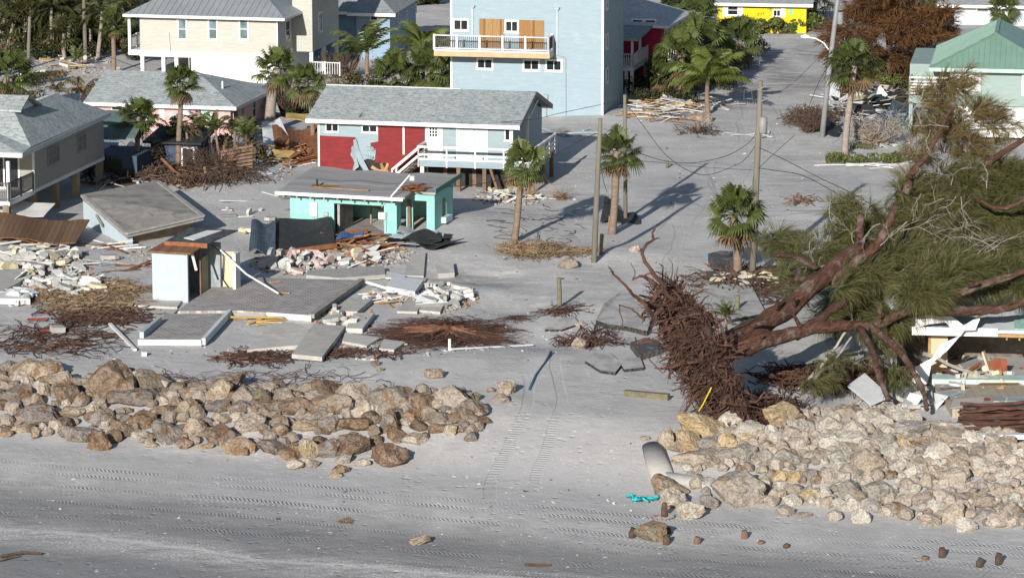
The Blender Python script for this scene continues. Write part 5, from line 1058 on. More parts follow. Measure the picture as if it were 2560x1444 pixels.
# ================================================= RIGHT RUIN
def ruin():
    f=Fr(2322,958,6); r=ftop('cream_ruin',f,'broken open cream walled house at right edge under fallen limbs','house'); P=lambda X,Y,v=0: f.f(L(X,Y),v)
    CRM=basic('cream_stucco',(.5,.40,.26),.85,.08,2.,(.55,.5,.42),.5,1.5); zt=P(1200,560)[1]; a=P(1130,900)[0]; b=P(1285,700)[0]
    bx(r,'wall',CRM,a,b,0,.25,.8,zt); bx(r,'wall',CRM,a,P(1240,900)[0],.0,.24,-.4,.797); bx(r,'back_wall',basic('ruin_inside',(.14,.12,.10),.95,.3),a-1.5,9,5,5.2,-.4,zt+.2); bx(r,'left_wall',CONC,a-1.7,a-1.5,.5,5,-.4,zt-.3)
    bx(r,'stud',LUM,a-.02,a+.1,-.06,-.003,.4,zt)
    e=P(1020,560)[0]; z=zt+.12
    m=MB(); m.prism([(e-.1,-.9,z),(9,-.9,z),(9,4.6,z+.5),(e-1.6,4.6,z+.5)],(0,0,-.16)); m.build('roof',basic('white_membrane',(.52,.56,.6),.7,.1,1.,(.2,.23,.27),.7,.5),r)
    m=MB(); m.beam((e-.1,-.95,z-.1),(3.2,-.95,z-.1),.08,.4); m.build('fascia',TRIM,r); m=MB(); m.beam((3.2,-.92,z-.25),(9,-.92,z-.3),.1,.14); m.build('roof_beam',LUM,r)
    m=MB(); m.prism([(4,-.7,z+.05),(9,-.7,z+.05),(9,.5,z+.3),(4,.5,z+.3)],(0,0,-.05)); m.build('aqua_panel',basic('aqua_panel',(.22,.38,.32),.7,.2),r)
    for k in range(9): x=3.6+k*.6; bx(r,'rafter',LUM,x,x+.08,-.8,1.,z-.5,z-.25)
    # torn white membrane hanging to the ground
    def ribbon(pts,w):
        m=MB(); prev=None; vs=[]; 
        for i,((X,Y),v,ww) in enumerate(pts):
            u,zz=P(X,Y,v); d=ww/2; ang=w[i]; vs+=[(u-d*math.cos(ang),v-.1,zz-d*math.sin(ang)),(u+d*math.cos(ang),v+.05,zz+d*math.sin(ang))]
        return m.add(vs,[(2*i,2*i+1,2*i+3,2*i+2) for i in range(len(pts)-1)])
    TARP=basic('white_membrane_strip',(.62,.62,.62),.7,.06,3.)
    m=ribbon([((1530,510),-1.5,.9),((1450,540),-1.5,.65),((1385,590),-1.5,.4),((1330,680),-1.5,.85),((1200,760),-1.5,.9),((1100,830),-1.6,.9),((1075,930),-1.7,.8),((1060,1010),-1.8,.8),((1010,1110),-2.4,.5),((880,1140),-3.2,.5)],[1.2,.9,1.4,.9,1.2,.5,.1,.1,.6,1.2])
    o=m.build('torn_membrane',TARP,r); s=o.modifiers.new('t','SOLIDIFY'); s.thickness=.02
    m=ribbon([((1030,520),-1.,.5),((1150,490),-1.1,.5),((1270,480),-1.15,.45),((1330,530),-1.25,.5),((1400,570),-1.3,.35)],[1.5,1.4,1.6,1.2,1.4]); m.build('torn_membrane',TARP,r)
    for k in range(34):
        x=rnd.uniform(b+.1,8.5); y=rnd.uniform(.3,4.5); zz=rnd.uniform(-.1,.5); L_=rnd.uniform(.3,1.3)
        m=MB(); m.rbox((x,y,zz),(L_,rnd.uniform(.1,.3),rnd.uniform(.04,.2)),rot3(jit(.5),jit(.5),jit(3))); m.build('rubble',(LUM,CRM,WH,CONC,BROWN)[k%5],r)
    p,q=P(1605,800),P(1750,950); m=MB().prism([(p[0],-.2,q[1]),(q[0],-.3,q[1]+.25),(q[0]-.05,-.1,p[1]),(p[0]+.3,0,p[1]+.0),(p[0],0,p[1]-.25)],(0,.06,0)); m.build('orange_panel',basic('orange_panel',(.19,.058,.03),.85,.2),r)
    p,q=P(1545,740),P(1640,980); MB().beam((p[0]+.1,-.2,p[1]),(q[0],-.35,q[1]),.3,.1).build('broken_door',CRM,r)
ruin()
def terrace():
    m,nt,b=newmat('terrace_tile',.85,.2); co=nd(nt,'TexCoord').outputs['Object']
    br=nd(nt,'TexBrick',{'Vector':co,'Color1':c4((.33,.28,.21)),'Color2':c4((.37,.31,.24)),'Mortar':c4((.24,.21,.17)),'Scale':1.,'Mortar Size':.02,'Brick Width':.4,'Row Height':.4},offset=0.)
    nt.links.new(mixc(nt,rmp(nt,nz(nt,co,.8,5),.5,.7,0,.5),br.outputs[0],(.42,.39,.35)),b.inputs['Base Color'])
    fl,n2,b2=newmat('flagstone',.8,.3); c2=nd(n2,'TexCoord').outputs['Object']; vo=nd(n2,'TexVoronoi',{'Vector':c2,'Scale':1.2},feature='DISTANCE_TO_EDGE'); v2=nd(n2,'TexVoronoi',{'Vector':c2,'Scale':1.2})
    cc=mixc(n2,nd(n2,'SeparateColor',{0:v2.outputs['Color']}).outputs[0],(.23,.27,.28),(.33,.36,.35)); n2.links.new(mixc(n2,mth(n2,'LESS_THAN',vo.outputs[0],.035),cc,(.55,.56,.55)),b2.inputs['Base Color'])
    g=G(2440,1010); root=thing('tile_terrace','tan tiled terrace with grey flagstone bands before the cream ruin','terrace',g)
    P=lambda X,Y,z: (lambda v:(v.x,v.y,z))(G(*L(X,Y))-g); z=.3
    MB().prism([P(1320,1270,z),P(1990,1280,z),P(1990,1035,z),P(1180,1030,z)],(0,0,-.5)).build('tiles',m,root)
    MB().prism([P(1190,1150,z+.03),P(1250,1190,z+.03),P(1420,1130,z+.03),P(1440,1090,z+.03),P(1380,1035,z+.03),P(1230,1040,z+.03)],(0,0,-.025)).build('flagstone',fl,root)
    MB().prism([P(1640,1200,z+.03),P(1990,1200,z+.03),P(1990,1150,z+.03),P(1660,1150,z+.03)],(0,0,-.025)).build('flagstone',fl,root)
    MB().prism([P(1160,1030,z+.22),P(1990,1040,z+.22),P(1990,990,z+.22),P(1160,980,z+.22)],(0,0,-.6)).build('aqua_curb',basic('aqua_curb',(.4,.5,.47),.8,.1),root)
    red=basic('red_spot',(.3,.06,.06),.8)
    for X,Y in ((1275,1170),(1590,1178)): MB().prism([P(X+28*math.cos(t),Y+16*math.sin(t),z+.045) for t in [k*.785 for k in range(8)]][::-1],(0,0,.004)).build('red_stone',red,root)
    MB().prism([P(1300,1270,z+.04),P(1560,1230,z+.04),P(1580,1150,z+.04),P(1330,1180,z+.04)],(0,0,-.03)).build('worn_patch',SAG,root)
terrace()
plate([L(*p) for p in ((500,1100),(630,1035),(830,1150),(680,1200))],.25,.1,WSL,'pale blue white panel on top of the right rock wall','panel','loose_sheet',tilt=(.3,.5,.1,0))
plate([L(*p) for p in ((700,1240),(900,1230),(1050,1260),(980,1330),(860,1310))],.15,.12,WSL,'pale blue grey slab at the crest of the right rock wall')
plate([L(*p) for p in ((370,960),(420,880),(630,790),(620,870),(500,930))],.35,.25,SAG,'leaning concrete slab beneath the fallen trunk')
# ================================================= DEBRIS
def plankmesh(l,w,t,m,seed):
    r=random.Random(seed); mb=MB(); mb.add([(-l/2,-w/2,-t/2),(l/2+r.uniform(-.1,.1),-w/2,-t/2),(l/2+r.uniform(-.15,.1),w/2,-t/2),(-l/2,w/2,-t/2),(-l/2,-w/2,t/2),(l/2,-w/2,t/2),(l/2-r.uniform(0,.15),w/2,t/2),(-l/2+r.uniform(0,.1),w/2,t/2)],[(3,2,1,0),(4,5,6,7),(0,1,5,4),(1,2,6,5),(2,3,7,6),(3,0,4,7)])
    return mb.mesh('plank',m)
def blockmesh(m,l=.4,w=.2,h=.2):
    mb=MB(); t=.035
    mb.box(-l/2,l/2,-w/2,-w/2+t,0,h); mb.box(-l/2,l/2,w/2-t,w/2,0,h)
    for x in (-l/2,-.018,l/2-t): mb.box(x,x+t,-w/2+t,w/2-t,0,h)
    return mb.mesh('cinder_block',m)
GRY=basic('grey_board',(.30,.30,.29),.85,.2,2.,objvar=.25); CRD=basic('cream_board',(.48,.42,.29),.8,.1,2.,objvar=.15); YLW=basic('yellow_board',(.42,.29,.11),.8,.15,2.,objvar=.2); BLU=basic('blue_scrap',(.05,.12,.3),.6,.2); PBL=basic('paleblue_board',(.34,.43,.48),.8,.1,objvar=.15); TARB=basic('tar_felt',(.028,.029,.031),.75,.3,2.,bmp=.4); PNK=basic('pink_block',(.46,.35,.33),.9,.1,3.,objvar=.12); RBD=basic('red_board',(.2,.04,.03),.85,.3)
PL={k:[plankmesh(l,w,.045,m,i) for i,(l,w) in enumerate(((1.2,.14),(2.,.16),(3.,.14),(.8,.2)))] for k,m in (('brown',BROWN),('tan',LUM),('white',WH),('grey',GRY),('pale blue',PBL),('yellowish',YLW))}
PN={k:[plankmesh(l,w,.03,m,i+9) for i,(l,w) in enumerate(((1.,.7),(1.7,1.),(1.2,.5)))] for k,m in (('white',WSL),('brown',BROWN),('black',TARB),('grey',GRY),('cream',CRD),('yellowish',YLW),('pale blue',PBL))}
WHB=basic('white_block',(.43,.43,.41),.9,.2,3.,(.26,.24,.21),.75,2.,objvar=.3)
def chunkmesh(seed):
    r=random.Random(seed); n=7; mb=MB(); mb.prism([(math.cos(6.283*k/n)*r.uniform(.38,.62),math.sin(6.283*k/n)*r.uniform(.24,.4),0) for k in range(n)],(0,0,.2)); return mb.mesh('wall_chunk',WH)
BK={k:[blockmesh(m),chunkmesh(i*3),rockmesh(300+i,2),chunkmesh(i*3+1),blockmesh(m,.8,.2,.2)] for i,(k,m) in enumerate((('white',WHB),('pinkish',PNK),('cream',CRD),('grey',CONC)))}
for k,(m) in (('white',WHB),('pinkish',PNK),('cream',CRD),('grey',CONC)):
    for q_ in (1,2,3): BK[k][q_].materials[0]=m
FARP={}
def heap(cx,cy,w,h,n,kinds,place,hz=.5,tilt=.35,ang=None,seed=0):
    """n loose pieces in an image ellipse; each piece is its own object"""
    r=random.Random(seed*13+int(cx))
    for i in range(int(n*1.15)):
        a=r.uniform(0,6.28); q=r.random()**.6; x=cx+math.cos(a)*q*w/2; y=cy+math.sin(a)*q*h/2; g=G(x,y); z=hz*max(0,1-q)*r.uniform(.3,1)
        kind,col=r.choice(kinds); s=r.uniform(.75,1.15); rz=r.uniform(0,6.28) if ang is None else ang+r.gauss(0,.45)
        if kind=='plank': me=r.choice(PL[col]); nm,cat,lab='plank','plank',f'{col} broken plank'
        elif kind=='panel': me=r.choice(PN[col]); nm,cat,lab='board_panel','panel',f'{col} broken panel sheet'
        else: me=r.choice(BK[col]); nm,cat,lab='masonry_block','block',f'{col} masonry block'
        rot=(r.gauss(0,tilt),r.gauss(0,tilt*.7),rz) if kind!='block' else (r.choice((0,0,1.57,.4)),r.gauss(0,.3),rz)
        sc=s if kind!='block' or me is not BK[col][2] else s*r.uniform(.12,.24)
        if kind=='plank' and cy<470 and r.random()<.72:
            M_=Matrix.Translation((g.x,g.y,g.z+.06+z))@rot3(*rot).to_4x4()@Matrix.Scale(sc,4); FARP.setdefault(col,MB()).add([M_@v.co for v in me.vertices],[tuple(f.vertices) for f in me.polygons]); continue
        o=inst(me,nm,None,(g.x,g.y,g.z+.06+z+(.1 if kind=='block' and rot[0]>1 else 0)),rot,sc); tag(o,f'{lab} {place}',cat,f'{lab}s {place}')
P_,N_,B_='plank','panel','block'
heap(105,665,220,110,95,[(B_,'white')]*6+[(B_,'cream'),(B_,'grey'),(P_,'white'),(N_,'white')],'in the rubble field left of the hut',.55,seed=1)
heap(180,715,190,50,26,[(B_,'white')]*4+[(B_,'cream'),(P_,'white')],'at the lower rim of the left rubble field',.3,seed=2)
heap(40,745,90,50,16,[(B_,'white'),(N_,'white'),(P_,'white')],'by the buried slab at far left',.3,seed=3)
heap(90,610,210,40,30,[(P_,'brown')]*3+[(P_,'tan'),(P_,'white'),(P_,'grey')],'under the curled plywood roof at left',.5,.2,.1,seed=4)
heap(280,622,110,16,10,[(P_,'white'),(P_,'tan'),(P_,'brown')],'in front of the tipped blue room',.25,.15,.1,seed=5)
heap(300,665,90,40,8,[(P_,'brown'),(P_,'grey'),(B_,'grey')],'on bare sand left of the hut',.1,.1,.5,seed=6)
heap(735,660,190,50,45,[(B_,'white')]*3+[(B_,'pinkish')]*4+[(P_,'white')],'in the pink and white block pile',.5,seed=7)
heap(880,615,230,55,70,[(P_,'brown')]*4+[(P_,'tan')]*2+[(P_,'grey'),(N_,'brown'),(P_,'white')],'in the timber heap before the mint cottage',.55,.2,.1,seed=8)
heap(1050,605,170,40,26,[(N_,'black')]*3+[(N_,'grey'),(P_,'grey'),(N_,'pale blue')],'in the roofing scraps right of the timber heap',.25,.25,.1,seed=9)
heap(900,650,110,40,22,[(B_,'white'),(B_,'grey'),(P_,'brown'),(N_,'white'),(B_,'cream')],'below the timber heap',.3,seed=10)
heap(960,745,130,36,20,[(P_,'white')]*2+[(B_,'white'),(N_,'white'),(P_,'tan')],'left of the big white slab',.25,seed=11)
heap(1105,745,150,60,34,[(B_,'white')]*5+[(N_,'white')],'among white fragments right of the big white slab',.3,seed=12)
heap(860,800,90,50,14,[(B_,'white'),(B_,'grey')],'beside the right patio edge',.3,seed=13)
heap(640,805,120,18,8,[(P_,'yellowish')],'on the patio front edge',.3,.1,.15,seed=14)
heap(650,583,110,14,16,[(B_,'white'),(B_,'cream')],'behind the black roof sheet',.15,seed=15)
heap(1260,490,150,34,24,[(N_,'white')]*2+[(P_,'white'),(B_,'white'),(B_,'cream'),(P_,'grey')],'under the red house deck',.25,seed=16)
heap(1330,498,70,12,7,[(P_,'white'),(P_,'yellowish')],'on the sand right of the deck piles',.15,seed=17)
heap(1655,272,200,64,110,[(P_,'tan')]*3+[(P_,'white')]*3+[(P_,'brown')]*2+[(N_,'white'),(P_,'yellowish'),(N_,'yellowish'),(P_,'grey')],'in the plank heap at the street corner',.9,.2,.1,seed=18)
heap(1790,262,90,30,16,[(P_,'grey'),(P_,'white'),(P_,'brown')],'behind the coconut palm',.4,.15,seed=19)
heap(2175,262,210,84,105,[(N_,'white')]*2+[(N_,'cream')]*2+[(N_,'black')]*3+[(P_,'white'),(P_,'brown'),(N_,'pale blue'),(N_,'grey')],'in the wreckage left of the seafoam house',1.3,.3,seed=20)
heap(2095,245,70,60,26,[(P_,'white'),(N_,'white')],'at the left end of the seafoam house wreckage',.5,seed=21)
heap(2210,362,100,16,9,[(N_,'white'),(P_,'white')],'behind the buried hedge',.1,seed=22)
heap(2150,416,190,10,11,[(P_,'white')],'along the sand buried hedge',.1,.05,.05,seed=23)
heap(725,388,140,60,56,[(N_,'brown')]*2+[(P_,'brown')]*2+[(P_,'tan'),(N_,'yellowish'),(P_,'white')],'in the collapsed orange shed',.8,.3,seed=24)
heap(470,450,240,40,34,[(P_,'brown')]*4+[(P_,'tan')],'in the brush heap behind the tipped room',.5,.3,seed=25)
heap(310,460,180,70,26,[(N_,'grey'),(P_,'grey'),(P_,'brown'),(N_,'pale blue'),(P_,'white')],'in the dark gap beside the stilt house',.4,.3,seed=26)
heap(180,162,190,40,26,[(N_,'white'),(P_,'white'),(P_,'tan'),(B_,'white'),(N_,'yellowish')],'scattered on the grove driveway',.2,.15,seed=27)
heap(110,185,90,26,8,[(N_,'black'),(P_,'grey'),(B_,'white')],'on the left side of the grove driveway',.15,.15,seed=28)
heap(2440,955,190,70,26,[(P_,'tan'),(N_,'cream'),(B_,'white'),(P_,'brown'),(B_,'cream')],'on the floor of the cream ruin',.4,.3,seed=29)
heap(1860,705,170,24,26,[(B_,'cream')]*2+[(B_,'white'),(B_,'grey')],'along the broken curb by the squat palm',.25,seed=30)
heap(2300,1010,110,30,10,[(N_,'white'),(B_,'white'),(B_,'grey')],'at the crest of the right rock wall',.2,seed=31)
heap(1420,330,120,16,9,[(N_,'grey'),(P_,'grey'),(P_,'pale blue')],'below the tall pale blue house',.1,.1,seed=32)
heap(640,435,80,20,6,[(N_,'white'),(N_,'pale blue')],'on the sand above the mint cottage roof',.05,.1,seed=33)
heap(650,520,200,80,10,[(P_,'white'),(N_,'grey'),(B_,'white')],'scattered on the sand left of the mint cottage',.0,.05,seed=34)
heap(1900,340,90,20,8,[(P_,'grey'),(N_,'pale blue'),(P_,'white')],'on the street near the transformer',.05,.05,seed=35)
for col_,mb_ in FARP.items(): solo(mb_,'far_planks',{'brown':BROWN,'tan':LUM,'white':WH,'grey':GRY,'pale blue':PBL,'yellowish':YLW}[col_],f'small {col_} plank litter in the farther debris heaps','planks',kind='stuff')
# larger single sheets
def sheet(pts,m,label,cat,name,th=.04,curl=0.):
    a=[G(x,y,z) if len(pt)==3 else None for pt in pts for x,y,z in [pt]]; N=10; mb=MB(); vs=[]
    for j in range(5):
        for i in range(N+1):
            u,v=i/N,j/4; p=(a[0]*(1-u)+a[1]*u)*(1-v)+(a[3]*(1-u)+a[2]*u)*v
            vs.append(p+Vector((0,0,curl*math.sin(u*6.3+v)*.5+.06*noise.noise(p*1.3))))
    mb.add(vs,[(j*(N+1)+i,j*(N+1)+i+1,(j+1)*(N+1)+i+1,(j+1)*(N+1)+i) for j in range(4) for i in range(N)])
    o=solo(mb,name,m,label,cat); s=o.modifiers.new('t','SOLIDIFY'); s.thickness=th; return o
PLYR=planks('curled_ply',(.12,.07,.042),(.16,.10,.062),'y',.3,(.1,.065,.045))
sheet([(-10,617,.5),(190,625,.45),(225,590,.9),(-10,580,1.1)],PLYR,'long curled brown plywood roof sheet at the left edge','roof sheet','roof_sheet',.06,.25)
sheet([(-10,572,1.0),(110,578,.9),(140,560,1.2),(-10,548,1.4)],WH,'white corrugated sheet on top of the curled plywood','roof sheet','roof_sheet',.03,.15)
sheet([(688,640,.35),(838,628,.4),(828,585,1.0),(690,590,1.0)],TARB,'black tar paper roof section leaning before the mint cottage','roof sheet','roof_sheet',.05,.12)
solo(MB().beam(G(700,645,.3),G(842,630,.4),.08,.28),'fascia_board',BROWN,'reddish brown fascia board along the black roof section','plank')
sheet([(622,640,.3),(688,650,.4),(690,600,1.1),(630,590,.9)],shingle('navy_shingle',(.035,.05,.07),(.05,.07,.09),(.09,.12,.15)),'dark blue shingled roof piece beside the hut','roof sheet','roof_sheet',.05,.3)
sheet([(840,622,.5),(905,612,.5),(912,604,.6),(850,608,.6)],BLU,'blue tarpaulin scrap on the timber heap','tarpaulin','tarpaulin',.02,.2)
sheet([(1000,612,.35),(1090,628,.2),(1160,612,.2),(1060,596,.45)],TARB,'crumpled black felt trailing right of the timber heap','roof sheet','roof_sheet',.03,.4)
sheet([(990,598,.4),(1080,604,.3),(1100,594,.3),(1000,588,.45)],GRY,'grey felt strip in front of the mint doorway','roof sheet','roof_sheet',.03,.3)
sheet([(1500,560,.1),(1600,562,.15),(1590,545,.2),(1512,530,.8)],TARB,'crumpled black sheet draped at the foot of sabal and pole','tarpaulin','tarpaulin',.03,.4)
sheet([(2045,335,.3),(2095,345,.1),(2105,330,.2),(2055,312,.9)],TARB,'black sheet draped at the foot of the street light','tarpaulin','tarpaulin',.03,.2)
sheet([(660,390,.1),(745,395,.1),(700,345,1.4),(655,350,1.2)],WSL,'white dented panel leaning on the collapsed orange shed','panel','loose_sheet',.04,.1)
sheet([(690,400,.2),(795,402,.3),(795,352,1.0),(680,352,.9)],BROWN,'collapsed orange plywood roof slope behind the red house','roof sheet','roof_sheet',.08,.5)
sheet([(715,345,1.3),(785,348,1.3),(780,338,1.5),(715,336,1.5)],YLW,'yellow board lying on top of the collapsed orange shed','panel','loose_sheet',.05,.1)
sheet([(650,300,1.),(700,308,.8),(690,290,1.1),(652,288,1.2)],GRY,'grey scrap above the collapsed shed','panel','loose_sheet',.05,.1)
sheet([(236,470,.5),(290,450,.4),(300,400,1.8),(236,385,2.1)],basic('bluegrey_sheet',(.24,.29,.34),.7,.1),'blue grey roof panel slumped beside the stilt house','roof sheet','roof_sheet',.06,.05)
sheet([(2100,268,.2),(2250,282,.1),(2265,248,.5),(2100,235,.7)],TARB,'black roof section in the wreckage left of the seafoam house','roof sheet','roof_sheet',.06,.4)
sheet([(2200,322,.1),(2280,318,.2),(2290,280,.7),(2230,285,.9)],PBL,'pale blue grey roof panel beneath the seafoam deck','roof sheet','roof_sheet',.05,.2)
sheet([(1755,645,.03),(1830,632,.03),(1832,624,.05),(1760,640,.05)],BLU and basic('skyblue_strip',(.2,.38,.55),.7),'sky blue strip lying on sand left of the squat palm','strip','plastic_strip',.02,.03)
sheet([(1640,232,.6),(1700,238,.6),(1690,222,.9),(1640,218,.9)],WSL,'white corrugated panel on the street corner plank heap','panel','loose_sheet',.03,.1)
def aspm():
    m,nt,b=newmat('sandy_asphalt',.95,.15); co=nd(nt,'TexCoord').outputs['Object']; nz_=nd(nt,'SeparateXYZ',{0:nd(nt,'NewGeometry').outputs['Normal']}).outputs[2]
    top=mixc(nt,rmp(nt,nz(nt,co,1.2,6,.7),.42,.62),(.45,.435,.42),(.31,.30,.29)); ed=mixc(nt,rmp(nt,nz(nt,co,6,4),.4,.6),(.025,.024,.024),(.07,.065,.06))
    nt.links.new(mixc(nt,rmp(nt,nz_,.5,.8),ed,top),b.inputs['Base Color']); bump(nt,b,nz(nt,co,14,6,.7),.5,.03); return m
ASP=aspm(); ASPD=basic('bare_asphalt',(.075,.075,.078),.9,.35,3.,(.3,.29,.28),.7,1.5,bmp=.5)
for l,dz,lab,m in (([(1490,812),(1520,822),(1570,828),(1618,840),(1640,770),(1560,735),(1510,770)],.26,'large sand coated asphalt plate with long black broken edge','s'),([(1362,829),(1405,829),(1447,814),(1436,796),(1380,806)],.12,'sandy asphalt plate with thin black crescent edge in the gully','s'),([(1462,908),(1500,932),(1538,938),(1556,915),(1522,886),(1488,884)],.15,'round broken asphalt slab with dark rim','s'),
  ([(1575,870),(1612,858),(1640,862),(1655,885),(1600,902)],.3,'grey asphalt chunk against the root plate','d'),([(1770,655),(1800,648),(1835,650),(1835,672),(1790,684)],.5,'grey asphalt chunk left of the squat palm','d'),([(1765,690),(1830,692),(1830,708),(1780,705)],.3,'low asphalt chunk in front of the squat palm','d'),
  ([(1476,846),(1530,858),(1592,866),(1585,846),(1500,836)],.13,'cracked sand coated asphalt plate below the large one','s'),([(1742,800),(1752,745),(1765,708),(1880,724),(1915,790),(1830,806)],.18,'sandy pavement plate cracked along its left edge behind the root plate','s'),([(1545,905),(1600,900),(1610,925),(1560,930)],.15,'small sandy asphalt plate at the foot of root plate','s')):
    plate(l,dz,.5,ASP if m=='s' else ASPD,lab,'asphalt','asphalt_slab')
solo(MB().tube([G(1323,975,.03),G(1340,938,.02),G(1366,902,.02),G(1378,885,.12)],.06,8),'blue_hose',basic('blue_hose',(.025,.08,.13),.5),'blue hose lying on the sand in the gap','hose',smooth=True)
a,b=G(1562,988,.12),G(1672,1000,.15); solo(MB().beam(a,b,.3,.3),'timber_beam',GREENP,'mossy square timber lying left of the root plate','timber')
a,b=G(1128,880,.15),G(1332,866,.1); solo(MB().tube([a,b],.05,8),'white_pipe',TRIM,'long white pipe lying at the flat root mass','pipe'); g=G(1124,876); solo(MB().tube([g,g+Vector((0,0,.6))],.07,8),'white_pipe',TRIM,'short upright white pipe at the flat root mass','pipe')
a,b=G(275,815,.12),G(338,878,.08); solo(MB().beam(a,b,.16,.12),'white_plank',WH,'long white plank lying alone left of the brick step','plank')
g=G(360,890); solo(MB().rbox(g+Vector((0,0,.12)),(.24,.24,.22),rot3(0,.1,.3)),'white_block',WH,'single small white block alone on the sand','block')
a=G(*E(400,1200)); solo(MB().rbox(a+Vector((0,0,.18)),(.7,.5,.35),rot3(.1,.1,.4)),'grey_block',CONC,'grey block beside a red scrap on the left sand','block')
for k,(X,Y) in enumerate(((255,1120),(345,1195))): a=G(*E(X,Y)); solo(MB().beam(a+Vector((-.5,0,.1)),a+Vector((.5,.1,.12)),.2,.08),'red_scrap',RBD,('dull red board','larger dull red sheet scrap')[k]+' on the sand left of the brick step','plank')
plate(EE([(-20,790),(270,780),(130,880),(-20,960)]),.25,.3,SAG,'sand covered slab corner at the far left edge')
plate(EE([(0,950),(200,960),(210,1010),(0,1005)]),.35,.3,WH,'white topped wall fragment at the far left edge','wall fragment','wall_fragment')
def flat(mb,k):
    mb.v=[(x,y,T(x,y)+.06+(z-T(x,y)-.06)*k) for x,y,z in mb.v]; return mb
# sand filled tube and turquoise cloth
TUBE=basic('geotextile',(.36,.345,.32),.9,.08,3.,(.28,.27,.25),.5,1.); g0=[(1632,1150),(1645,1185),(1660,1212)]; p=[G(x,y,.1) for x,y in g0]
solo(flat(MB().tube(p,[.5,.55,.5],14),.5),'sand_tube',TUBE,'stubby grey sand filled tube, upper of two','sand tube',smooth=True); p=[G(x,y,.1) for x,y in ((1648,1205),(1710,1215),(1790,1226))]; solo(flat(MB().tube(p,[.4,.44,.44],14),.6),'sand_tube',TUBE,'long grey sand filled tube, lower of two beside boulders','sand tube',smooth=True)
TQ=basic('turquoise_cloth',(.02,.35,.38),.7,.3,5.); m=MB(); g=G(1606,1254)
for k in range(9): 
    a=Vector((jit(.5),jit(.35),.08)); m.tube([g+a,g+a+Vector((jit(.3),jit(.25),.14)),g+a+Vector((jit(.5),jit(.3),.03))],[.04,.08,.03],6)
solo(m,'turquoise_rope',TQ,'crumpled turquoise cloth on the beach beside a tan boulder','cloth',smooth=True)
m=MB(); g=G(1660,1294)
for k in range(4): m.tube([g+Vector((.45*math.cos(t*.7+k),.4*math.sin(t*.7+k),.05+.02*k)) for t in range(8)],.02,4)
solo(m,'rope_coil',TWG,'tangled rope around the short black beach post','rope')
m=MB(); g=G(45,1392); m.tube([G(0,1396,.1),G(55,1390,.18),G(103,1388,.1)],.06,6); m.tube([G(0,1404,.05),G(40,1398,.2)],.04,5); solo(m,'driftwood',BRN,'driftwood stick at the lower left corner','driftwood')
m=MB(); m.tube([G(1312,1413,.05),G(1345,1416,.08),G(1375,1414,.04)],.07,5); solo(m,'driftwood',BRN,'short dark driftwood at the bottom edge','driftwood')
# wood slat fence, green roofed shed, small yard things
def fence():
    g=G(592,432); r=thing('slat_fence','leaning dark horizontal slat fence by the withered banana clump','fence',g)
    for k in range(7): 
        a,b=W(552,428-k*8,g.y)-g,W(632,418-k*9,g.y-.5)-g; MB().beam(a,b,.05,.16).build('slat',PILE,r)
    for x in (560,592,626): a=W(x,432,g.y)-g; MB().box(a.x-.06,a.x+.06,.05,.17,-.4,1.8).build('post',PILE,r)
fence()
def shed():
    f=Fr(232,452,12); r=ftop('low_shed',f,'low dark shed with slate green roof between stilt house and pink house','shed'); bx(r,'wall',NAVY,0,3.,0,4,-.4,1.7)
    m=MB(); z=f.f((300,342))[1]; m.prism([(-.3,-.4,z),(3.0,-.4,z),(2.6,4,z+1.1),(-.3,4,z+1.1)],(0,0,-.12)); m.build('roof',basic('slate_green',(.10,.14,.13),.7,.15,1.,(.14,.17,.165),.5,3.),r); bx(r,'doorway',DARK,.8,2.,-.02,-.003,-.3,1.5)  # doorway drawn as a dark panel in place of its inner shade
    f=Fr(385,425,12); r=ftop('navy_shed',f,'navy painted shed with white door frames behind the feather palms','shed'); bx(r,'wall',NAVY,-.2,3.,0,3,-.4,1.9); m=MB(); m.prism([(-.6,-.5,1.95),(3.4,-.5,1.95),(3.4,3.4,2.4),(-.6,3.4,2.4)],(0,0,-.12)); m.build('roof',TARB,r)
    win(r,'f',0,(1.9,.0),(2.8,1.6),0,0,.1,gm=DARK,name='door_frame')
shed()
def rail_bits():
    for k,(x,y,w,lab) in enumerate(((1870,250,22,'white plastic chair frame lying behind the transformer pole'),(1885,165,28,'white metal frame in the shade by the street'),(1853,190,10,'small white sign post in the shade of the palms'))):
        g=G(x,y); a=w/SCL(y)/2; m=MB()
        for s in (-1,1): m.beam(g+Vector((s*a,0,0)),g+Vector((s*a*.8,.4,.7)),.05,.05)
        m.beam(g+Vector((-a,0,.1)),g+Vector((a,0,.1)),.05,.05); m.beam(g+Vector((-a*.8,.4,.7)),g+Vector((a*.8,.4,.7)),.05,.05); solo(m,'metal_frame' if k else 'chair_frame',TRIM,lab,'frame')
rail_bits()
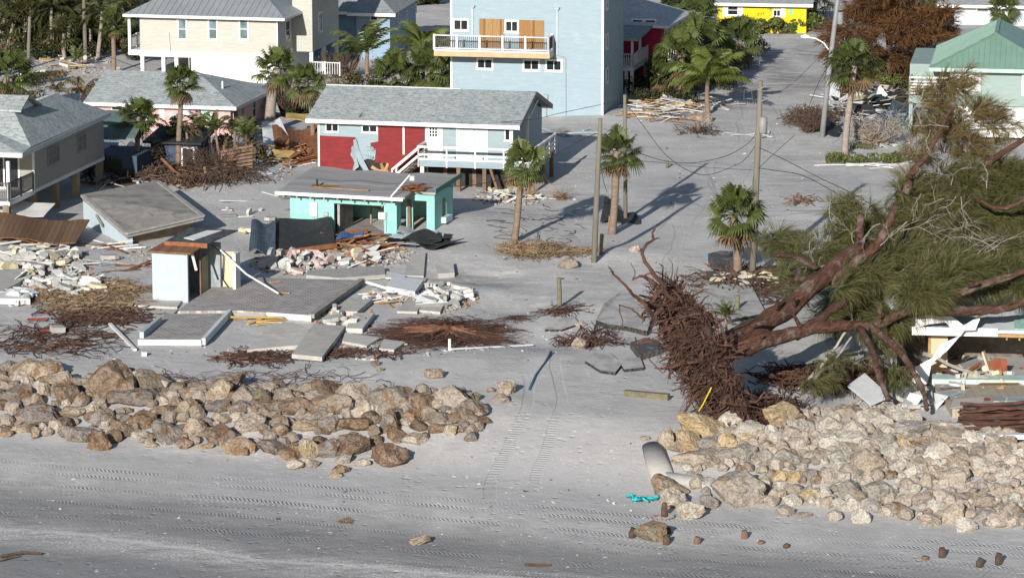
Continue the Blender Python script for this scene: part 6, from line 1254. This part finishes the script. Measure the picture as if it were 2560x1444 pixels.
# small rubble nobody could count
def litter(n,areas,size,m,label,seed,flat=.4):
    r=random.Random(seed); mb=MB()
    for cx,cy,w,h,k in areas:
        for _ in range(int(n*k)):
            a=r.uniform(0,6.28); q=r.random()**.7; p=G(cx+math.cos(a)*q*w/2,cy+math.sin(a)*q*h/2); s=size*r.choice((.3,.4,.5,.7,1.))
            mb.rbox(p+Vector((0,0,s*flat*.4)),(s*r.uniform(.6,1.6),s*r.uniform(.4,1),s*flat*r.uniform(.4,1.2)),rot3(r.gauss(0,.4),r.gauss(0,.4),r.uniform(0,3.1)))
    solo(mb,'rubble',m,label,'rubble',kind='stuff')
ZON=[(105,670,260,120,2.2),(190,720,230,60,1.),(735,660,230,60,1.2),(900,640,280,70,1.3),(1090,745,210,80,1.2),(1270,495,190,40,.7),(1660,275,230,60,1.),(2170,265,240,90,1.2),(450,640,260,60,.6),(860,800,160,80,.6),(650,430,160,60,.4),(180,165,240,60,.6),(720,390,170,60,.5),(1860,705,200,40,.5),(2430,960,260,90,.8),(2200,1020,260,40,.5),(1000,860,500,60,.4)]
litter(190,ZON,.2,WHB,'crushed white rubble strewn through the wreckage',1); litter(170,ZON,.22,LUM,'small wood splinters strewn through the wreckage',2,.2); litter(130,ZON,.22,BROWN,'dark wood splinters strewn through the wreckage',3,.2); litter(120,ZON,.24,CONC,'grey concrete crumbs strewn through the wreckage',4); litter(60,ZON,.2,TARB,'black roofing scraps strewn through the wreckage',5,.2)
WIDE=[(1280,620,2300,420,1.),(1400,850,900,160,.6),(1700,420,900,260,.5),(400,880,900,60,.3),(1300,1240,2500,300,.5)]
litter(130,WIDE,.13,WHB,'pale chips and shells scattered over open sand',6,.4); litter(150,WIDE,.14,basic('dark_chip',(.08,.06,.05),.9,.3),'dark chips and weed scraps scattered over open sand',7,.2)
# ================================================= FALLEN TREE, ROOTS, BRUSH
TBARK=basic('red_bark',(.15,.08,.06),.95,.4,5.,(.25,.2,.175),.85,1.6,bmp=1.,bscale=5,bdist=.16); TBARK2=basic('limb_bark',(.11,.062,.046),.95,.35,5.,(.17,.13,.11),.6,1.,bmp=.8,bscale=8,bdist=.06)
ROOT=basic('root',(.07,.038,.028),.9,.4,3.,island=.5,bmp=.3); ROOTC=basic('root_soil',(.04,.024,.017),1.,.4,3.,bmp=.8,bscale=6,bdist=.08); ROOTR=basic('red_root',(.07,.034,.025),.9,.35,2.,(.12,.05,.03),.6,1.5,island=.3,bmp=.3)
STRAW=basic('straw',(.20,.14,.085),.95,.3,3.,island=.4)
NDL=leafm('casuarina_needle',(.04,.046,.018),(.155,.15,.055),.25,.6); NDB=leafm('browning_needle',(.09,.075,.028),(.19,.14,.06),.25,.7)
def barkm(name,px0,px1,c1,c2,c3):
    d=(W(*px1)-W(*px0)).normalized(); m,nt,b=newmat(name,.95,.15); co=nd(nt,'TexCoord').outputs['Object']
    k=nd(nt,'VectorMath',{0:co,1:d},operation='DOT_PRODUCT').outputs['Value']; st=nd(nt,'VectorMath',{0:co,1:nd(nt,'VectorMath',{0:d,'Scale':mth(nt,'MULTIPLY',k,.86)},operation='SCALE').outputs[0]},operation='SUBTRACT').outputs[0]
    n=nz(nt,st,6,7,.75,.5); c=mixc(nt,rmp(nt,n,.36,.62),c1,c2); c=mixc(nt,rmp(nt,nz(nt,co,1.1,5,.7),.5,.66,0,.8),c,c3); c=mixc(nt,rmp(nt,nz(nt,st,11,5,.7),.55,.66,0,.85),c,tuple(x*.35 for x in c1))
    nt.links.new(c,b.inputs['Base Color']); bump(nt,b,n,1.,.22); return m
TBARK=barkm('red_bark_streaked',(1800,872,163.6),(2100,655,173),(.07,.034,.026),(.17,.088,.062),(.26,.215,.19))
TBARK2=barkm('limb_bark_streaked',(2270,775,167.4),(2570,675,168),(.06,.032,.024),(.13,.072,.052),(.2,.16,.135))
def spl(pts,sub=5):
    P_=[Vector(p) for p in pts]; out=[]
    for i in range(len(P_)-1):
        a,b,c,d=P_[max(i-1,0)],P_[i],P_[i+1],P_[min(i+2,len(P_)-1)]
        for k in range(sub):
            t=k/sub; out.append(.5*((2*b)+(c-a)*t+(2*a-5*b+4*c-d)*t*t+(3*b-3*c+d-a)*t*t*t))
    return out+[P_[-1]]
def limb(m,pts,r0,r1,n=9,wob=.04):
    q=spl(pts); k=len(q)
    m.tube([p+Vector((jit(wob),jit(wob),jit(wob))) for p in q],[(r0+(r1-r0)*i/(k-1))*(1+jit(.06)) for i in range(k)],n)
def fallen():
    g=G(1800,1000); r=thing('fallen_tree','huge uprooted tree with red barked trunk, dark root plate and feathery green boughs','tree',g); rr=random.Random(21)
    w=lambda x,y,Y: W(x,y,Y)-g
    wl=lambda l,f_: [w(*f_(X,Y),d) for X,Y,d in l]
    ident=lambda x,y:(x,y)
    m=MB(); limb(m,[w(1790,875,163.6),w(1850,843,165),w(1930,797,167.5),w(2030,718,170.5),w(2106,653,173),w(2150,618,174.5)],.62,.33,16,.07)
    m.build('trunk',TBARK,r,smooth=True)
    m=MB(); limb(m,[w(1800,885,163.2),w(1880,862,164),w(1960,838,165.5),w(2050,818,167),w(2130,812,168)],.46,.24,12); m.build('trunk',TBARK,r,smooth=True)
    for pts,r0,r1 in (([(2075,705,171.5),(2160,643,173),(2200,600,174),(2221,560,174.8),(2240,515,175.5)],.32,.15),([(2000,745,172),(2040,690,173.5),(2075,670,174),(2110,680,174.5)],.25,.12),
        ([(1990,838,168),(2060,790,169),(2110,755,170),(2150,742,171)],.26,.12),([(2110,815,168),(2190,812,167.8),(2270,775,167.4),(2355,752,167.2),(2440,718,167.4),(2570,675,168)],.26,.16),([(2280,772,167.3),(2400,778,166.8),(2490,772,166.8),(2575,752,167)],.28,.2),
        ([(2150,822,167),(2180,870,165),(2195,930,163.5),(2220,1000,162.2)],.18,.12),([(2180,818,166.5),(2240,870,164.8),(2285,930,163),(2310,985,162),(2318,1022,161)],.2,.1),([(2225,850,165.4),(2255,870,165),(2268,905,164)],.13,.08),
        ([(2265,480,181),(2279,434,181),(2322,380,181.5),(2376,272,182)],.24,.09),([(2440,430,182),(2480,400,182.5),(2570,342,183)],.2,.13),([(2150,640,178),(2148,590,178.5),(2152,540,179)],.26,.2),
        ([(1930,640,172),(1980,640,172.5),(2040,668,173)],.1,.16),([(1905,735,170.5),(1980,700,171.5),(2060,690,173)],.06,.14),([(2570,500,178),(2500,520,178),(2430,490,178)],.16,.06),([(2280,905,168),(2360,925,168),(2440,955,167.5)],.1,.06)):
        m=MB(); limb(m,[w(*p) for p in pts],r0,r1); m.build('limb',TBARK if r0>.3 else TBARK2,r,smooth=True)
    # bare grey twigs
    m=MB()
    def twig(p,d,l,rad,depth):
        pts=[p]; e=d.copy()
        for i in range(5): e=(e+Vector((rr.gauss(0,.22),rr.gauss(0,.22),rr.gauss(0,.2)))).normalized(); pts.append(pts[-1]+e*l/5)
        m.tube(pts,[rad*(1-.14*i) for i in range(6)],4,False)
        if depth:
            for k in range(3): twig(pts[1+k+rr.randint(0,1)],(e+Vector((rr.gauss(0,.7),rr.gauss(0,.5),rr.gauss(0,.6)))).normalized(),l*.55,rad*.6,depth-1)
    for _ in range(60):
        x,y=rr.choice(((2180,640),(2250,700),(2330,650),(2400,690),(2150,560),(2300,560),(2430,600),(2100,700),(2200,760),(2350,800),(2480,640),(2240,860),(2120,880),(2330,330),(2450,500),(2290,720)))
        twig(w(x+rr.gauss(0,55),y+rr.gauss(0,35),174+rr.gauss(0,3)),Vector((rr.gauss(0,.7),rr.gauss(-.2,.5),rr.gauss(.3,.7))).normalized(),rr.uniform(1.2,2.8),.022,2)
    for pts in (((1960,1010),(2010,960),(2080,880),(2130,800)),((1990,1020),(2040,940),(2085,905),(2130,840)),((2245,860),(2225,920),(2233,980)),((2310,880),(2420,930),(2520,960))):
        limb(m,[w(x,y,168) for x,y in pts],.1,.05,6,.06)
    m.build('bare_twigs',TWG,r)['kind']='stuff'
    # needle sprays
    def cloud(lst,mat,seed,nk=1.,ln=1.05):
        r2=random.Random(seed); m=MB()
        for x,y,ww,hh,Y,n,b in lst:
            Y+=2.5 if y<800 else 0; s=FPX/Y; k_=max(4,int(n/11))
            for q in range(k_):
                d=Vector((r2.gauss(0,1),r2.gauss(0,1),r2.gauss(0,1))).normalized()*r2.random()**.4; c_=w(x,y,Y)+Vector((d.x*ww/s/2,d.y*1.9,d.z*hh/s/2)); bb=(b[0]+r2.gauss(0,.3),b[1]+r2.gauss(0,.3),b[2]+r2.gauss(0,.3))
                sprays(m,c_,(.5,.5,.3),int(18*nk),r2,ln,.0085,16,bb,.2,.22)
        return m.build('foliage',mat,r)
    up=(.45,-.1,.25); rt=(.5,-.2,-.05); dn=(.2,-.2,-.35)
    cloud([(2330,240,90,80,182,120,up),(2390,210,100,70,182,110,up),(2360,320,110,90,182,150,up),(2450,280,110,60,182,130,up),(2500,320,70,50,182,60,up),(2290,360,70,130,181,100,up),(2300,470,120,70,181,150,rt),(2420,380,130,70,182,150,up)],NDB,1,.75)
    cloud([(2290,520,190,100,179,420,rt),(2400,470,190,120,180,400,rt),(2500,440,150,90,181,260,rt),(2500,540,180,130,179,420,rt),(2370,580,200,110,178,420,rt),(2240,600,160,100,178,260,rt),(2470,640,200,90,177,320,rt)],NDL,2,1.2)
    cloud([(2130,545,110,80,180,110,rt),(2110,590,100,70,179,90,rt),(2180,660,160,80,177,230,rt),(2290,660,170,90,172,300,rt),(2400,690,190,80,168,300,rt),(2520,690,150,70,168,200,rt),(2330,720,170,60,165,170,rt),(2480,640,200,80,172,200,rt),(2230,740,170,90,173,340,rt),(2150,750,130,80,172,240,dn),(2330,730,140,70,174,220,rt),(2090,780,90,40,171,70,dn),(2120,700,80,40,168.5,60,rt),(2190,690,90,50,169,80,rt),(2230,780,90,40,167,60,dn)],NDL,3,1.2)
    cloud([(2200,850,150,60,168,90,dn),(2110,895,120,50,166,40,dn),(2060,950,90,30,164,25,dn),(2240,930,60,60,165,22,dn)],NDL,4,.8,.7)
    cloud([(1960,600,80,40,181,60,rt),(2000,660,110,50,177,100,rt),(1930,620,60,30,182,30,rt),(2050,630,120,60,178,130,rt),(2100,520,50,30,181,30,rt),(1990,700,90,40,174,70,rt)],NDL,5,1.1)
    # root plate
    c=w(1757,885,162.8); ax_=(w(1880,1082,160)-w(1642,688,165.5)); ra=ax_.length/2*.98; ax_.normalize(); tr=(w(1950,800,166)-w(1795,872,163.5)).normalized(); bx_=ax_.cross(tr).normalized(); nn=ax_.cross(bx_).normalized()
    if nn.x>0: nn=-nn
    core=MB()
    for i in range(70):
        a=rr.uniform(0,6.28); q=rr.random()**.5*.8; p=c+ax_*math.cos(a)*q*ra+bx_*math.sin(a)*q*ra*.45+nn*rr.uniform(-.3,.3)
        k=rr.uniform(.3,.6)*(1.1-q*.5); core.tube([p-ax_*k,p-ax_*k*.4+nn*jit(.2),p+ax_*k*.4,p+ax_*k],[k*.25,k*.75,k*.7,k*.2],7)
    core.build('root_soil',ROOTC,r)
    m=MB()
    for i in range(1900):
        a=rr.uniform(0,6.28); q=rr.random()**.6*.9; o=ax_*math.cos(a)+bx_*math.sin(a)*.8; p=c+ax_*math.cos(a)*q*ra+bx_*math.sin(a)*q*ra*.46+nn*rr.uniform(-.4,.6)*(1-q*.6)
        e=(o*rr.uniform(.3,1.)+nn*rr.uniform(-.1,.9)+Vector((rr.gauss(0,.45),rr.gauss(0,.45),rr.gauss(0,.45)))).normalized(); l=rr.uniform(.5,1.6); pts=[p]
        for k in range(5): e=(e+Vector((rr.gauss(0,.35),rr.gauss(0,.35),rr.gauss(-.08,.35)))).normalized(); pts.append(pts[-1]+e*l/5)
        r0=rr.choice((.014,.018,.018,.024,.024,.03,.045,.07)); m.tube(pts,[r0*(1-.13*k) for k in range(6)],4,False)
    m.build('roots',ROOT,r)['kind']='stuff'
    m=MB()
    for i in range(60):
        a=rr.uniform(0,6.28); q=rr.random()**.6*.85; p=c+ax_*math.cos(a)*q*ra+bx_*math.sin(a)*q*ra*.46+nn*rr.uniform(.1,.5); e=(ax_*math.cos(a)*.8+bx_*math.sin(a)*.6+nn*rr.uniform(0,.6)+Vector((rr.gauss(0,.3),rr.gauss(0,.3),rr.gauss(0,.3)))).normalized()
        pts=[p]; 
        for k in range(4): e=(e+Vector((rr.gauss(0,.3),rr.gauss(0,.3),rr.gauss(0,.3)))).normalized(); pts.append(pts[-1]+e*rr.uniform(.2,.4))
        k=rr.uniform(.06,.15); m.tube(pts,[k,k*.9,k*.75,k*.6,k*.4],6)
    m.build('thick_roots',ROOTR,r,smooth=True)['kind']='stuff'
    m=MB()
    for (x,y,Y) in ((1880,815,165),(1940,770,167),(1985,760,168),(1990,700,169.5),(2060,700,171.5),(1900,850,164.3),(2000,815,166),(2200,790,167),(2330,742,166.9),(2420,715,167)):
        p=w(x,y,Y); d=Vector((rr.gauss(0,.5),-.5,rr.uniform(.2,1))).normalized(); m.tube([p,p+d*.45,p+d*rr.uniform(.6,.9)],[.12,.09,.07],7)
    m.build('branch_stub',TBARK2,r)['kind']='stuff'
    for l,r0 in (([(440,430),(340,310),(285,210),(300,150),(355,100),(350,60),(385,5)],.11),([(355,100),(405,92)],.05),([(300,520),(230,480),(180,420),(90,330),(80,310),(55,283)],.09),([(300,640),(230,580),(150,545),(130,545),(135,600),(150,640),(148,690)],.05),([(340,330),(270,350),(220,370),(235,330),(205,258)],.05),([(330,760),(240,800),(290,860),(420,1000)],.06),([(640,1000),(660,1090),(620,1180),(540,1290),(490,1420)],.1),([(420,560),(360,600),(300,540),(240,490)],.13),([(700,960),(660,1060),(600,1190)],.14),([(550,520),(500,450),(480,440)],.08),([(860,1130),(960,1180),(1080,1160),(1180,1150)],.1)):
        m=MB(); n=len(l); limb(m,[w(*K(X,Y),162.4+rr.uniform(-.4,.3)) for X,Y in l],r0,r0*.3,6,.03); m.build('root',ROOTR,r,smooth=True)
fallen()
m=MB().tube([W(*K(X,Y),160.5) for X,Y in ((745,1090),(720,1140),(690,1200),(660,1248))],.028,5); solo(m,'yellow_strap',basic('strap_yellow',(.6,.45,.02),.6),'yellow strap hanging on the root plate','strap')
P_=[W(*K(X,Y),163.6) for X,Y in ((690,720),(730,770),(760,840),(790,900),(820,942))]; m=MB().add([p+Vector((s*.12*(1+.5*math.sin(i*2)),0,0)) for i,p in enumerate(P_) for s in (-1,1)],[(2*i,2*i+1,2*i+3,2*i+2) for i in range(4)]); o=solo(m,'cloth_strip',WH,'torn white cloth strip caught behind the root plate','cloth'); o.modifiers.new('t','SOLIDIFY').thickness=.02
def rootfan(cx,cy,wpx,dep,n,r0s,zt,mat,seed,ln=(.5,1.),curl=.3,base=0.):
    r=random.Random(seed); g=G(cx,cy); m=MB(); a_=wpx/SCL(cy)/2
    for i in range(n):
        a=r.uniform(0,6.28); l=r.uniform(*ln); pts=[]; q0=r.uniform(0,base); ww=r.gauss(0,curl)
        for k in range(7):
            t=q0+(l-q0)*k/6; b=a+ww*t; x=math.cos(b)*a_*t; y=math.sin(b)*dep*t; z=T(g.x+x,g.y+y)-g.z+zt*max(0,1-t)**1.5*r.uniform(.75,1.1)+.03+r.uniform(0,.08)
            pts.append((x+r.gauss(0,.04),y+r.gauss(0,.06),z))
        rr=r.choice(r0s); m.tube(pts,[rr*(1-.12*k) for k in range(7)],4 if rr<.06 else 7,False)
    return g,m
def rootmass():
    g,m=rootfan(1115,838,430,5.5,640,(.015,.02,.025,.035),.18,ROOT,5,(.4,1.02),1.,.35); r=thing('pulled_root_mass','flat star of reddish roots torn up beside the concrete slabs','root mass',g)
    m.build('fine_roots',ROOTR,r)['kind']='stuff'
    g,m2=rootfan(1115,838,430,5.5,260,(.02,.03),.3,ROOT,6,(.3,.95),1.,.2); m2.build('fine_roots',ROOT,r)['kind']='stuff'
    _,m=rootfan(1110,826,330,3.6,17,(.09,.13,.17),.42,ROOTR,8,(.45,.95),.7); m.build('main_roots',basic('peeled_root',(.15,.07,.042),.9,.4,2.,(.12,.06,.04),.6,1.5,bmp=.5),r,smooth=True)
    m=MB()
    for k in range(5): m.tube([(jit(.5),jit(.4),.2),(jit(.4),jit(.3),.42),(jit(.5),jit(.4),.2)],[.15,.28,.12],7)
    m.build('crown',ROOTR,r,smooth=True)
    g,m=rootfan(1290,800,130,1.5,60,(.015,.025),.15,ROOT,9,(.4,1.),.5); solo(MB().add([tuple(Vector(v)+g) for v in m.v],m.f),'root_tangle',ROOT,'dark root strands trailing right of the flat root star','roots')
rootmass()
def mat(cx,cy,w,h,n,mtl,label,name='root_mat',seed=0,lift=.12,rad=.014,seg=.25):
    r=random.Random(seed+int(cx)); m=MB()
    for i in range(n):
        a=r.uniform(0,6.28); q=r.random()**.55; x,y=cx+math.cos(a)*q*w/2,cy+math.sin(a)*q*h/2; p=G(x,y,.02); d=r.gauss(0,.8)+(3.14 if r.random()<.5 else 0); pts=[p]
        for k in range(5):
            d+=r.gauss(0,.45); px_=pts[-1].x+math.cos(d)*seg; py_=pts[-1].y+math.sin(d)*seg*1.4; pts.append(Vector((px_,py_,T(px_,py_)+.02+r.random()*lift)))
        m.tube(pts,rad*r.uniform(.7,1.8),3,False)
    return solo(m,name,mtl,label,'roots',kind='stuff' if n<130 else None)
mat(225,740,290,80,900,STRAW,'brown thatch of dead roots on the sand left of the hut',seed=1); mat(240,790,260,50,260,ROOT,'dark root strands below the brown thatch',seed=2,rad=.022)
mat(120,850,300,70,200,ROOT,'thin dark roots strewn over the far left sand',seed=3,rad=.016,seg=.4); mat(640,895,150,34,150,ROOT,'dark root tangle below the flat slabs',seed=4,rad=.02); mat(880,885,280,16,140,ROOT,'roots under the wedged slabs left of the root star',seed=5,rad=.02)
mat(1330,630,120,34,420,STRAW,'dry straw on the sandy verge by the leaning pole',seed=6,lift=.3); mat(1440,630,80,14,120,STRAW,'thin straw strip at the foot of leaning pole',seed=7); mat(2080,955,280,40,420,ROOTR,'red brown brush swept behind the root plate',seed=8,lift=.5,rad=.025,seg=.4)
mat(1900,1040,150,60,420,ROOT,'reddish roots spilling over the top of the right rock wall',seed=9,lift=.6,rad=.025); mat(1470,855,90,36,90,ROOT,'rooty clump around pale stones by broken asphalt',seed=10,lift=.4,rad=.02); mat(1405,775,60,20,60,ROOT,'fine roots around the mossy bollard',seed=11)
mat(1880,700,190,30,160,BRN,'fallen twigs along the curb by the squat palm',seed=12,lift=.4,rad=.025,seg=.5); mat(480,440,290,50,520,BRN,'brush heap of brown branches behind the tipped room','brush_heap',13,.6,.022,.42); mat(300,430,170,60,420,BRN,'dark twigs in the gap beside the stilt house','brush_heap',14,.9,.025,.4)
mat(2030,305,90,40,300,BRN,'tangled uprooted brush at the street light foot','brush_heap',15,.8,.02,.28); mat(1900,735,160,20,70,BRN,'branch litter right of the bollard',seed=16,rad=.025,seg=.6); mat(1746,330,90,16,50,BRN,'scraps of root around the square stump',seed=17,lift=.3,rad=.02)
mat(1340,555,250,160,60,ROOT,'scattered twigs on the sand beside the mint cottage',seed=18,lift=.03,rad=.012); mat(600,950,700,40,90,ROOT,'loose twigs on the sand above the left rock wall',seed=19,lift=.2,rad=.012,seg=.3); mat(2000,505,30,14,20,PILE,'small root fragment alone on the smooth sand',seed=20,lift=.3,rad=.03); mat(862,1304,16,4,26,STRAW,'small tuft of dried weed on the tyre tracks',seed=21,lift=.1,seg=.07)
def deadshrub(px,py,w,h,label,n,mtl,seed):
    r=random.Random(seed); g=G(px,py); s=SCL(py); m=MB()
    for i in range(n):
        a=r.uniform(0,6.28); l=r.uniform(.6,1.); e=Vector((math.cos(a)*w/s/2,math.sin(a)*w/s/2*.8,h/s*r.uniform(.3,1.)))*l; p=g.copy(); pts=[p]
        for k in range(5): pts.append(g+e*((k+1)/5)+Vector((r.gauss(0,.09),r.gauss(0,.09),r.gauss(0,.07))))
        m.tube(pts,[.05*(1-.16*k) for k in range(6)],4,False)
        for k in range(4):
            q=pts[2+k%4]; m.tube([q,q+Vector((r.gauss(0,.25),r.gauss(0,.25),r.gauss(.15,.2))),q+Vector((r.gauss(0,.4),r.gauss(0,.4),r.gauss(.25,.3)))],[.018,.014,.008],3,False)
    solo(m,'dead_shrub',mtl,label,'shrub')
deadshrub(2185,365,150,95,'big leafless dead shrub right of the pale trunked palm',150,TWG,1); deadshrub(2185,365,110,50,'tan broken stems in the heart of the big dead shrub',40,LUM,2); deadshrub(2030,332,90,44,'leafless brown shrub left of the street light foot',34,BRN,3); deadshrub(540,430,200,90,'brown leafless stems below the feather palms',110,BRN,4); deadshrub(720,290,150,100,'bare vine stems behind the collapsed orange shed',110,BRN,5); deadshrub(340,430,150,80,'dark bare stems at the left end of the brush heap',70,BRN,6)
deadshrub(2090,200,60,50,'dry brown brush at the left foot of the brown tree',60,BRN,7); deadshrub(1400,500,30,20,'weed tuft by the mint cottage corner',14,STRAW,8)
m=MB()
for k in range(22): 
    a,b=G(2400+jit(10),1050+k*2.4),G(2600,1046+k*2.8+jit(6)); a.z+=.5+jit(.3)-.02*k; b.z+=.7+jit(.2)-.02*k; limb(m,[a,(a+b)/2+Vector((0,0,jit(.15))),b],rnd.choice((.06,.09,.16)),.08,6)
solo(m,'shattered_log',ROOTR,'shattered reddish log at the right frame edge above the rocks','log',smooth=True)
a,b=G(2440,1108,.35),G(2600,1112,.4); solo(MB().beam(a,b,.4,.2),'white_beam',WH,'pale weathered beam under the shattered reddish log','timber')
for k,(x,y,cx,cy,rp) in enumerate(((1815,850,1812,790,42),(1875,890,1880,850,44))): palm((x,y),(cx,cy),rp,('green seedling palm poking up behind the root plate','half crushed palm under the fallen trunk')[k],'areca',tr=.06,skirt=0,name='seedling_palm')
